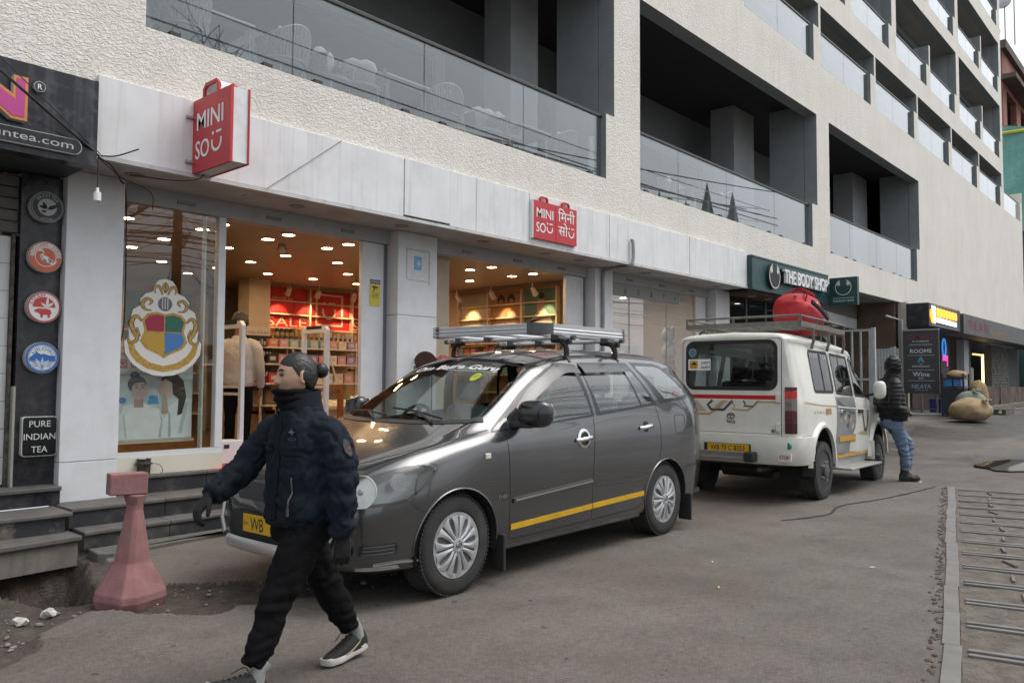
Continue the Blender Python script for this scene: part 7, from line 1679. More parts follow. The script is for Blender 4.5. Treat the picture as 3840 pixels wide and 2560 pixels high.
for s_ in (-1,1):
 q=MB();rowsg= [(.50,.545,1.155),(.66,.56,1.17),(.80,.60,1.39),(.9,.612,1.432),(1.09,.612,1.432),(1.10,.612,1.432),(1.225,.612,1.432)]
 G_= []
 for z,a,b in rowsg:
  G_.append([onto(JB,(a+(b-a)*i/8,s_*1.6,z),(0,-s_,0),.0025)[0] for i in range(9)])
 q.grid(G_);q.build('grey_door_panel',greyp,jp,smooth=60,recalc=False)
 js('decal_dark',[(.66,1.2),(1.0,1.09),(.66,1.13)],dk,s_,.004);js('decal_dark',[(.66,1.08),(.9,1.08),(1.38,.99),(1.38,1.02)],dk,s_,.004)
 for k,(x,z) in enumerate(((.75,.95),(.95,.98),(1.05,.88),(1.2,.95),(1.28,.86),(1.12,1.0))):js('decal_triangle',[(x-.07,z-.02),(x+.07,z+.03),(x+.03,z-.07)],[dg,db,dk][k % 3],s_,.004)
 for w_,pts in ((.05,[(1.75,1.06),(1.86,.78),(1.97,.78),(2.06,1.06)]),(.03,[(2.05,1.04),(2.10,.7),(2.2,.66)])):
  q=MB();line_on(JB,[(x,s_*.95,z) for x,z in pts],(0,-s_,0),w_,.0035,q);q.build('decal_chevron',dk if w_ > .04 else dg,jp,recalc=False)
 js('decal_wedge',[(1.5,.74),(2.0,.78),(2.0,.70)],dg,s_)
 q=MB();line_on(JB,[(x,s_*.95,z) for x,z in ((-.60,1.155),(0,1.12),(.58,1.105))],(0,-s_,0),.014,.003,q);q.build('gold_line',dg,jp,recalc=False)
 q=MB();line_on(JB,[(x,s_*.95,z) for x,z in ((.62,1.10),(1.4,1.075),(2.18,1.05))],(0,-s_,0),.012,.006,q);q.build('white_rib',sign_white,jp,recalc=False)
 q=MB()
 for k,ch in enumerate('SUMO'):text_on(JB,ch,(-.30+.11*k if s_ < 0 else .10-.11*k,s_*.95,1.02),(-s_,0,0),UZ,(0,-s_,0),.003,q,h=.035,w=.045,bold=.015)
 q.build('model_letters',dg,jp,recalc=False);js('gold_plate',[(.14,1.01),(.36,1.01),(.36,1.08),(.14,1.08)],M('gold_plate',(.36,.22,.05),.4),s_,.004)
 q=MB();text_on(JB,'TOURIST',(-.165 if s_ < 0 else .18,s_*.95,1.70),(-s_,0,0),UZ,(0,-s_,0),.005,q,h=.055,w=.33,bold=.02);text_on(JB,'TAXI',(.26 if s_ < 0 else .52,s_*.95,1.69),(-s_,0,0),UZ,(0,-s_,0),.005,q,h=.06,w=.24,bold=.02);q.build('taxi_words',M('word_grey',(.42,.42,.42),.5),jp,recalc=False)
 MB().box(.66,1.38,s_*.815-.012,s_*.815+.012,.655,.72).build('amber_strip',M('amber_strip',(.50,.27,.02),.4),jp);MB().box(.62,1.40,s_*.81-.008,s_*.81+.008,.64,.735).build('strip_frame',M('frame_grey',(.2,.2,.2),.4),jp)
 MB().box(.55,1.98,s_*.80-.012,s_*.80+.012,.452,.49).build('sill_amber',M('sill_amber',(.46,.22,.02),.6,dirt=.9,dscale=6,dcol=(.5,.48,.42)),jp)
 for hx,hz,mt in ((.72,1.04,chrome),(1.55,1.035,plast)):MB().box(hx,hx+.17,s_*.825-.02,s_*.825+.02,hz-.025,hz+.025).build('door_handle',mt,jp,bevel=.01)
 MB().box(.52,1.98,s_*.88-.13,s_*.88+.13,.315,.345).build('running_board',MATS['step_alu'],jp,bevel=.012);MB().box(.6,1.95,s_*.77-.02,s_*.77+.02,.346,.46).build('board_back',MATS['step_alu'],jp)
 q=MB();q.ell((0,0,0),1,1,1,18,12);q.v= [(2.02+.07*v[0],s_*(.98+.085*math.copysign(abs(v[1]) ** .7,v[1])),1.33+.125*math.copysign(abs(v[2]) ** .7,v[2])) for v in q.v];mi=q.build('door_mirror',car_white,jp,smooth=180);MB().beam((2.06,s_*.78,1.24),(2.03,s_*.93,1.28),.05,.03).build('arm',plast,mi)
 MB().box(-.46,-.43,s_*.78-.1,s_*.78+.06,.30,.48).build('mud_flap',plast,jp);MB().box(2.08,2.11,s_*.78-.1,s_*.78+.06,.36,.62).build('mud_guard',car_white,jp)
for x in (.35,1.1):
 for y in (-.36,.36):
  q=MB();q.box(x,x+.14,y-.28,y+.28,.95,1.42);q.build('seat_back',M('jeep_seat',(.025,.024,.026),.8),jp,bevel=.05);q=MB();q.box(x+.02,x+.11,y-.14,y+.14,1.44,1.60);q.build('headrest',MATS['jeep_seat'],jp,bevel=.04)
MB().box(-.7,2.2,-.7,.7,.62,.66).build('cabin_floor',inn,jp);MB().box(2.0,2.2,-.68,.68,.9,1.2).build('dashboard',inn,jp)
MB().box(-.55,.2,-.6,.6,.67,1.05).build('luggage_heap',M('luggage_dark',(.05,.04,.045),.9,var=.4,vscale=6),jp,bevel=.12)
rk=thing('roof_rack','weathered steel luggage rack on the roof of the white jeep','roof rack',jp.location,local=True);rk.rotation_euler=jp.rotation_euler
rst=M('rack_steel',(.17,.165,.15),.65,metal=.3,var=.25,vscale=12,dirt=.5,dcol=(.13,.08,.05))
xa,xb,ya,yb,zr=-.50,1.25,-.72,.72,2.085
for p_,q_ in (((xa,ya),(xb,ya)),((xa,yb),(xb,yb)),((xa,ya),(xa,yb)),((xb,ya),(xb,yb))):MB().beam((*p_,zr),(*q_,zr),.03,.06).build('frame_bar',rst,rk)
for i in range(1,12):x=xa+(xb-xa)*i/12;MB().beam((x,ya+.016,zr-.005),(x,yb-.016,zr-.005),.018,.012).build('floor_bar',rst,rk)
for y in (-.36,0,.36):MB().beam((xa+.016,y,zr-.018),(xb-.016,y,zr-.018),.02,.012).build('long_bar',rst,rk)
rim= [(xa,ya),(xb,ya),(xb,yb),(xa,yb),(xa,ya)]
for p_,q_ in zip(rim[:-1],rim[1:]):MB().tube([(*p_,zr+.095),(*q_,zr+.095)],.014,8).build('top_rail',rst,rk,smooth=60)
for x,y in ((xa,ya),(xb,ya),(xb,yb),(xa,yb),(.1,ya),(.7,ya),(.1,yb),(.7,yb),(xa,0.1),(xb,0)):MB().beam((x,y,zr+.03),(x,y,zr+.095),.03,.012).build('post',rst,rk)
for x in (-.08,.52,1.18):
 for s_ in (-1,1):MB().tube([(x,s_*.66,zr-.03),(x,s_*.735,zr-.05),(x,s_*.745,1.91),(x,s_*.715,1.80)],[(.008,.02)]*4,6).build('foot',rst,rk)
bgm=M('bag_red',(.40,.018,.025),.75,var=.15,vscale=14,bump=.3,bscale=30,bdist=.01)
bg_=thing('red_holdall','bulging red travel bag with a carry handle on the roof rack','bag',jp.location+jd*.14-jn*.34-Vector((0,0,.01)),local=True);bg_.rotation_euler=jp.rotation_euler;bg_.scale= (.92,.92,.99)
q=MB();q.ell((0,0,0),1,1,1,34,22)
def sq(a,e):return math.copysign(abs(a) ** e,a)
q.v= [(.62+.40*sq(v[0],.55)+.035*math.sin(v[2]*6+v[1]*3),.05+.30*sq(v[1],.55)*(1-.25*max(0,v[2])),zr+.24+(.235-.05*math.sin(v[0]*6+v[1]*4))*sq(v[2],.6)) for v in q.v];q.build('bag_body',bgm,bg_,smooth=180)
for y in (-.12,.2):MB().tube(spline([(.42,y,zr+.40),(.47,y,zr+.52),(.60,.04,zr+.60),(.74,y,zr+.52),(.8,y,zr+.38)],6),[(.006,.022)]*25,8).build('handle',bgm,bg_,smooth=60)
MB().tube(spline([(.30,-.25,zr+.38),(.5,-.30,zr+.30),(.8,-.31,zr+.2),(.95,-.24,zr+.28)],6),[(.02,.035)]*19,8).build('pocket_strap',M('bag_black',(.02,.02,.022),.8),bg_,smooth=60);MB().tube(spline([(.24,-.02,zr+.46),(.6,-.0,zr+.487),(.98,.0,zr+.45)],8),.009,6).build('zip',MATS['bag_black'],bg_,smooth=60);MB().ell((.44,-.275,zr+.36),.02,.012,.03,8,6).build('tag',sign_white,bg_)
# ================================================================ PEOPLE
def fuse(mb,name,mat,parent,vox=0.012,smooth=4,wr=None,rz=None,sub=False):
 """melt overlapping closed pieces into one continuous skin"""
 me=bpy.data.meshes.new('tmp');me.from_pydata([tuple(v) for v in mb.v],[],mb.f);me.validate()
 b=bmesh.new();b.from_mesh(me);bmesh.ops.recalc_face_normals(b,faces=b.faces);b.to_mesh(me);b.free()
 o=bpy.data.objects.new('tmp',me);C.objects.link(o)
 m=o.modifiers.new('r','REMESH');m.mode='VOXEL';m.voxel_size=vox;m.adaptivity=0
 s_=o.modifiers.new('s','SMOOTH');s_.factor=0.5;s_.iterations=smooth
 bpy.context.view_layer.update()
 out=bpy.data.meshes.new_from_object(o.evaluated_get(bpy.context.evaluated_depsgraph_get()))
 bpy.data.objects.remove(o);bpy.data.meshes.remove(me)
 out.name=name
 if wr:
  n_= [v.normal.copy() for v in out.vertices]
  for v,n in zip(out.vertices,n_):v.co += n*wr(v.co,n)
 out.shade_smooth();out.materials.append(mat)
 ob=bpy.data.objects.new(name,out);C.objects.link(ob)
 if parent is not None:ob.parent=parent;OFF[ob.name]=Vector((0,0,0))
 return ob
def limb(mb,pts,rads,n=18,k=6):
 """tapering limb along a smooth curve, rounded ends"""
 sp=spline(pts,k);m=len(pts)-1;rr= []
 for i in range(len(sp)):
  t=i/k;a=min(int(t),m-1);f_=t-a;f_=f_*f_*(3-2*f_)
  ra,rb=rads[a],rads[a+1]
  ra=ra if isinstance(ra,tuple) else (ra,ra);rb=rb if isinstance(rb,tuple) else (rb,rb)
  rr.append((ra[0]+(rb[0]-ra[0])*f_,ra[1]+(rb[1]-ra[1])*f_))
 mb.tube(sp,rr,n);return mb
def stack(mb,secs,n=28,k=5,e=0.85):
 """lofted trunk from (z, cx, cy, rx, ry) sections"""
 Z= [s_[0] for s_ in secs];q=np.linspace(0,len(secs)-1,(len(secs)-1)*k+1);J=np.arange(len(secs))
 cols_= [pchip(J,[s_[c] for s_ in secs],q) for c in range(5)]
 vs= []
 for z,cx,cyv,rx,ry in zip(*cols_):
  for i in range(n):
   a=2*math.pi*i/n;c_,s_=math.cos(a),math.sin(a)
   vs.append((cx+rx*math.copysign(abs(c_) ** e,c_),cyv+ry*math.copysign(abs(s_) ** e,s_),z))
 m=len(q)
 return mb.add(vs,[(i*n+j,i*n+(j+1) % n,(i+1)*n+(j+1) % n,(i+1)*n+j) for i in range(m-1) for j in range(n)]+[tuple(range(n))[::-1],tuple(range((m-1)*n,m*n))])
def nz(v,s_,o=0.0):return mnoise.noise(Vector((v.x*s_+o,v.y*s_-o,v.z*s_+2*o)))
def head_mesh(mb,M4,sc=1.0,ear=True):
 n,m=64,48;vs= []
 g_=lambda x,s_:math.exp(-(x/s_) ** 2)
 for i in range(m+1):
  t=math.pi*i/m
  for j in range(n):
   a=2*math.pi*j/n
   X,Y,Z=math.sin(t)*math.cos(a),math.sin(t)*math.sin(a),math.cos(t)
   x,y,z=X*0.094,Y*0.074,Z*0.113
   az=math.atan2(Y,X) if X >-0.2 or abs(Y) > 0.01 else 3
   if z < 0:
    k=min(1,-z/0.113);y *= 1-0.30*k*k;x=x*(1-0.10*k)+(0.012*k if X > 0 else 0.02*k)
    if X < 0:x *= 1-0.35*k
   else:x=x+(-0.008 if X < 0 else 0.0)*math.sin(math.pi*min(1,z/0.113))
   if X > 0:
    f_=0.0
    f_ += 0.0030*g_(z-0.034,0.012)*g_(az,0.75)                       # brow
    for s_ in (-1,1):
     f_ -= 0.0085*g_(z-0.016,0.012)*g_(az-s_*0.40,0.20)          # eye sockets
     f_ += 0.0045*g_(z+0.012,0.020)*g_(az-s_*0.70,0.25)          # cheekbones
     f_ += 0.0050*g_(z-0.014,0.007)*g_(az-s_*0.40,0.13)          # eyelids
    nose=max(0,min(1,(0.028-z)/0.052)) if z >-0.026 else max(0,1-(-0.026-z)/0.010)
    f_ += 0.026*nose*g_(az,0.16+0.05*nose)+0.006*g_(z+0.022,0.008)*(g_(az-.2,.1)+g_(az+.2,.1))
    f_ += 0.0055*g_(z+0.052,0.006)*g_(az,0.32)+0.0055*g_(z+0.064,0.006)*g_(az,0.27)-0.003*g_(z+0.058,0.003)*g_(az,0.35)   # lips
    f_ += 0.008*g_(z+0.095,0.014)*g_(az,0.4)-0.003*g_(z+0.078,0.008)*g_(az,0.4)
    x += f_*max(0.3,X);y += f_*Y
   vs.append(M4 @ (Vector((x,y,z))*sc))
 mb.add(vs,[(i*n+j,(i+1)*n+j,(i+1)*n+(j+1) % n,i*n+(j+1) % n) for i in range(m) for j in range(n)])
 if ear:
  for s_ in (-1,1):
   E_=M4 @ Matrix.Translation((-0.008*sc,s_*0.073*sc,0.0)) @ Matrix.Rotation(s_*rad(22),4,'Z') @ Matrix.Rotation(rad(-12),4,'Y')
   ring_= [(0.020*sc*math.cos(a)*(1 if math.sin(a) > 0 else .75),0,0.034*sc*math.sin(a)) for a in [2*math.pi*i/18 for i in range(18)]]
   mb.tube([E_ @ Vector((p[0]*.85,p[1],p[2]*.82)) for p in ring_+ring_[:1]],0.0052*sc,8)
   mb.ell((0,0,0),1,1,1,12,8);k=13*0
   cnt=12*9;mb.v[-cnt:]= [tuple(E_ @ Vector((v[0]*.017*sc,v[1]*.005*sc-s_*.002,v[2]*.03*sc))) for v in mb.v[-cnt:]]
 return mb
def eyes(parent,M4,sc,brow=(0.02,0.015,0.012),look=0.0):
 for s_ in (-1,1):
  c_=M4 @ (Vector((0.0815,s_*0.0315,0.0145))*sc)
  q=MB();q.ell(c_,.0105*sc,.0115*sc,.0105*sc,14,10);e=q.build('eye',M('eye_white',(.10,.08,.07),.4),parent,smooth=180)
  d=M4.to_3x3() @ Vector((1,look-s_*.05,-.08)).normalized();q=MB();q.ell(c_+d*.0078*sc,.0050*sc,.0055*sc,.0050*sc,10,6);q.build('iris',M('iris_dark',(.018,.010,.007),.15),e,smooth=180)
  q=MB();pts= [M4 @ (Vector((.089-.012*t*t,s_*(.012+.034*t),.034+.004*math.sin(t*3)))*sc) for t in (0,.25,.5,.75,1)];q.tube(pts,[(.003*sc,.0042*sc)]*4+[(.0015,.002)],8);q.build('eyebrow',M('brow_dark',brow,.9),parent,smooth=180)
  q=MB();pts= [M4 @ (Vector((.0915-.006*abs(t)-.006*t*t,s_*(.0315+.0145*t),.0192-.003*t*t))*sc) for t in (-1,-.5,0,.5,1)];q.tube(pts,.0016*sc,6);q.build('lash_line',MATS['brow_dark'],parent,smooth=180)
def hand(name,mat,parent,M4,sc=1.0,curl=25,side=1,spread=4):
 """gloved or bare hand: wrist at the origin, fingers along +x, palm facing -z, thumb at +y*side"""
 q=MB()
 q.add([M4 @ (Vector(p)*sc) for p in [(-.03,-.026,-.016),(-.03,.026,-.016),(-.03,.026,.016),(-.03,-.026,.016),(.088,-.040,-.012),(.088,.040,-.012),(.088,.038,.014),(.088,-.038,.014)]],[(0,1,2,3),(4,7,6,5),(0,4,5,1),(1,5,6,2),(2,6,7,3),(3,7,4,0)])
 q.ell(M4 @ (Vector((.045,0,0))*sc),.055*sc,.042*sc,.019*sc,16,10,M4.to_3x3().to_4x4())
 for k,(y,L_,r) in enumerate(((.031,.072,.0095),(.0105,.080,.0098),(-.0105,.074,.0094),(-.031,.058,.0085))):
  y *= side;p=Vector((.082,y,.001));a=0.35*rad(curl);pts= [p-Vector((.03,0,0)),p];sp_=rad(spread)*(1.5-k)*side
  for sgm,f_ in ((.46,0.8),(.30,1.0),(.24,.8)):
   a += rad(curl)*f_;p=p+Vector((math.cos(a)*math.cos(sp_),math.sin(sp_),-math.sin(a)))*(L_*sgm);pts.append(p)
  limb(q,[M4 @ (v*sc) for v in pts],[r*sc*1.1,r*sc*1.08,r*sc*1.02,r*sc*.95,r*sc*.75],10,3)
 pts= [Vector((.005,.018*side,-.004)),Vector((.035,.045*side,-.012)),Vector((.062,.056*side,-.024)),Vector((.088,.055*side,-.036))]
 limb(q,[M4 @ (v*sc) for v in pts],[.015*sc,.014*sc,.0115*sc,.009*sc],10,3)
 return fuse(q,name,mat,parent,0.0042,2)
def frame(o,x,z):
 """matrix with local x along x and local z near z"""
 x=Vector(x).normalized();z=Vector(z);z= (z-x*z.dot(x)).normalized();y=z.cross(x)
 return Matrix(((x.x,y.x,z.x,o[0]),(x.y,y.y,z.y,o[1]),(x.z,y.z,z.z,o[2]),(0,0,0,1)))
def shoe(parent,M4,upper,sole,L_=0.275,swoosh=None,laces=True,chunk=1.0,sock=None):
 """running shoe in a frame: heel at x = 0, toe at x = L, sole at z = 0"""
 t=bpy.data.objects.new('shoe',None);C.objects.link(t);t.parent=parent;OFF[t.name]=Vector((0,0,0))
 xs_= [0,.03,.10,.18,.24,.265,L_];hw= [.022,.032,.034,.044,.042,.030,.006]
 ol= [(x,w) for x,w in zip(xs_,hw)]
 q=MB();P= []
 for dz,g_ in ((0.0,.94),(.008,1.0),(.022*chunk,1.02),(.030*chunk,.97)):
  P.append([M4 @ Vector((x+(0.004 if i == 0 else 0),s_*w*g_,dz+(.016*max(0,(x-.19)/.085) ** 2)+(.010*chunk*max(0,1-x/.12))*(dz > 0.01))) for s_,seq in ((1,ol),(-1,ol[::-1])) for i,(x,w) in enumerate(seq)])
 n=len(P[0]);q.add([p for r in P for p in r],[(i*n+j,i*n+(j+1) % n,(i+1)*n+(j+1) % n,(i+1)*n+j) for i in range(3) for j in range(n)]+[tuple(range(n))[::-1],tuple(range(3*n,4*n))])
 q.build('sole',sole,t,smooth=50)
 u=MB();rows_= []
 for x,w,h in ((.004,.024,.082),(.03,.033,.092),(.065,.035,.098),(.10,.036,.094),(.14,.039,.078),(.18,.042,.062),(.225,.040,.050),(.255,.029,.042),(.272,.010,.034)):
  rows_.append([M4 @ Vector((x,w*.97*math.sin(a)*(1.0 if abs(a) > .9 else 1.0),.022+(h-.018)*max(0,math.cos(a)) ** .55)) for a in [math.pi*(-.5+i/14) for i in range(15)]])
 u.grid(rows_);u.poly(rows_[0]);u.poly(rows_[-1][::-1]);u.build('upper',upper,t,smooth=60)
 if laces:
  l_=MB()
  for k in range(5):
   x=.105+.024*k;h=.098-.010*k
   l_.tube([M4 @ Vector((x,-.022,h-.008)),M4 @ Vector((x+.006,0,h+.004)),M4 @ Vector((x,.022,h-.008))],.0028,6)
  for s_ in (-1,1):l_.tube(spline([M4 @ Vector(p) for p in ((.10,0,.104),(.11,s_*.025,.118),(.135,s_*.036,.10),(.16,s_*.034,.082))],4),.0024,6)
  l_.build('laces',M('lace_dark',(.02,.02,.022),.8),t,smooth=60)
 if swoosh:
  for s_ in (-1,1):
   w_=MB();pts= [(.175,.030),(.145,.036),(.11,.046),(.075,.060),(.04,.076),(.07,.055),(.10,.040),(.135,.026),(.16,.024)]
   w_.add([M4 @ Vector((x,s_*(.0385+.004*math.sin(math.pi*x/.2)-.25*max(0,z-.05)),z)) for x,z in pts],[tuple(range(len(pts)))]);w_.build('side_mark',swoosh,t,recalc=False)
 if sock:q=MB();limb(q,[M4 @ Vector((.05,0,.07)),M4 @ Vector((.058,0,.12)),M4 @ Vector(sock[0])],[(.036,.034),(.034,.032),(.036,.036)],16,4);q.build('sock',sock[1],t,smooth=60)
 return t
def hair_mat(name,col):return M(name,col,.42,var=.5,vscale=60,bump=.9,bscale=90,bdist=.004,spec=.5)
# ---------------------------------------------------------------- man striding past in a navy jacket
mn=thing('person','man with a bun striding past in a dark navy jacket, black trousers and gloves','person',(2.15,3.22,0),rz=rad(178.3),local=True)
skin=M('skin',(.47,.29,.20),.5,spec=.4,var=.12,vscale=35,bump=.15,bscale=160,bdist=.001)
navy=M('navy_cloth',(.0105,.0145,.022),.85,spec=.18,var=.15,vscale=10,bump=.35,bscale=220,bdist=.0015)
blackc=M('black_cloth',(.0062,.0062,.007),.92,spec=.12,var=.2,vscale=12,bump=.3,bscale=160,bdist=.0015)
HM=Matrix.Translation((.040,0,1.412)) @ Matrix.Rotation(rad(-16),4,'Z') @ Matrix.Rotation(rad(3),4,'Y')
q=MB();head_mesh(q,HM,.97);limb(q,[(.02,0,1.20),(.018,0,1.28),(.028,0,1.36)],[.06,.055,.055])
stack(q,[(.80,0,0,.10,.13),(1.0,0,0,.11,.14),(1.18,.0,0,.10,.14),(1.22,.01,0,.05,.06)])
fuse(q,'body',skin,mn,.0048,2)
eyes(mn,HM,.97,look=-.25)
q=MB();hn,hm=96,48;vs= []
for i in range(hm+1):
 t=math.pi*.74*i/hm
 for j in range(hn):
  a=2*math.pi*j/hn;X,Y,Z=math.sin(t)*math.cos(a),math.sin(t)*math.sin(a),math.cos(t)
  k=1.045+.007*math.sin(Y*46+2.5*mnoise.noise(Vector((X*2,Y*4,Z*2))))+.012*mnoise.noise(Vector((X*3,Y*9,Z*3)))
  x,y,z=X*.094*k,Y*.074*k,Z*.113*k
  lim=.070-.022*abs(Y) if X > .45 else (.070-.022*abs(Y)-(.45-X)*.16 if X > .0 else (-.012-.10*min(.5,-X)))
  if z < lim:                                   # tuck below the hairline, inside the head
   f_=min(1,(lim-z)/.018);x *= 1-.16*f_;y *= 1-.16*f_
   z=max(z,lim-.03)
  if X < 0 and z < 0:x *= 1-.25*min(1,-z/.113)
  vs.append(HM @ (Vector((x-.002,y,z+.002))*.97))
q.add(vs,[(i*hn+j,(i+1)*hn+j,(i+1)*hn+(j+1) % hn,i*hn+(j+1) % hn) for i in range(hm) for j in range(hn)])
hr_=hair_mat('hair_black',(.008,.0075,.0075))
hair=q.build('hair',hr_,mn,smooth=180)
q=MB();q.ell((0,0,0),1,1,1,22,14);q.v= [tuple(HM @ Vector((-.112+.034*v[0]*(1+.10*math.sin(v[2]*9+v[1]*5)),.036*v[1]*(1+.08*math.sin(v[0]*11)),.025+.037*v[2]))) for v in q.v];q.build('hair_bun',hr_,mn,smooth=180)
q=MB()
stack(q,[(1.225,.035,0,.085,.088),(1.27,.045,0,.088,.086),(1.31,.055,0,.092,.084),(1.345,.064,-.004,.096,.080),(1.356,.064,-.006,.088,.072)],e=1.0)
fuse(q,'neck_gaiter',blackc,mn,.007,3,wr=lambda v,n:.005*math.sin(v.z*150+3*nz(v,9))+.004*nz(v,22))
q=MB()
stack(q,[(.735,.018,0,.122,.165),(.76,.015,0,.135,.178),(.85,.005,0,.148,.190),(.95,-.005,0,.150,.196),(1.07,-.010,0,.150,.190),(1.15,-.008,0,.143,.178),(1.205,.004,0,.122,.145),(1.25,.018,0,.102,.108),(1.275,.026,0,.092,.10)])
limb(q,[(.01,.085,1.195),(-.028,.170,1.150),(-.046,.218,1.06),(-.052,.240,.955),(-.052,.240,.83),(-.056,.232,.70)],[.065,.078,.076,.073,.066,.056])
limb(q,[(.03,-.085,1.195),(.062,-.165,1.150),(.110,-.220,1.07),(.160,-.245,.985),(.245,-.238,.925),(.335,-.228,.875)],[.065,.076,.073,.070,.064,.055])
def wr_j(v,n):
 d=.006*nz(v,11,3)-.010*max(0,1-abs(nz(v,13,5))*5)-.005*max(0,1-abs(nz(v,27,1))*4)+.004
 if v.z < 1.0:d += .004*math.sin(v.z*46+4*nz(v,5))
 arm=abs(v.y) > .19 and v.z < 1.12
 if arm:d += .0065*math.sin((v.z+.6*max(0,v.x))*75+5*nz(v,6,2))*(.6+.4*nz(v,9))
 if v.z < .78 and abs(v.y) < .185:d -= .008*(1 if v.z < .765 else 0)
 return d
jk=fuse(q,'jacket',navy,mn,.0095,3,wr=wr_j)
JB2=BVHTree.FromObject(jk,bpy.context.evaluated_depsgraph_get()) if False else BVHTree.FromPolygons([v.co for v in jk.data.vertices],[tuple(p.vertices) for p in jk.data.polygons])
navy_d=M('navy_trim',(.0075,.010,.015),.8,spec=.18,bump=.3,bscale=200,bdist=.001)
q=MB();P= []
for z,r_,dx in ((1.235,.108,.018),(1.27,.106,.026),(1.31,.101,.030),(1.342,.099,.030)):
 P.append([(dx+r_*math.cos(a),r_*.96*math.sin(a),z+.012*math.cos(a+math.pi)+(.0 if abs(a) > .3 else-.012)) for a in [math.pi*(.05+1.9*i/30) for i in range(31)]])
P2= [[(p[0]*.93+.002,p[1]*.92,p[2]) for p in P[-1]]]
q.grid(P+P2+[[(p[0]*.93,p[1]*.92,p[2]-.07) for p in P[-1]]]);co_=q.build('collar',navy,mn,smooth=60)
def jpatch(name,pts,o,ux,d,mat,lift=.004,uy=(0,0,1)):
 q=MB();plate_on(JB2,pts,o,ux,uy,d,lift,q);return q.build(name,mat,mn,recalc=False)
CF=Vector((-.92,-.39,0)).normalized()          # ray from the front left
def jbox(name,x0,x1,z0,z1,y_side,mat,lift=.009,k=8):
 """a flap that follows the chest: grid between z0 and z1, at lateral x0..x1 seen from the front"""
 q=MB();G_= []
 for i in range(k+1):
  z=z0+(z1-z0)*i/k;G_.append([(lambda h:h[0] if h else Vector((.14,x0+(x1-x0)*j/k,z)))(onto(JB2,(.6,x0+(x1-x0)*j/k,z),(-1,0,0),lift if 0 < i < k and 0 < j < k else .001)) for j in range(k+1)])
 q.grid(G_);return q.build(name,mat,mn,smooth=60,recalc=False)
jbox('pocket_flap',.035,.15,1.055,1.105,1,navy_d);jbox('pocket_flap',-.14,-.045,1.065,1.11,1,navy_d);jbox('placket',-.022,.022,.74,1.24,1,navy_d,.007,20)
jbox('waist_band',-.12,.12,.738,.772,1,navy_d,.006,12)
q=MB()
for y in (-.09,):h=onto(JB2,(.6,y,1.082),(-1,0,0),.012);q.ell(h[0],.003,.009,.009,10,6)
h=onto(JB2,(.6,.0,1.262),(-1,0,0),.012);q.ell(h[0] if h else (.13,0,1.26),.004,.010,.010,10,6);q.build('snap_button',M('snap',(.10,.10,.10),.3,metal=.6),mn,kind='stuff')
q=MB();h= [onto(JB2,(.6,.115-.01*t,.965-.135*t),(-1,0,0),.006) for t in [i/8 for i in range(9)]];q.tube([a[0] for a in h if a],.0045,6);q.build('pocket_zip',M('zip_steel',(.16,.16,.16),.35,metal=.7),mn,smooth=60);hh= [a[0] for a in h if a][-1];MB().box(hh.x-.003,hh.x+.004,hh.y-.007,hh.y+.007,hh.z-.035,hh.z).build('zip_pull',MATS['zip_steel'],mn)
q=MB();text_on(JB2,'\u2726',(.6,.075,1.15),(0,1,0),UZ,(-1,0,0),.006,q,h=.03);text_on(JB2,'AIGLE',(.6,.068,1.128),(0,1,0),UZ,(-1,0,0),.006,q,h=.010,w=.04);q.build('chest_emblem',M('emblem_grey',(.12,.13,.14),.6),mn,recalc=False)
q=MB();plate_on(JB2,[(x*.017,z*.034+(.006 if z > 0 else 0)) for x,z in [(math.cos(a),math.sin(a)) for a in [2*math.pi*i/20 for i in range(20)]]],(-.045,.5,1.095),(-1,0,0),UZ,(0,-1,0),.006,q);q.build('arm_patch',M('patch_grey',(.035,.036,.037),.8),mn,recalc=False)
q=MB();plate_on(JB2,[(-.014,-.005),(.014,-.001),(.014,.005),(-.014,.001)],(-.045,.5,1.092),(-1,0,0),UZ,(0,-1,0),.009,q);q.build('patch_stripe',M('patch_red',(.30,.02,.025),.7),mn,recalc=False)
q=MB()
stack(q,[(.66,.005,0,.115,.145),(.72,.0,0,.125,.165),(.80,.0,0,.12,.16)])
limb(q,[(.015,.085,.74),(.09,.095,.61),(.195,.10,.42),(.245,.105,.29),(.302,.11,.185)],[(.092,.10),(.088,.092),(.068,.071),(.060,.064),(.048,.050)])
limb(q,[(-.02,-.085,.74),(-.095,-.09,.62),(-.185,-.10,.44),(-.265,-.105,.30),(-.352,-.11,.165)],[(.092,.10),(.088,.092),(.074,.078),(.070,.072),(.050,.052)])
def wr_t(v,n):
 d=.005*nz(v,12,4)-.007*max(0,1-abs(nz(v,15,6))*4)+.003
 kz=math.exp(-((v.z-.42)/.09) ** 2)+math.exp(-((v.z-.20)/.06) ** 2)
 return d+.005*kz*math.sin(v.z*95+5*nz(v,8))+.004*math.exp(-((v.z-.7)/.08) ** 2)*math.sin(v.z*60+v.x*40)
fuse(q,'trousers',blackc,mn,.0095,3,wr=wr_t)
glv=M('glove_black',(.006,.006,.0065),.85,bump=.3,bscale=120,bdist=.002)
hand('glove',glv,mn,frame((-.060,.240,.690),(.05,-.03,-1),(0.3,1,0)),.95,26,side=1)
hand('glove',glv,mn,frame((.350,-.228,.868),(.62,.05,-.80),(.75,-.15,.6)),.95,30,side=1)
up_m=M('shoe_mesh',(.014,.014,.015),.8,var=.4,vscale=90,bump=.5,bscale=150,bdist=.002);so_m=M('shoe_sole',(.50,.47,.45),.6,var=.15,vscale=15);sw_m=M('shoe_mark',(.34,.27,.19),.6);sock_m=M('sock_grey',(.24,.25,.24),.9,bump=.4,bscale=150,bdist=.002)
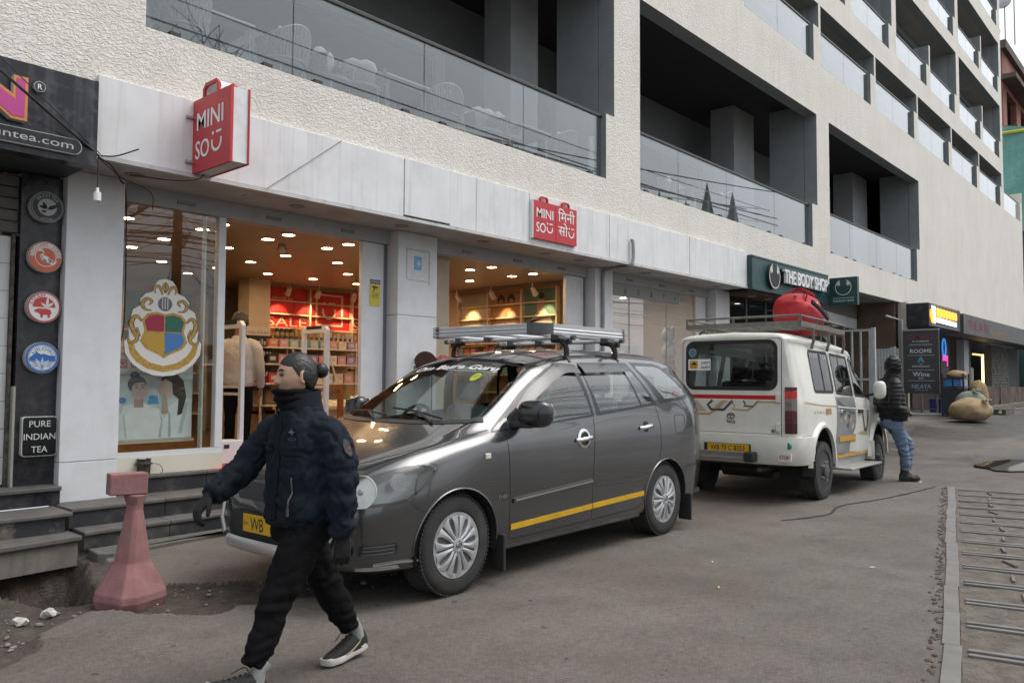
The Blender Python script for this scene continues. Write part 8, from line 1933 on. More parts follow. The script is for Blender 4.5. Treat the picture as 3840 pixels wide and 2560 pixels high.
shoe(mn,frame((-.462,-.125,.038),(1,.08,-.14),(.12,0,1)),up_m,so_m,swoosh=sw_m,sock=((.085,.003,.175),sock_m))
shoe(mn,frame((.268,.115,.032),(1,.06,.42),(-.4,0,1)),up_m,so_m,swoosh=sw_m,sock=((.035,0,.155),sock_m))
# ---------------------------------------------------------------- man leaning on the jeep in a hooded puffer jacket
ln=thing('person','man in a black hooded puffer jacket and jeans leaning on the white jeep','person',(12.26,3.55,0),rz=math.atan2(-.745,.667),local=True)
HM=Matrix.Translation((-.015,0,1.625)) @ Matrix.Rotation(rad(18),4,'Z')
q=MB();head_mesh(q,HM,1.0);limb(q,[(-.08,0,1.38),(-.06,0,1.46),(-.035,0,1.56)],[.07,.06,.058]);stack(q,[(.9,-.1,0,.10,.13),(1.2,-.1,0,.11,.15),(1.42,-.09,0,.06,.07)])
fuse(q,'body',M('skin_dark',(.27,.14,.09),.5,var=.1,vscale=30),ln,.007,2);eyes(ln,HM,1.0,look=.1)
puf=M('puffer_black',(.008,.008,.009),.5,spec=.3)
q=MB();q.ell((0,0,0),1,1,1,36,28);vs= []
for v in q.v:
 x,y,z=v[0]*.128,v[1]*.112,v[2]*.155
 k=1+.03*math.sin((z+.2*x)*95)
 if v[0] > .42:x=.128*.42-(v[0]-.42)*.06;y *= .9
 vs.append(tuple(HM @ Vector((x*k-.028,y*k,z*k+.012))))
q.v=vs;limb(q,[(-.10,0,1.37),(-.075,0,1.44),(-.05,0,1.52)],[.115,.11,.10]);fuse(q,'hood',puf,ln,.009,2,wr=lambda v,n:.006*abs(math.sin((v.z-.35*v.x)*62))-.003)
q=MB()
stack(q,[(.855,-.045,0,.165,.185),(.90,-.05,0,.175,.20),(1.0,-.06,0,.178,.205),(1.12,-.075,0,.172,.205),(1.25,-.09,0,.165,.205),(1.36,-.095,0,.14,.19),(1.42,-.09,0,.10,.13)])
limb(q,[(-.09,-.10,1.40),(-.115,-.20,1.36),(-.15,-.26,1.22),(-.16,-.28,1.06),(-.06,-.26,1.01),(.04,-.20,.99)],[.08,.095,.085,.08,.07,.055])
limb(q,[(-.09,.10,1.40),(-.105,.20,1.36),(-.12,.26,1.22),(-.12,.28,1.06),(-.02,.25,1.0),(.06,.19,.98)],[.08,.095,.085,.08,.07,.055])
fuse(q,'puffer_jacket',puf,ln,.011,2,wr=lambda v,n:.012*abs(math.sin(v.z*50+1.5*nz(v,4))) ** .6-.008+.004*nz(v,18))
jean=M('denim',(.12,.17,.245),.85,var=.3,vscale=7,bump=.5,bscale=250,bdist=.002,dirt=.4,dscale=4,dcol=(.17,.24,.34))
q=MB();stack(q,[(.74,-.075,0,.12,.155),(.82,-.085,0,.135,.17),(.90,-.08,0,.13,.17)])
limb(q,[(-.07,-.08,.84),(-.015,-.085,.66),(.045,-.07,.47),(.075,-.05,.30),(.085,-.03,.16)],[(.10,.105),(.095,.095),(.075,.078),(.065,.068),(.062,.064)])
limb(q,[(-.06,.08,.84),(.05,.075,.68),(.165,.05,.52),(.155,.04,.34),(.14,.03,.17)],[(.10,.105),(.095,.095),(.08,.08),(.068,.07),(.062,.064)])
fuse(q,'jeans',jean,ln,.011,3,wr=lambda v,n:.007*nz(v,12)+.006*math.sin(v.z*85+5*nz(v,7))*(1 if v.z < .6 else .4))
hand('hand',MATS['skin_dark'],ln,frame((.045,-.195,.99),(.9,.4,-.2),(0,-.6,1)),.9,40,side=1)
bt=M('boot_black',(.014,.013,.013),.7,bump=.4,bscale=60);bs_=M('boot_sole',(.01,.01,.01),.8)
shoe(ln,frame((.0,-.035,.010),(1,-.12,-.02),(0,0,1)),bt,bs_,chunk=1.5);shoe(ln,frame((.05,.06,.010),(1,.1,0),(0,0,1)),bt,bs_,chunk=1.5)
for y,x in ((-.03,.065),(.035,.118)):q=MB();limb(q,[(x,y,.09),(x+.005,y,.15),(x+.01,y,.19)],[(.048,.05),(.046,.047),(.046,.046)],16,4);q.build('boot_shaft',bt,ln,smooth=60)
# ---------------------------------------------------------------- customer inside the shop
cu_=thing('person','shopper with curly dark hair in a pale knit jumper inside the doorway','person',(5.12,9.1,.489),rz=rad(38),local=True)
HM=Matrix.Translation((.03,0,1.60)) @ Matrix.Rotation(rad(-8),4,'Z')
q=MB();head_mesh(q,HM,1.0);limb(q,[(0,0,1.36),(.0,0,1.44),(.015,0,1.54)],[.065,.06,.058]);stack(q,[(.85,0,0,.1,.13),(1.2,0,0,.11,.15),(1.40,0,0,.06,.08)]);fuse(q,'body',MATS['skin_dark'],cu_,.007,2);eyes(cu_,HM,1.0)
q=MB()
for k in range(150):
 a,t=R.uniform(0,6.28),math.acos(R.uniform(-.25,1));X,Y,Z=math.sin(t)*math.cos(a),math.sin(t)*math.sin(a),math.cos(t)
 if X > .55 and Z < .62:continue
 q.ell(HM @ Vector((X*.10-.012,Y*.085,Z*.122+.01)),.024,.024,.024,8,6)
fuse(q,'hair',hr_,cu_,.008,1)
for s_ in (-1,1):
 q=MB();q.tube([HM @ Vector((.102,s_*(.032+.02*math.cos(b)),.014+.017*math.sin(b))) for b in [2*math.pi*i/16 for i in range(17)]],.002,5);q.tube([HM @ Vector((.10,s_*.052,.016)),HM @ Vector((0,s_*.078,.016))],.002,5);q.build('glasses',ink,cu_)
knit=M('knit_beige',(.50,.475,.44),.95,var=.12,vscale=60,bump=.7,bscale=110,bdist=.004)
q=MB();stack(q,[(.82,0,0,.125,.175),(.88,0,0,.14,.19),(1.0,0,0,.135,.19),(1.2,-.005,0,.135,.20),(1.34,-.005,0,.115,.185),(1.41,0,0,.075,.10),(1.45,.005,0,.07,.075)])
limb(q,[(0,.10,1.36),(-.005,.205,1.30),(0,.235,1.15),(.01,.245,1.03),(.04,.24,.90),(.06,.235,.80)],[.07,.078,.068,.062,.055,.045]);limb(q,[(0,-.10,1.36),(0,-.205,1.30),(.02,-.235,1.15),(.05,-.245,1.03),(.10,-.235,.92),(.14,-.225,.81)],[.07,.078,.068,.062,.055,.045])
fuse(q,'jumper',knit,cu_,.011,3,wr=lambda v,n:.007*nz(v,9)+.003*nz(v,22))
q=MB();stack(q,[(.74,0,0,.105,.145),(.82,0,0,.12,.165),(.88,0,0,.115,.16)])
for s_,dx in ((-1,.03),(1,-.02)):limb(q,[(0,s_*.085,.82),(dx*.5,s_*.09,.62),(dx,s_*.09,.44),(dx-.01,s_*.09,.24),(dx-.02,s_*.09,.07)],[(.095,.10),(.085,.088),(.066,.068),(.060,.062),(.058,.06)])
fuse(q,'trousers',blackc,cu_,.011,3,wr=lambda v,n:.006*nz(v,13))
hand('hand',MATS['skin_dark'],cu_,frame((.065,.232,.795),(.1,-.05,-1),(.2,1,0)),.9,25,side=1);hand('hand',MATS['skin_dark'],cu_,frame((.145,-.225,.80),(.2,0,-1),(.2,-1,0)),.9,25,side=-1)
for s_,dx in ((-1,.03),(1,-.02)):shoe(cu_,frame((dx-.08,s_*.09,.0),(1,s_*.12,0),(0,0,1)),M('trainer_white',(.5,.48,.45),.7),so_m)
# ================================================================ STREET OBJECTS
bo=thing('bollard','faded red concrete bollard with a block head on the broken pavement','bollard',(2.235,5.24,-0.03))
bm_p=M('bollard_red',(.25,.115,.115),.85,var=.18,vscale=9,dirt=.75,dscale=5,dcol=(.26,.17,.16),streak=.5,bump=.5,bscale=45,bdist=.006)
def frus(q,secs):
 """square sections (z, cx, cy, hx, hy) joined, corners chamfered"""
 P= []
 for z,cx,cyv,hx,hy in secs:
  c_=min(hx,hy)*.35;P.append([(cx+x,cyv+y,z) for x,y in ((-hx+c_,-hy),(hx-c_,-hy),(hx,-hy+c_),(hx,hy-c_),(hx-c_,hy),(-hx+c_,hy),(-hx,hy-c_),(-hx,-hy+c_))])
 n=8;q.add([p for r in P for p in r],[(i*n+j,i*n+(j+1) % n,(i+1)*n+(j+1) % n,(i+1)*n+j) for i in range(len(P)-1) for j in range(n)]+[tuple(range(n))[::-1],tuple(range((len(P)-1)*n,len(P)*n))])
bc= (2.235,5.24)
q=MB();frus(q,[(-.04,*bc,.165,.165),(.02,*bc,.18,.18),(.06,*bc,.175,.175),(.235,*bc,.095,.095),(.25,*bc,.090,.090),(.57,*bc,.038,.045),(.60,*bc,.036,.046),(.665,*bc,.062,.058)])
rzb=Matrix.Translation((bc[0],bc[1],0)) @ Matrix.Rotation(rad(20),4,'Z') @ Matrix.Rotation(rad(1.5),4,'X') @ Matrix.Translation((-bc[0],-bc[1],0))
q.v= [tuple(rzb @ Vector(v)) for v in q.v];q.build('post',bm_p,bo,bevel=.008)
q=MB();q.cbox((bc[0]-.04,bc[1],.735),.225,.105,.135,M4=Matrix.Rotation(rad(-8),4,'Z') @ Matrix.Rotation(rad(1),4,'Y'));q.build('head',bm_p,bo,bevel=.008)
q=MB();c_,s_=math.cos(rad(-8)),math.sin(rad(-8));q.text('S.K',(bc[0]-.125,bc[1]-.0385,.735),(c_,s_,0),UZ,h=.028,w=.055,bold=.02);q.build('painted_mark',M('mark_pale',(.45,.36,.34),.8),bo)
t=thing('hat','brown felt hat with red checked cloth hanging by the middle pillar','hat',(6.8,7.35,1.45))
hm_=M('hat_brown',(.09,.045,.035),.85,var=.25,vscale=25)
MA=Matrix.Translation((6.69,7.42,1.60)) @ Matrix.Rotation(rad(80),4,'Y') @ Matrix.Rotation(rad(-25),4,'X')
q=MB();q.lathe([(0,.0),(.155,.0),(.16,.008),(.13,.02),(.085,.03),(.085,.08),(.05,.10),(0,.10)],n=28,M4=MA);q.v= [tuple(Vector(v)+Vector((6.69,7.42,1.60))*0) for v in q.v];q.build('brim',hm_,t,smooth=50)
chk=M('checked_cloth',(.26,.05,.05),.9,var=.7,vscale=45)
q=MB();q.ell((6.90,7.36,1.585),.15,.10,.12,20,14);q.v= [(v[0],v[1]+.02*math.sin(v[0]*40),v[2]+.03*math.sin(v[0]*25+v[1]*20)) for v in q.v];q.build('cloth',chk,t,smooth=180)
MB().tube([(6.86,7.5,.5),(6.86,7.5,1.55)],.015,8).build('stand',chrome,t)
# ---------------------------------------------------------------- passage: gate, pipe, sign board
galv=M('galvanised',(.50,.51,.52),.45,metal=.35,var=.1,vscale=8)
gt=thing('metal_gate','white steel gate with vertical bars standing open beside the jeep','gate',(19.5,6.6,gz(19.5,6.5)))
gzz=gz(19.5,6.5)
for y in (6.20,7.8):MB().box(19.47,19.53,y-.03,y+.03,gzz+.08,2.66).build('post',galv,gt)
for z in (2.60,1.45,gzz+.1):MB().box(19.475,19.525,6.231,7.769,z,z+.05).build('rail',galv,gt)
for k in range(7):y=6.42+.2*k;MB().box(19.485,19.515,y-.02,y+.02,gzz+.151,2.599).build('bar',galv,gt)
MB().beam((19.46,6.5,1.5),(19.46,7.3,2.55),.02,.04).build('brace',galv,gt)
MB().box(19.46,19.54,6.09,6.165,gzz,2.68).build('gate_post',galv,gt)
g2=thing('ribbed_gate','small ribbed pale gate leaf behind the leaning man','gate',(22.6,6.9,.4))
for k in range(9):MB().box(22.4+.02,22.45,6.50+.075*k,6.50+.075*k+.06,.42,2.35-.02*k).build('rib',galv,g2)
MB().box(22.455,22.49,6.45,7.2,.42,2.3).build('sheet',M('sheet_grey',(.32,.34,.36),.5),g2)
ps=thing('passage_walls','brown back walls of the vehicle passage under the hotel','wall',(21.5,9,.4))
brn=M('passage_brown',(.095,.065,.036),.75,var=.25,vscale=3)
MB().box(18.9,24.6,10.5,10.6,0,3.75).build('back_wall',brn,ps);MB().box(24.62,24.72,7.15,10.49,0,3.74).build('side_wall',brn,ps);MB().box(18.9,24.6,8.2,8.6,3.1,3.74).build('lintel',M('lintel',(.22,.21,.20),.8),ps)
MB().beam((18.95,7.4,3.05),(23.5,7.9,3.05),.12,.28).build('shutter_box',M('passage_box',(.30,.30,.30),.6,dirt=.4),ps)
wp=thing('down_pipe','pale down pipe beside the hotel name board','pipe',(24.75,7.0,.4));MB().tube([(24.72,6.98,.4),(24.72,6.98,3.2),(24.3,7.3,3.32)],.035,10).build('pipe',galv,wp,smooth=60);MB().box(24.85,25.05,6.9,7.12,.4,3.74).build('post',M('post_cream',(.42,.38,.32),.7),wp)
gzb=gz(24.5,6.5)
hb=thing('name_board','tall dark sign board listing ROOMS, Wine bar and restaurant','sign',(24.5,6.6,gzb))
brd=M('board_dark',(.052,.05,.055),.5,var=.1,vscale=3)
Xb=24.5
MB().box(Xb,Xb+.07,5.97,6.90,1.10,2.88).build('board',brd,hb);MB().box(Xb-.01,Xb+.08,5.96,6.91,2.881,2.91).build('top_edge',galv,hb)
bgp,brp,bte=M('print_grey',(.62,.63,.64),.6),M('print_red',(.22,.03,.045),.6),M('print_teal',(.10,.30,.36),.6)
def bt_(name,items,m):
 q=MB()
 for s_,z,h_,w_ in items:q.text(s_,(Xb-.003,6.435,z),BX,UZ,h=h_,w=w_,align='C',bold=.012)
 q.build(name,m,hb)
bt_('red_words',[('RAMADA',2.64,.11,.66)],brp)
bt_('words',[('BY WYNDHAM',2.55,.04,.42),('GANGTOK CENTRAL',2.46,.03,.62),('ROOMS',2.24,.115,.56),('RESTAURANT',1.84,.045,.46),('Wine',1.58,.13,.44),('BAR',1.51,.04,.13)],bgp);bt_('teal_words',[('NILAYA',1.24,.13,.50),('SPA & SALON',1.18,.03,.32)],M('print_pale',(.30,.40,.44),.6))
q=MB()
for z in (2.17,1.755,1.455):q.box(Xb-.004,Xb-.001,6.09,6.78,z,z+.008)
q.build('rules',bgp,hb,kind='stuff')
q=MB();q.prism([(-.10,0),(0,.20),(.10,0),(.06,.0),(0,.05),(-.06,0)],(Xb-.003,6.435,1.97),BX,UZ,(.002,0,0));q.prism([(-.06,-.03),(.06,-.03),(.0,-.085)],(Xb-.003,6.435,1.97),BX,UZ,(.002,0,0));q.build('arrow_emblem',bte,hb,kind='stuff')
for y in (6.05,6.45,6.82):MB().box(Xb+.0,Xb+.05,y-.025,y+.025,gzb-.02,1.099).build('leg',M('leg_rust',(.16,.14,.13),.7,var=.2),hb)
for z in (gzb+.15,gzb+.05):MB().box(Xb+.052,Xb+.08,6.03,6.85,z,z+.03).build('cross_bar',MATS['leg_rust'],hb)
lp=thing('ground_pipe','long pale pipe lying on the ground under the sign board','pipe',(24,6,gzb));MB().tube([(24.1,6.7,gzb+.02),(24.4,5.75,gzb+.02)],.045,10).build('pipe',M('pipe_pale',(.42,.43,.42),.6,dirt=.4),lp,smooth=60)
bb=thing('blue_bin','deep blue plastic bin behind the legs of the sign board','bin',(25,6.3,gzb));MB().box(24.75,25.05,6.0,6.3,gzb,gzb+.42).build('body',M('bin_blue',(.02,.03,.20),.5),bb,bevel=.02);MB().box(24.73,25.07,5.98,6.32,gzb+.42,gzb+.45).build('rim',MATS['bin_blue'],bb)
cr_=thing('metal_cage','dark wire cage with blue tubs beside the sign board','cage',(24.2,5.5,gzb))
zc=gz(24.3,5.5)
for x in (24.05,24.65):
 for y in (5.28,5.8):MB().box(x-.02,x+.02,y-.02,y+.02,zc,zc+1.15).build('post',black_metal,cr_)
for z in (.05,.78,1.0):
 for y in (5.28,5.8):MB().box(24.071,24.629,y-.012,y+.012,zc+z,zc+z+.03).build('rail',black_metal,cr_)
 for x in (24.05,24.65):MB().box(x-.012,x+.012,5.301,5.779,zc+z,zc+z+.03).build('rail',black_metal,cr_)
MB().box(24.072,24.628,5.302,5.778,zc+.1,zc+.76).build('mesh_panel',M('cage_dark',(.03,.035,.04),.7,var=.3,vscale=30),cr_)
for k in range(2):tt=thing('blue_tub',['bright blue tub in the cage, left one','paler blue tub in the cage, right one'][k],'tub',(24.2,5.6-.2*k,zc+.8));MB().box(24.08,24.5,5.57-.22*k,5.75-.22*k,zc+.79,zc+1.02).build('tub',M('tub'+str(k),[(.02,.20,.45),(.08,.18,.42)][k],.5),tt,bevel=.01)
jute=M('jute',(.33,.24,.13),.9,var=.25,vscale=8,bump=.5,bscale=120,bdist=.006,dirt=.3,dcol=(.2,.14,.08));jute_g=M('sack_green',(.22,.25,.20),.9,var=.2,vscale=8);jute_b=M('sack_brown',(.30,.21,.11),.9,var=.25,vscale=10)
def sack(name,lab,c,r,m,knot=None,seed=0):
 t=thing(name,lab,'sack',(c[0],c[1],gz(c[0],c[1])),'full sacks by the cage')
 q=MB();q.ell((0,0,0),1,1,1,40,26);vs= []
 for v in q.v:
  p=Vector(v);f_=1+.10*mnoise.noise(p*1.6+Vector((seed,0,0)))
  f_ += .035*math.sin(9*math.atan2(p.z-.5,p.y-.3)+3*p.x)*max(0,1-(p-Vector((-.35,-.35,.85))).length)
  z=p.z*r[2]*f_;z=max(z,-r[2]*.72);vs.append((c[0]+p.x*r[0]*f_,c[1]+p.y*r[1]*f_,c[2]+z))
 q.v=vs;q.build('bag',m,t,smooth=180)
 if knot:
  k=Vector(knot);q=MB()
  for i in range(7):a=i*.9;q.tube(spline([k,k+Vector((math.cos(a)*.08,math.sin(a)*.06,.03)),k+Vector((math.cos(a)*.16,math.sin(a)*.11,.0))],3),[(.03,.02)]*6+[(.012,.01)],8)
  q.build('tied_neck',m,t,smooth=180)
z0=gz(21.3,4.7)
sack('jute_sack','large tied jute sack on the road in front of the dark cage',(22.15,4.72,z0+.30),(.54,.46,.31),jute,(22.0,4.34,z0+.55),1)
sack('green_sack','greyish green sack lying behind the large jute sack',(23.35,4.95,z0+.42),(.42,.38,.36),jute_g,(23.2,4.8,z0+.78),5)
sack('brown_sack','folded brown sack stuffed on top of the dark cage',(24.35,5.5,zc+1.12),(.27,.26,.13),jute_b,None,9)
sack('brown_sack','upright brown sack between the cage and the green sack',(24.3,4.98,zc+.55),(.27,.24,.42),jute_b,None,13)
# ---------------------------------------------------------------- lit orange sign, dark sign band, stone wall beyond
os_=thing('lit_sign','glowing orange and white shop sign box at the far shops','sign',(26.7,6.3,3.02))
MB().box(24.87,28.45,6.30,7.04,3.02,3.69).build('case',M('case_black',(.012,.012,.014),.5,dirt=.4,dcol=(.1,.1,.1),dscale=6),os_,bevel=.01)
og=M('glow_orange',(.9,.4,.05),.5,emit=(1,.30,.02),estr=1.1);wg=M('glow_white',(.9,.9,.95),.5,emit=(.85,.92,1),estr=1.0)
q=MB()
for k in range(7):q.prism(rrect(25.62+.345*k,25.935+.345*k,3.33,3.60-.004*k,.07,3),(0,6.285,0),UX,UZ,(0,.014,0))
q.build('orange_letters',og,os_,kind='stuff')
q=MB();q.prism([(25.62,3.17),(27.95,3.14),(27.95,3.28),(25.62,3.31)],(0,6.285,0),UX,UZ,(0,.014,0));q.prism([(25.10,3.62),(25.52,3.62),(25.52,3.12),(25.40,3.12),(25.34,3.35)],(0,6.287,0),UX,UZ,(0,.012,0));q.build('white_panel',wg,os_,kind='stuff')
q=MB();q.prism([(24.95,3.50),(25.18,3.52),(25.27,3.30),(25.36,3.12),(25.12,3.12),(24.95,3.3)],(0,6.283,0),UX,UZ,(0,.014,0));q.build('orange_figure',og,os_)
for z in (3.06,3.64):MB().box(25.1,28.1,6.288,6.299,z,z+.015).build('tube_line',M('tube_pale',(.4,.4,.42),.4),os_)
ds=thing('dark_sign','long dark grey sign band with faint red and yellow words','sign',(33,6.3,3.0))
MB().box(28.9,43.9,6.30,7.03,3.0,3.64).build('band',M('band_grey',(.075,.075,.078),.55,var=.15,vscale=1.5,streak=.5,dcol=(.2,.2,.2)),ds)
q=MB();q.text('THE BURJ',(29.5,6.295,3.18),UX,UZ,h=.30,w=3.0,bold=.01);q.build('red_words',M('sign_maroon',(.20,.03,.045),.6),ds)
q=MB();q.text('CAFE & RESTAURANT',(32.9,6.295,3.12),UX,UZ,h=.16,w=3.3,bold=.01);q.build('yellow_words',M('sign_olive',(.30,.24,.06),.6),ds)
fs=thing('far_shop_front','dim stone and glass shop fronts below the dark sign band','shop front',(33,7.3,.5))
st=M('stone_grey',(.14,.135,.125),.9,var=.2,vscale=4);drk=M('front_dark',(.02,.018,.017),.6,var=.3,vscale=2)
MB().box(25.1,44.0,8.4,8.5,.3,3.74).build('back_wall',drk,fs)
def stonewall(x0,x1):
 z=.5;row=0
 while z < 2.98:
  x=x0+(0 if row % 2 else .0)
  while x < x1-.02:
   w_=min(R.uniform(.25,.6),x1-x);MB().box(x+.006,x+w_-.006,7.28-R.uniform(0,.03),7.5,z+.005,z+.118).build('stone',st,fs);x += w_
  z += .124;row += 1
stonewall(33.5,34.3);stonewall(37.9,41.3)
MB().box(32.75,33.45,7.15,7.4,.45,2.98).build('white_pillar',M('far_white',(.42,.43,.45),.6),fs)
MB().box(41.4,43.95,7.3,7.5,.5,2.98).build('dark_pier',M('pier_dark',(.07,.07,.07),.8),fs);MB().box(34.5,35.6,7.45,7.5,.5,2.0).build('inner_panel',M('inner_panel',(.28,.28,.26),.6),fs);MB().box(29.0,32.7,7.9,8.0,.5,3.0).build('door_wall',M('door_brown',(.06,.04,.03),.6,var=.4,vscale=3),fs)
gl=M('strip_light',(1,.7,.3),.5,emit=(1,.60,.18),estr=4)
MB().box(36.55,36.66,7.3,7.36,.95,2.55).build('strip_lamp',gl,fs);MB().box(35.0,36.54,7.31,7.36,2.49,2.55).build('strip_lamp',M('strip_dim',(1,.7,.3),.5,emit=(1,.5,.15),estr=1.2),fs)
nb=thing('neon_figure','blue and pink neon outline figure on the dark door wall','neon sign',(30.6,7.3,2.1))
q=MB();q.tube([(30.55+.22*math.cos(a),7.28,2.62+.30*math.sin(a)) for a in [2*math.pi*i/14 for i in range(15)]],.025,6);q.build('blue_tube',M('neon_blue',(.1,.4,1),.5,emit=(.05,.35,1),estr=.45),nb)
q=MB();q.prism([(30.33,2.36),(31.0,2.36),(31.0,1.98),(30.88,1.98),(30.88,2.16),(30.33,2.16)],(0,7.27,0),UX,UZ,(0,.02,0));q.build('pink_panel',M('neon_pink',(1,.1,.6),.5,emit=(1,.08,.6),estr=.35),nb);MB().box(30.2,31.2,7.30,7.33,1.6,2.98).build('backing',drk,nb)
hd_=thing('sheet_hoarding','low hoarding of rusty corrugated sheets in front of the far shops','fence',(33,6.6,.5))
rs=M('rusty_sheet',(.14,.105,.09),.8,var=.4,vscale=3,streak=.6,dcol=(.09,.05,.035))
for k,(x0,x1) in enumerate(((33.0,36.4),(36.7,40.0),(40.03,43.5))):
 pts= [(x0+(x1-x0)*i/36,6.75+(.03 if i % 2 else 0)) for i in range(37)];q=MB();q.grid([[(x,y,.45) for x,y in pts],[(x,y,1.28-.02*k) for x,y in pts]]);q.grid([[(x,y+.012,.45) for x,y in pts],[(x,y+.012,1.28-.02*k) for x,y in pts]]);q.build('sheet',rs,hd_,recalc=False)
for x in (33.0,36.55,40.0):MB().box(x-.04,x+.04,6.82,6.9,.45,1.3).build('post',MATS['leg_rust'],hd_)
pal=thing('pallet','dark wooden pallet lying at the foot of the hoarding','pallet',(26.8,5.2,gz(26.8,5.2)));zp=gz(26.8,5.2)
for k in range(6):MB().box(26.2+.22*k,26.36+.22*k,4.7,5.6,zp+.12,zp+.145).build('slat',M('pallet_wood',(.11,.095,.08),.9,var=.3),pal)
for y in (4.75,5.15,5.55):MB().box(26.2,27.46,y-.05,y+.05,zp+.001,zp+.119).build('bearer',MATS['pallet_wood'],pal)
kb=MB()
for k in range(26):x=25.4+.7*k;kb=MB();kb.box(x,x+.68,5.95,6.15,gz(x,6)-.1,gz(x,6)+.09+R.uniform(-.015,.02));kb.build('kerb_stone',concrete,None,kind='structure',bevel=.015)
# ---------------------------------------------------------------- far buildings: rusty tower with masts, green netted block, distant slope
rt=thing('rusty_building','stained red concrete building with masts on its roof beyond the hotel','building',(75,12,0))
rdm=M('rust_red',(.26,.11,.075),.9,var=.5,vscale=.35,streak=.8,dcol=(.06,.055,.055),dirt=.6,dscale=.3)
w=MB();wall_plate(w,66,84,0,25.5,[(67.2,70.8,20.3,22.8),(72.5,76,20.3,22.8),(67.2,70.8,16.5,19),(72.5,76,16.5,19)],[],11.5,11.9);w.build('front_wall',[rdm,rdm],rt,recalc=False)
w=MB();w.box(65.9,65.99,11.5,40,0,25.5);w.build('side_wall',rdm,rt)
for z in (19.4,23.2):MB().box(65.5,84,10.6,40,z,z+.35).build('ledge',M('ledge_dark',(.10,.075,.065),.9,var=.4,vscale=.5),rt)
MB().box(65.6,84,11.2,40,25.5,26.1).build('parapet',M('ledge_dark',(.1,.075,.065),.9),rt)
for y in (12.2,15,18,21):
 MB().box(65.85,65.899,y+.3,y+1.9,20.2,22.4).build('window',M('far_pane',(.12,.13,.13),.2),rt);MB().box(65.82,65.849,y+1.0,y+1.1,20.2,22.4).build('window_bar',M('bar_grey',(.3,.3,.29),.6),rt)
 MB().box(65.82,65.899,y-.45,y-.05,0,25.4).build('pilaster',M('pilaster',(.33,.25,.21),.9,var=.4,vscale=.6,streak=.7,dcol=(.08,.06,.06)),rt)
ms=thing('antenna_mast','lattice radio mast with dishes on the rusty building','mast',(69,14,26.1))
mm=M('mast_grey',(.12,.12,.125),.6)
for bx_,by_ in ((67.5,12.6),(68.9,12.6),(68.9,14.0),(67.5,14.0)):MB().tube([(bx_,by_,26.1),(bx_,by_,33)],.07,6).build('leg',mm,ms)
for k in range(5):
 z=26.6+1.35*k
 for a,b in (((67.5,12.6),(68.9,12.6)),((67.5,14.0),(67.5,12.6)),((68.9,14.0),(67.5,14.0)),((68.9,12.6),(68.9,14))):MB().beam((*a,z),(*b,z),.06,.06).build('ring_bar',mm,ms);MB().beam((*a,z),(*b,z+1.3),.05,.05).build('brace',mm,ms)
for y,z,r_ in ((11.9,31.6,.75),(11.6,29.6,.55),(12.3,27.4,.5)):q=MB();q.lathe([(0,0),(r_*.7,.08),(r_,.25),(r_*.98,.3),(0,.34)],(67.0,y,z),'X',18);q.build('dish',M('dish_white',(.55,.56,.57),.5),ms,smooth=50)
for y,h_ in ((11.5,3),(13,4.2),(10.9,2.4)):MB().tube([(67.2,y,26.1 if y > 11 else 26.1),(67.2,y,30+h_)],.04,5).build('rod',mm,ms)
nt_=thing('netted_building','building wrapped in green safety net beyond the end of the hotel','building',(60,11,0))
net=M('green_net',(.15,.34,.29),.85,var=.25,vscale=.5,streak=.3,dcol=(.03,.12,.10),bump=.6,bscale=1.2,bdist=.3)
q=MB();G_= []
for j in range(14):
 z=.3+16.4*j/13;G_.append([(56+.35*mnoise.noise(Vector((i*.5,j*.6,1))),8.2+1.0*i,z+(.5*math.sin(i*.6) if j == 13 else 0)) for i in range(22)])
q.grid(G_);q.grid([[(56.3+1.4*i,8.2+.25*mnoise.noise(Vector((i,z,5))),z) for i in range(6)] for z in (.3,4,8,12,16.5)]);q.build('net',net,nt_,smooth=60,recalc=False)
MB().box(56.6,63.5,8.6,29,0,16.2).build('frame',M('net_frame',(.15,.15,.14),.9),nt_);MB().tube([(55.9,8.1,16.6),(55.9,18,16.9),(55.9,29,16.7)],.1,6).build('yellow_rope',M('rope_yellow',(.5,.45,.05),.7),nt_)
for y in (8.25,11,14,17):MB().tube([(55.75,y,0),(55.75,y,17)],.06,6).build('scaffold_pole',M('pole_grey',(.3,.3,.28),.6),nt_)
dk_=thing('dark_block','dark teal building at the right edge behind the hotel','building',(50,7,0));MB().box(48.5,55,6.3,20,0,9.3).build('block',M('dark_teal',(.03,.06,.065),.6,var=.3,vscale=.4),dk_);MB().box(48.4,55,6.2,20,9.301,9.6).build('coping',mid_grey,dk_)
for k in range(3):MB().box(48.45,48.499,6.8+1.5*k,7.8+1.5*k,5.5,7.2).build('window',glass_dark,dk_)
wl=thing('pale_hut','pale wall with a window past the stone shop front','wall',(46.5,6.6,.6));MB().box(44.2,48.3,6.6,6.8,.5,3.0).build('wall',M('hut_pale',(.45,.47,.48),.7,var=.1),wl);MB().box(44.2,48.3,6.4,7.5,3.001,3.2).build('roof',M('hut_roof',(.1,.1,.1),.7),wl)
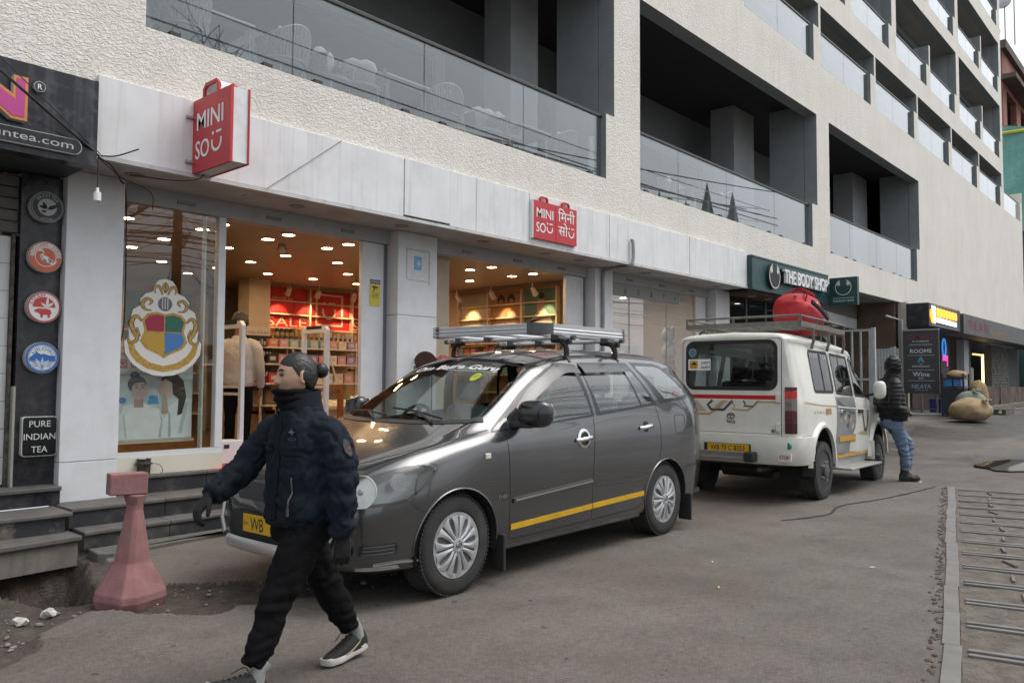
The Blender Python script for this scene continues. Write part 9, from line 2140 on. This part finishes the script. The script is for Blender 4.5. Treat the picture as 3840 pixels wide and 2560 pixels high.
# ================================================================ ACROSS THE STREET (seen in the glass)
up_=thing('utility_pole','steel utility pole loaded with cables across the street, mirrored in the display window','pole',(9.7,-5,0))
pm=M('pole_steel',(.16,.15,.14),.6,metal=.3,var=.2)
MB().tube([(9.7,-5,0),(9.7,-5,9.6)],[.14,.10],12).build('post',pm,up_,smooth=60)
for z in (8.9,7.6,6.2):MB().box(9.0,10.4,-5.06,-4.94,z,z+.09).build('cross_arm',pm,up_)
for z in (8.99,7.69):
 for x in (9.1,9.5,9.9,10.3):MB().lathe([(0,z),(.05,z),(.035,z+.06),(.05,z+.09),(0,z+.13)],(x,-5,0),n=10).build('insulator',M('insulator',(.3,.16,.1),.3),up_)
q=MB()
for k in range(8):q.tube([(9.7+.2*math.cos(a)+.02*k,-5+.2*math.sin(a),4.9+.05*k+.03*math.sin(3*a)) for a in [2*math.pi*i/16 for i in range(17)]],.012,5,cap=False)
q.build('cable_coil',wire_black,up_,kind='stuff')
q=MB()
for k in range(34):
 z=R.uniform(4.3,8.2);y=-5+R.uniform(-.3,.3);s_=R.uniform(.2,.9)
 q.tube(sag((9.7,y,z),(-22,y+R.uniform(-1,1),z+R.uniform(-.6,.8)),s_,12),R.choice([.008,.012,.018]),4);q.tube(sag((9.7,y,z),(44,y+R.uniform(-1.5,.5),z+R.uniform(-.6,1.5)),s_*1.1,14),R.choice([.008,.012,.02]),4)
for k in range(22):q.tube(sag((9.7,-5,R.uniform(4.4,6.6)),(R.uniform(-6,24),R.uniform(-14,-9),R.uniform(2.5,7)),.4,8),.009,4)
for k in range(16):q.tube(sag((-22,-6.5+R.uniform(-1.5,1.5),R.uniform(8.5,12.5)),(46,-6.5+R.uniform(-1.5,1.5),R.uniform(8.5,13)),R.uniform(.5,1.4),20),R.choice([.012,.018,.03]),4)
q.build('overhead_cables',wire_black,None,kind='stuff',label='tangle of overhead cables along the far side of the street',cat='cables')
tr_=thing('bare_tree','leafless tree across the street, mirrored in the terrace glass','tree',(8.2,-8,0))
bark=M('bark',(.06,.05,.042),.9,var=.3,vscale=8)
tq,cq=MB(),MB()
def grow(p,d,L_,r,n,mb):
 pts= [p];
 for i in range(3):d= (d+Vector((R.gauss(0,.16),R.gauss(0,.16),R.gauss(.03,.12)))).normalized();pts.append(pts[-1]+d*L_/3)
 mb.tube(pts,[r,r*.85,r*.72,r*.6],6 if n > 2 else 4,cap=False)
 if n == 0:return
 for k in range(3 if n > 1 else 4):
  a=R.uniform(0,6.28);s_=d.orthogonal().normalized();s_=Matrix.Rotation(a,3,d) @ s_
  grow(pts[-1] if k < 2 else pts[2],(d*.8+s_*R.uniform(.5,.9)+Vector((0,0,.12))).normalized(),L_*R.uniform(.62,.8),r*.58,n-1,cq)
tq.tube([(8.2,-8,0),(8.15,-8.05,2),(8.25,-8,4.4)],[.28,.22,.19],10)
for k in range(4):grow(Vector((8.25,-8,4.3)),Vector((math.cos(k*1.6)*.7,math.sin(k*1.6)*.7,1)).normalized(),2.9,.12,4,cq)
tq.build('trunk',bark,tr_,smooth=60);cq.build('crown',bark,tr_,smooth=60,recalc=False)
ct=thing('church_tower','dark stone church tower with pinnacles across the street','church',(52,-14,0))
cs=M('church_stone',(.07,.066,.06),.9,var=.4,vscale=1)
MB().box(49.5,53.5,-16,-12,0,11.5).build('tower',cs,ct)
for x in (49.6,53.4):
 for y in (-15.9,-12.1):q=MB();q.lathe([(.5,11.4),(.5,12.6),(0,15.2)],(x,y,0),n=6);q.build('pinnacle',cs,ct)
MB().box(53.51,64,-16,-12,0,7).build('nave',cs,ct);q=MB();q.prism([(-16.2,7),(-11.8,7),(-14,11)],(53.52,0,0),(0,1,0),UZ,(10.6,0,0));q.build('roof',M('church_roof',(.05,.05,.052),.7),ct)
for z in (3,7.5):MB().box(50.9,52.1,-11.99,-11.94,z,z+2.2).build('window',glass_dark,ct)
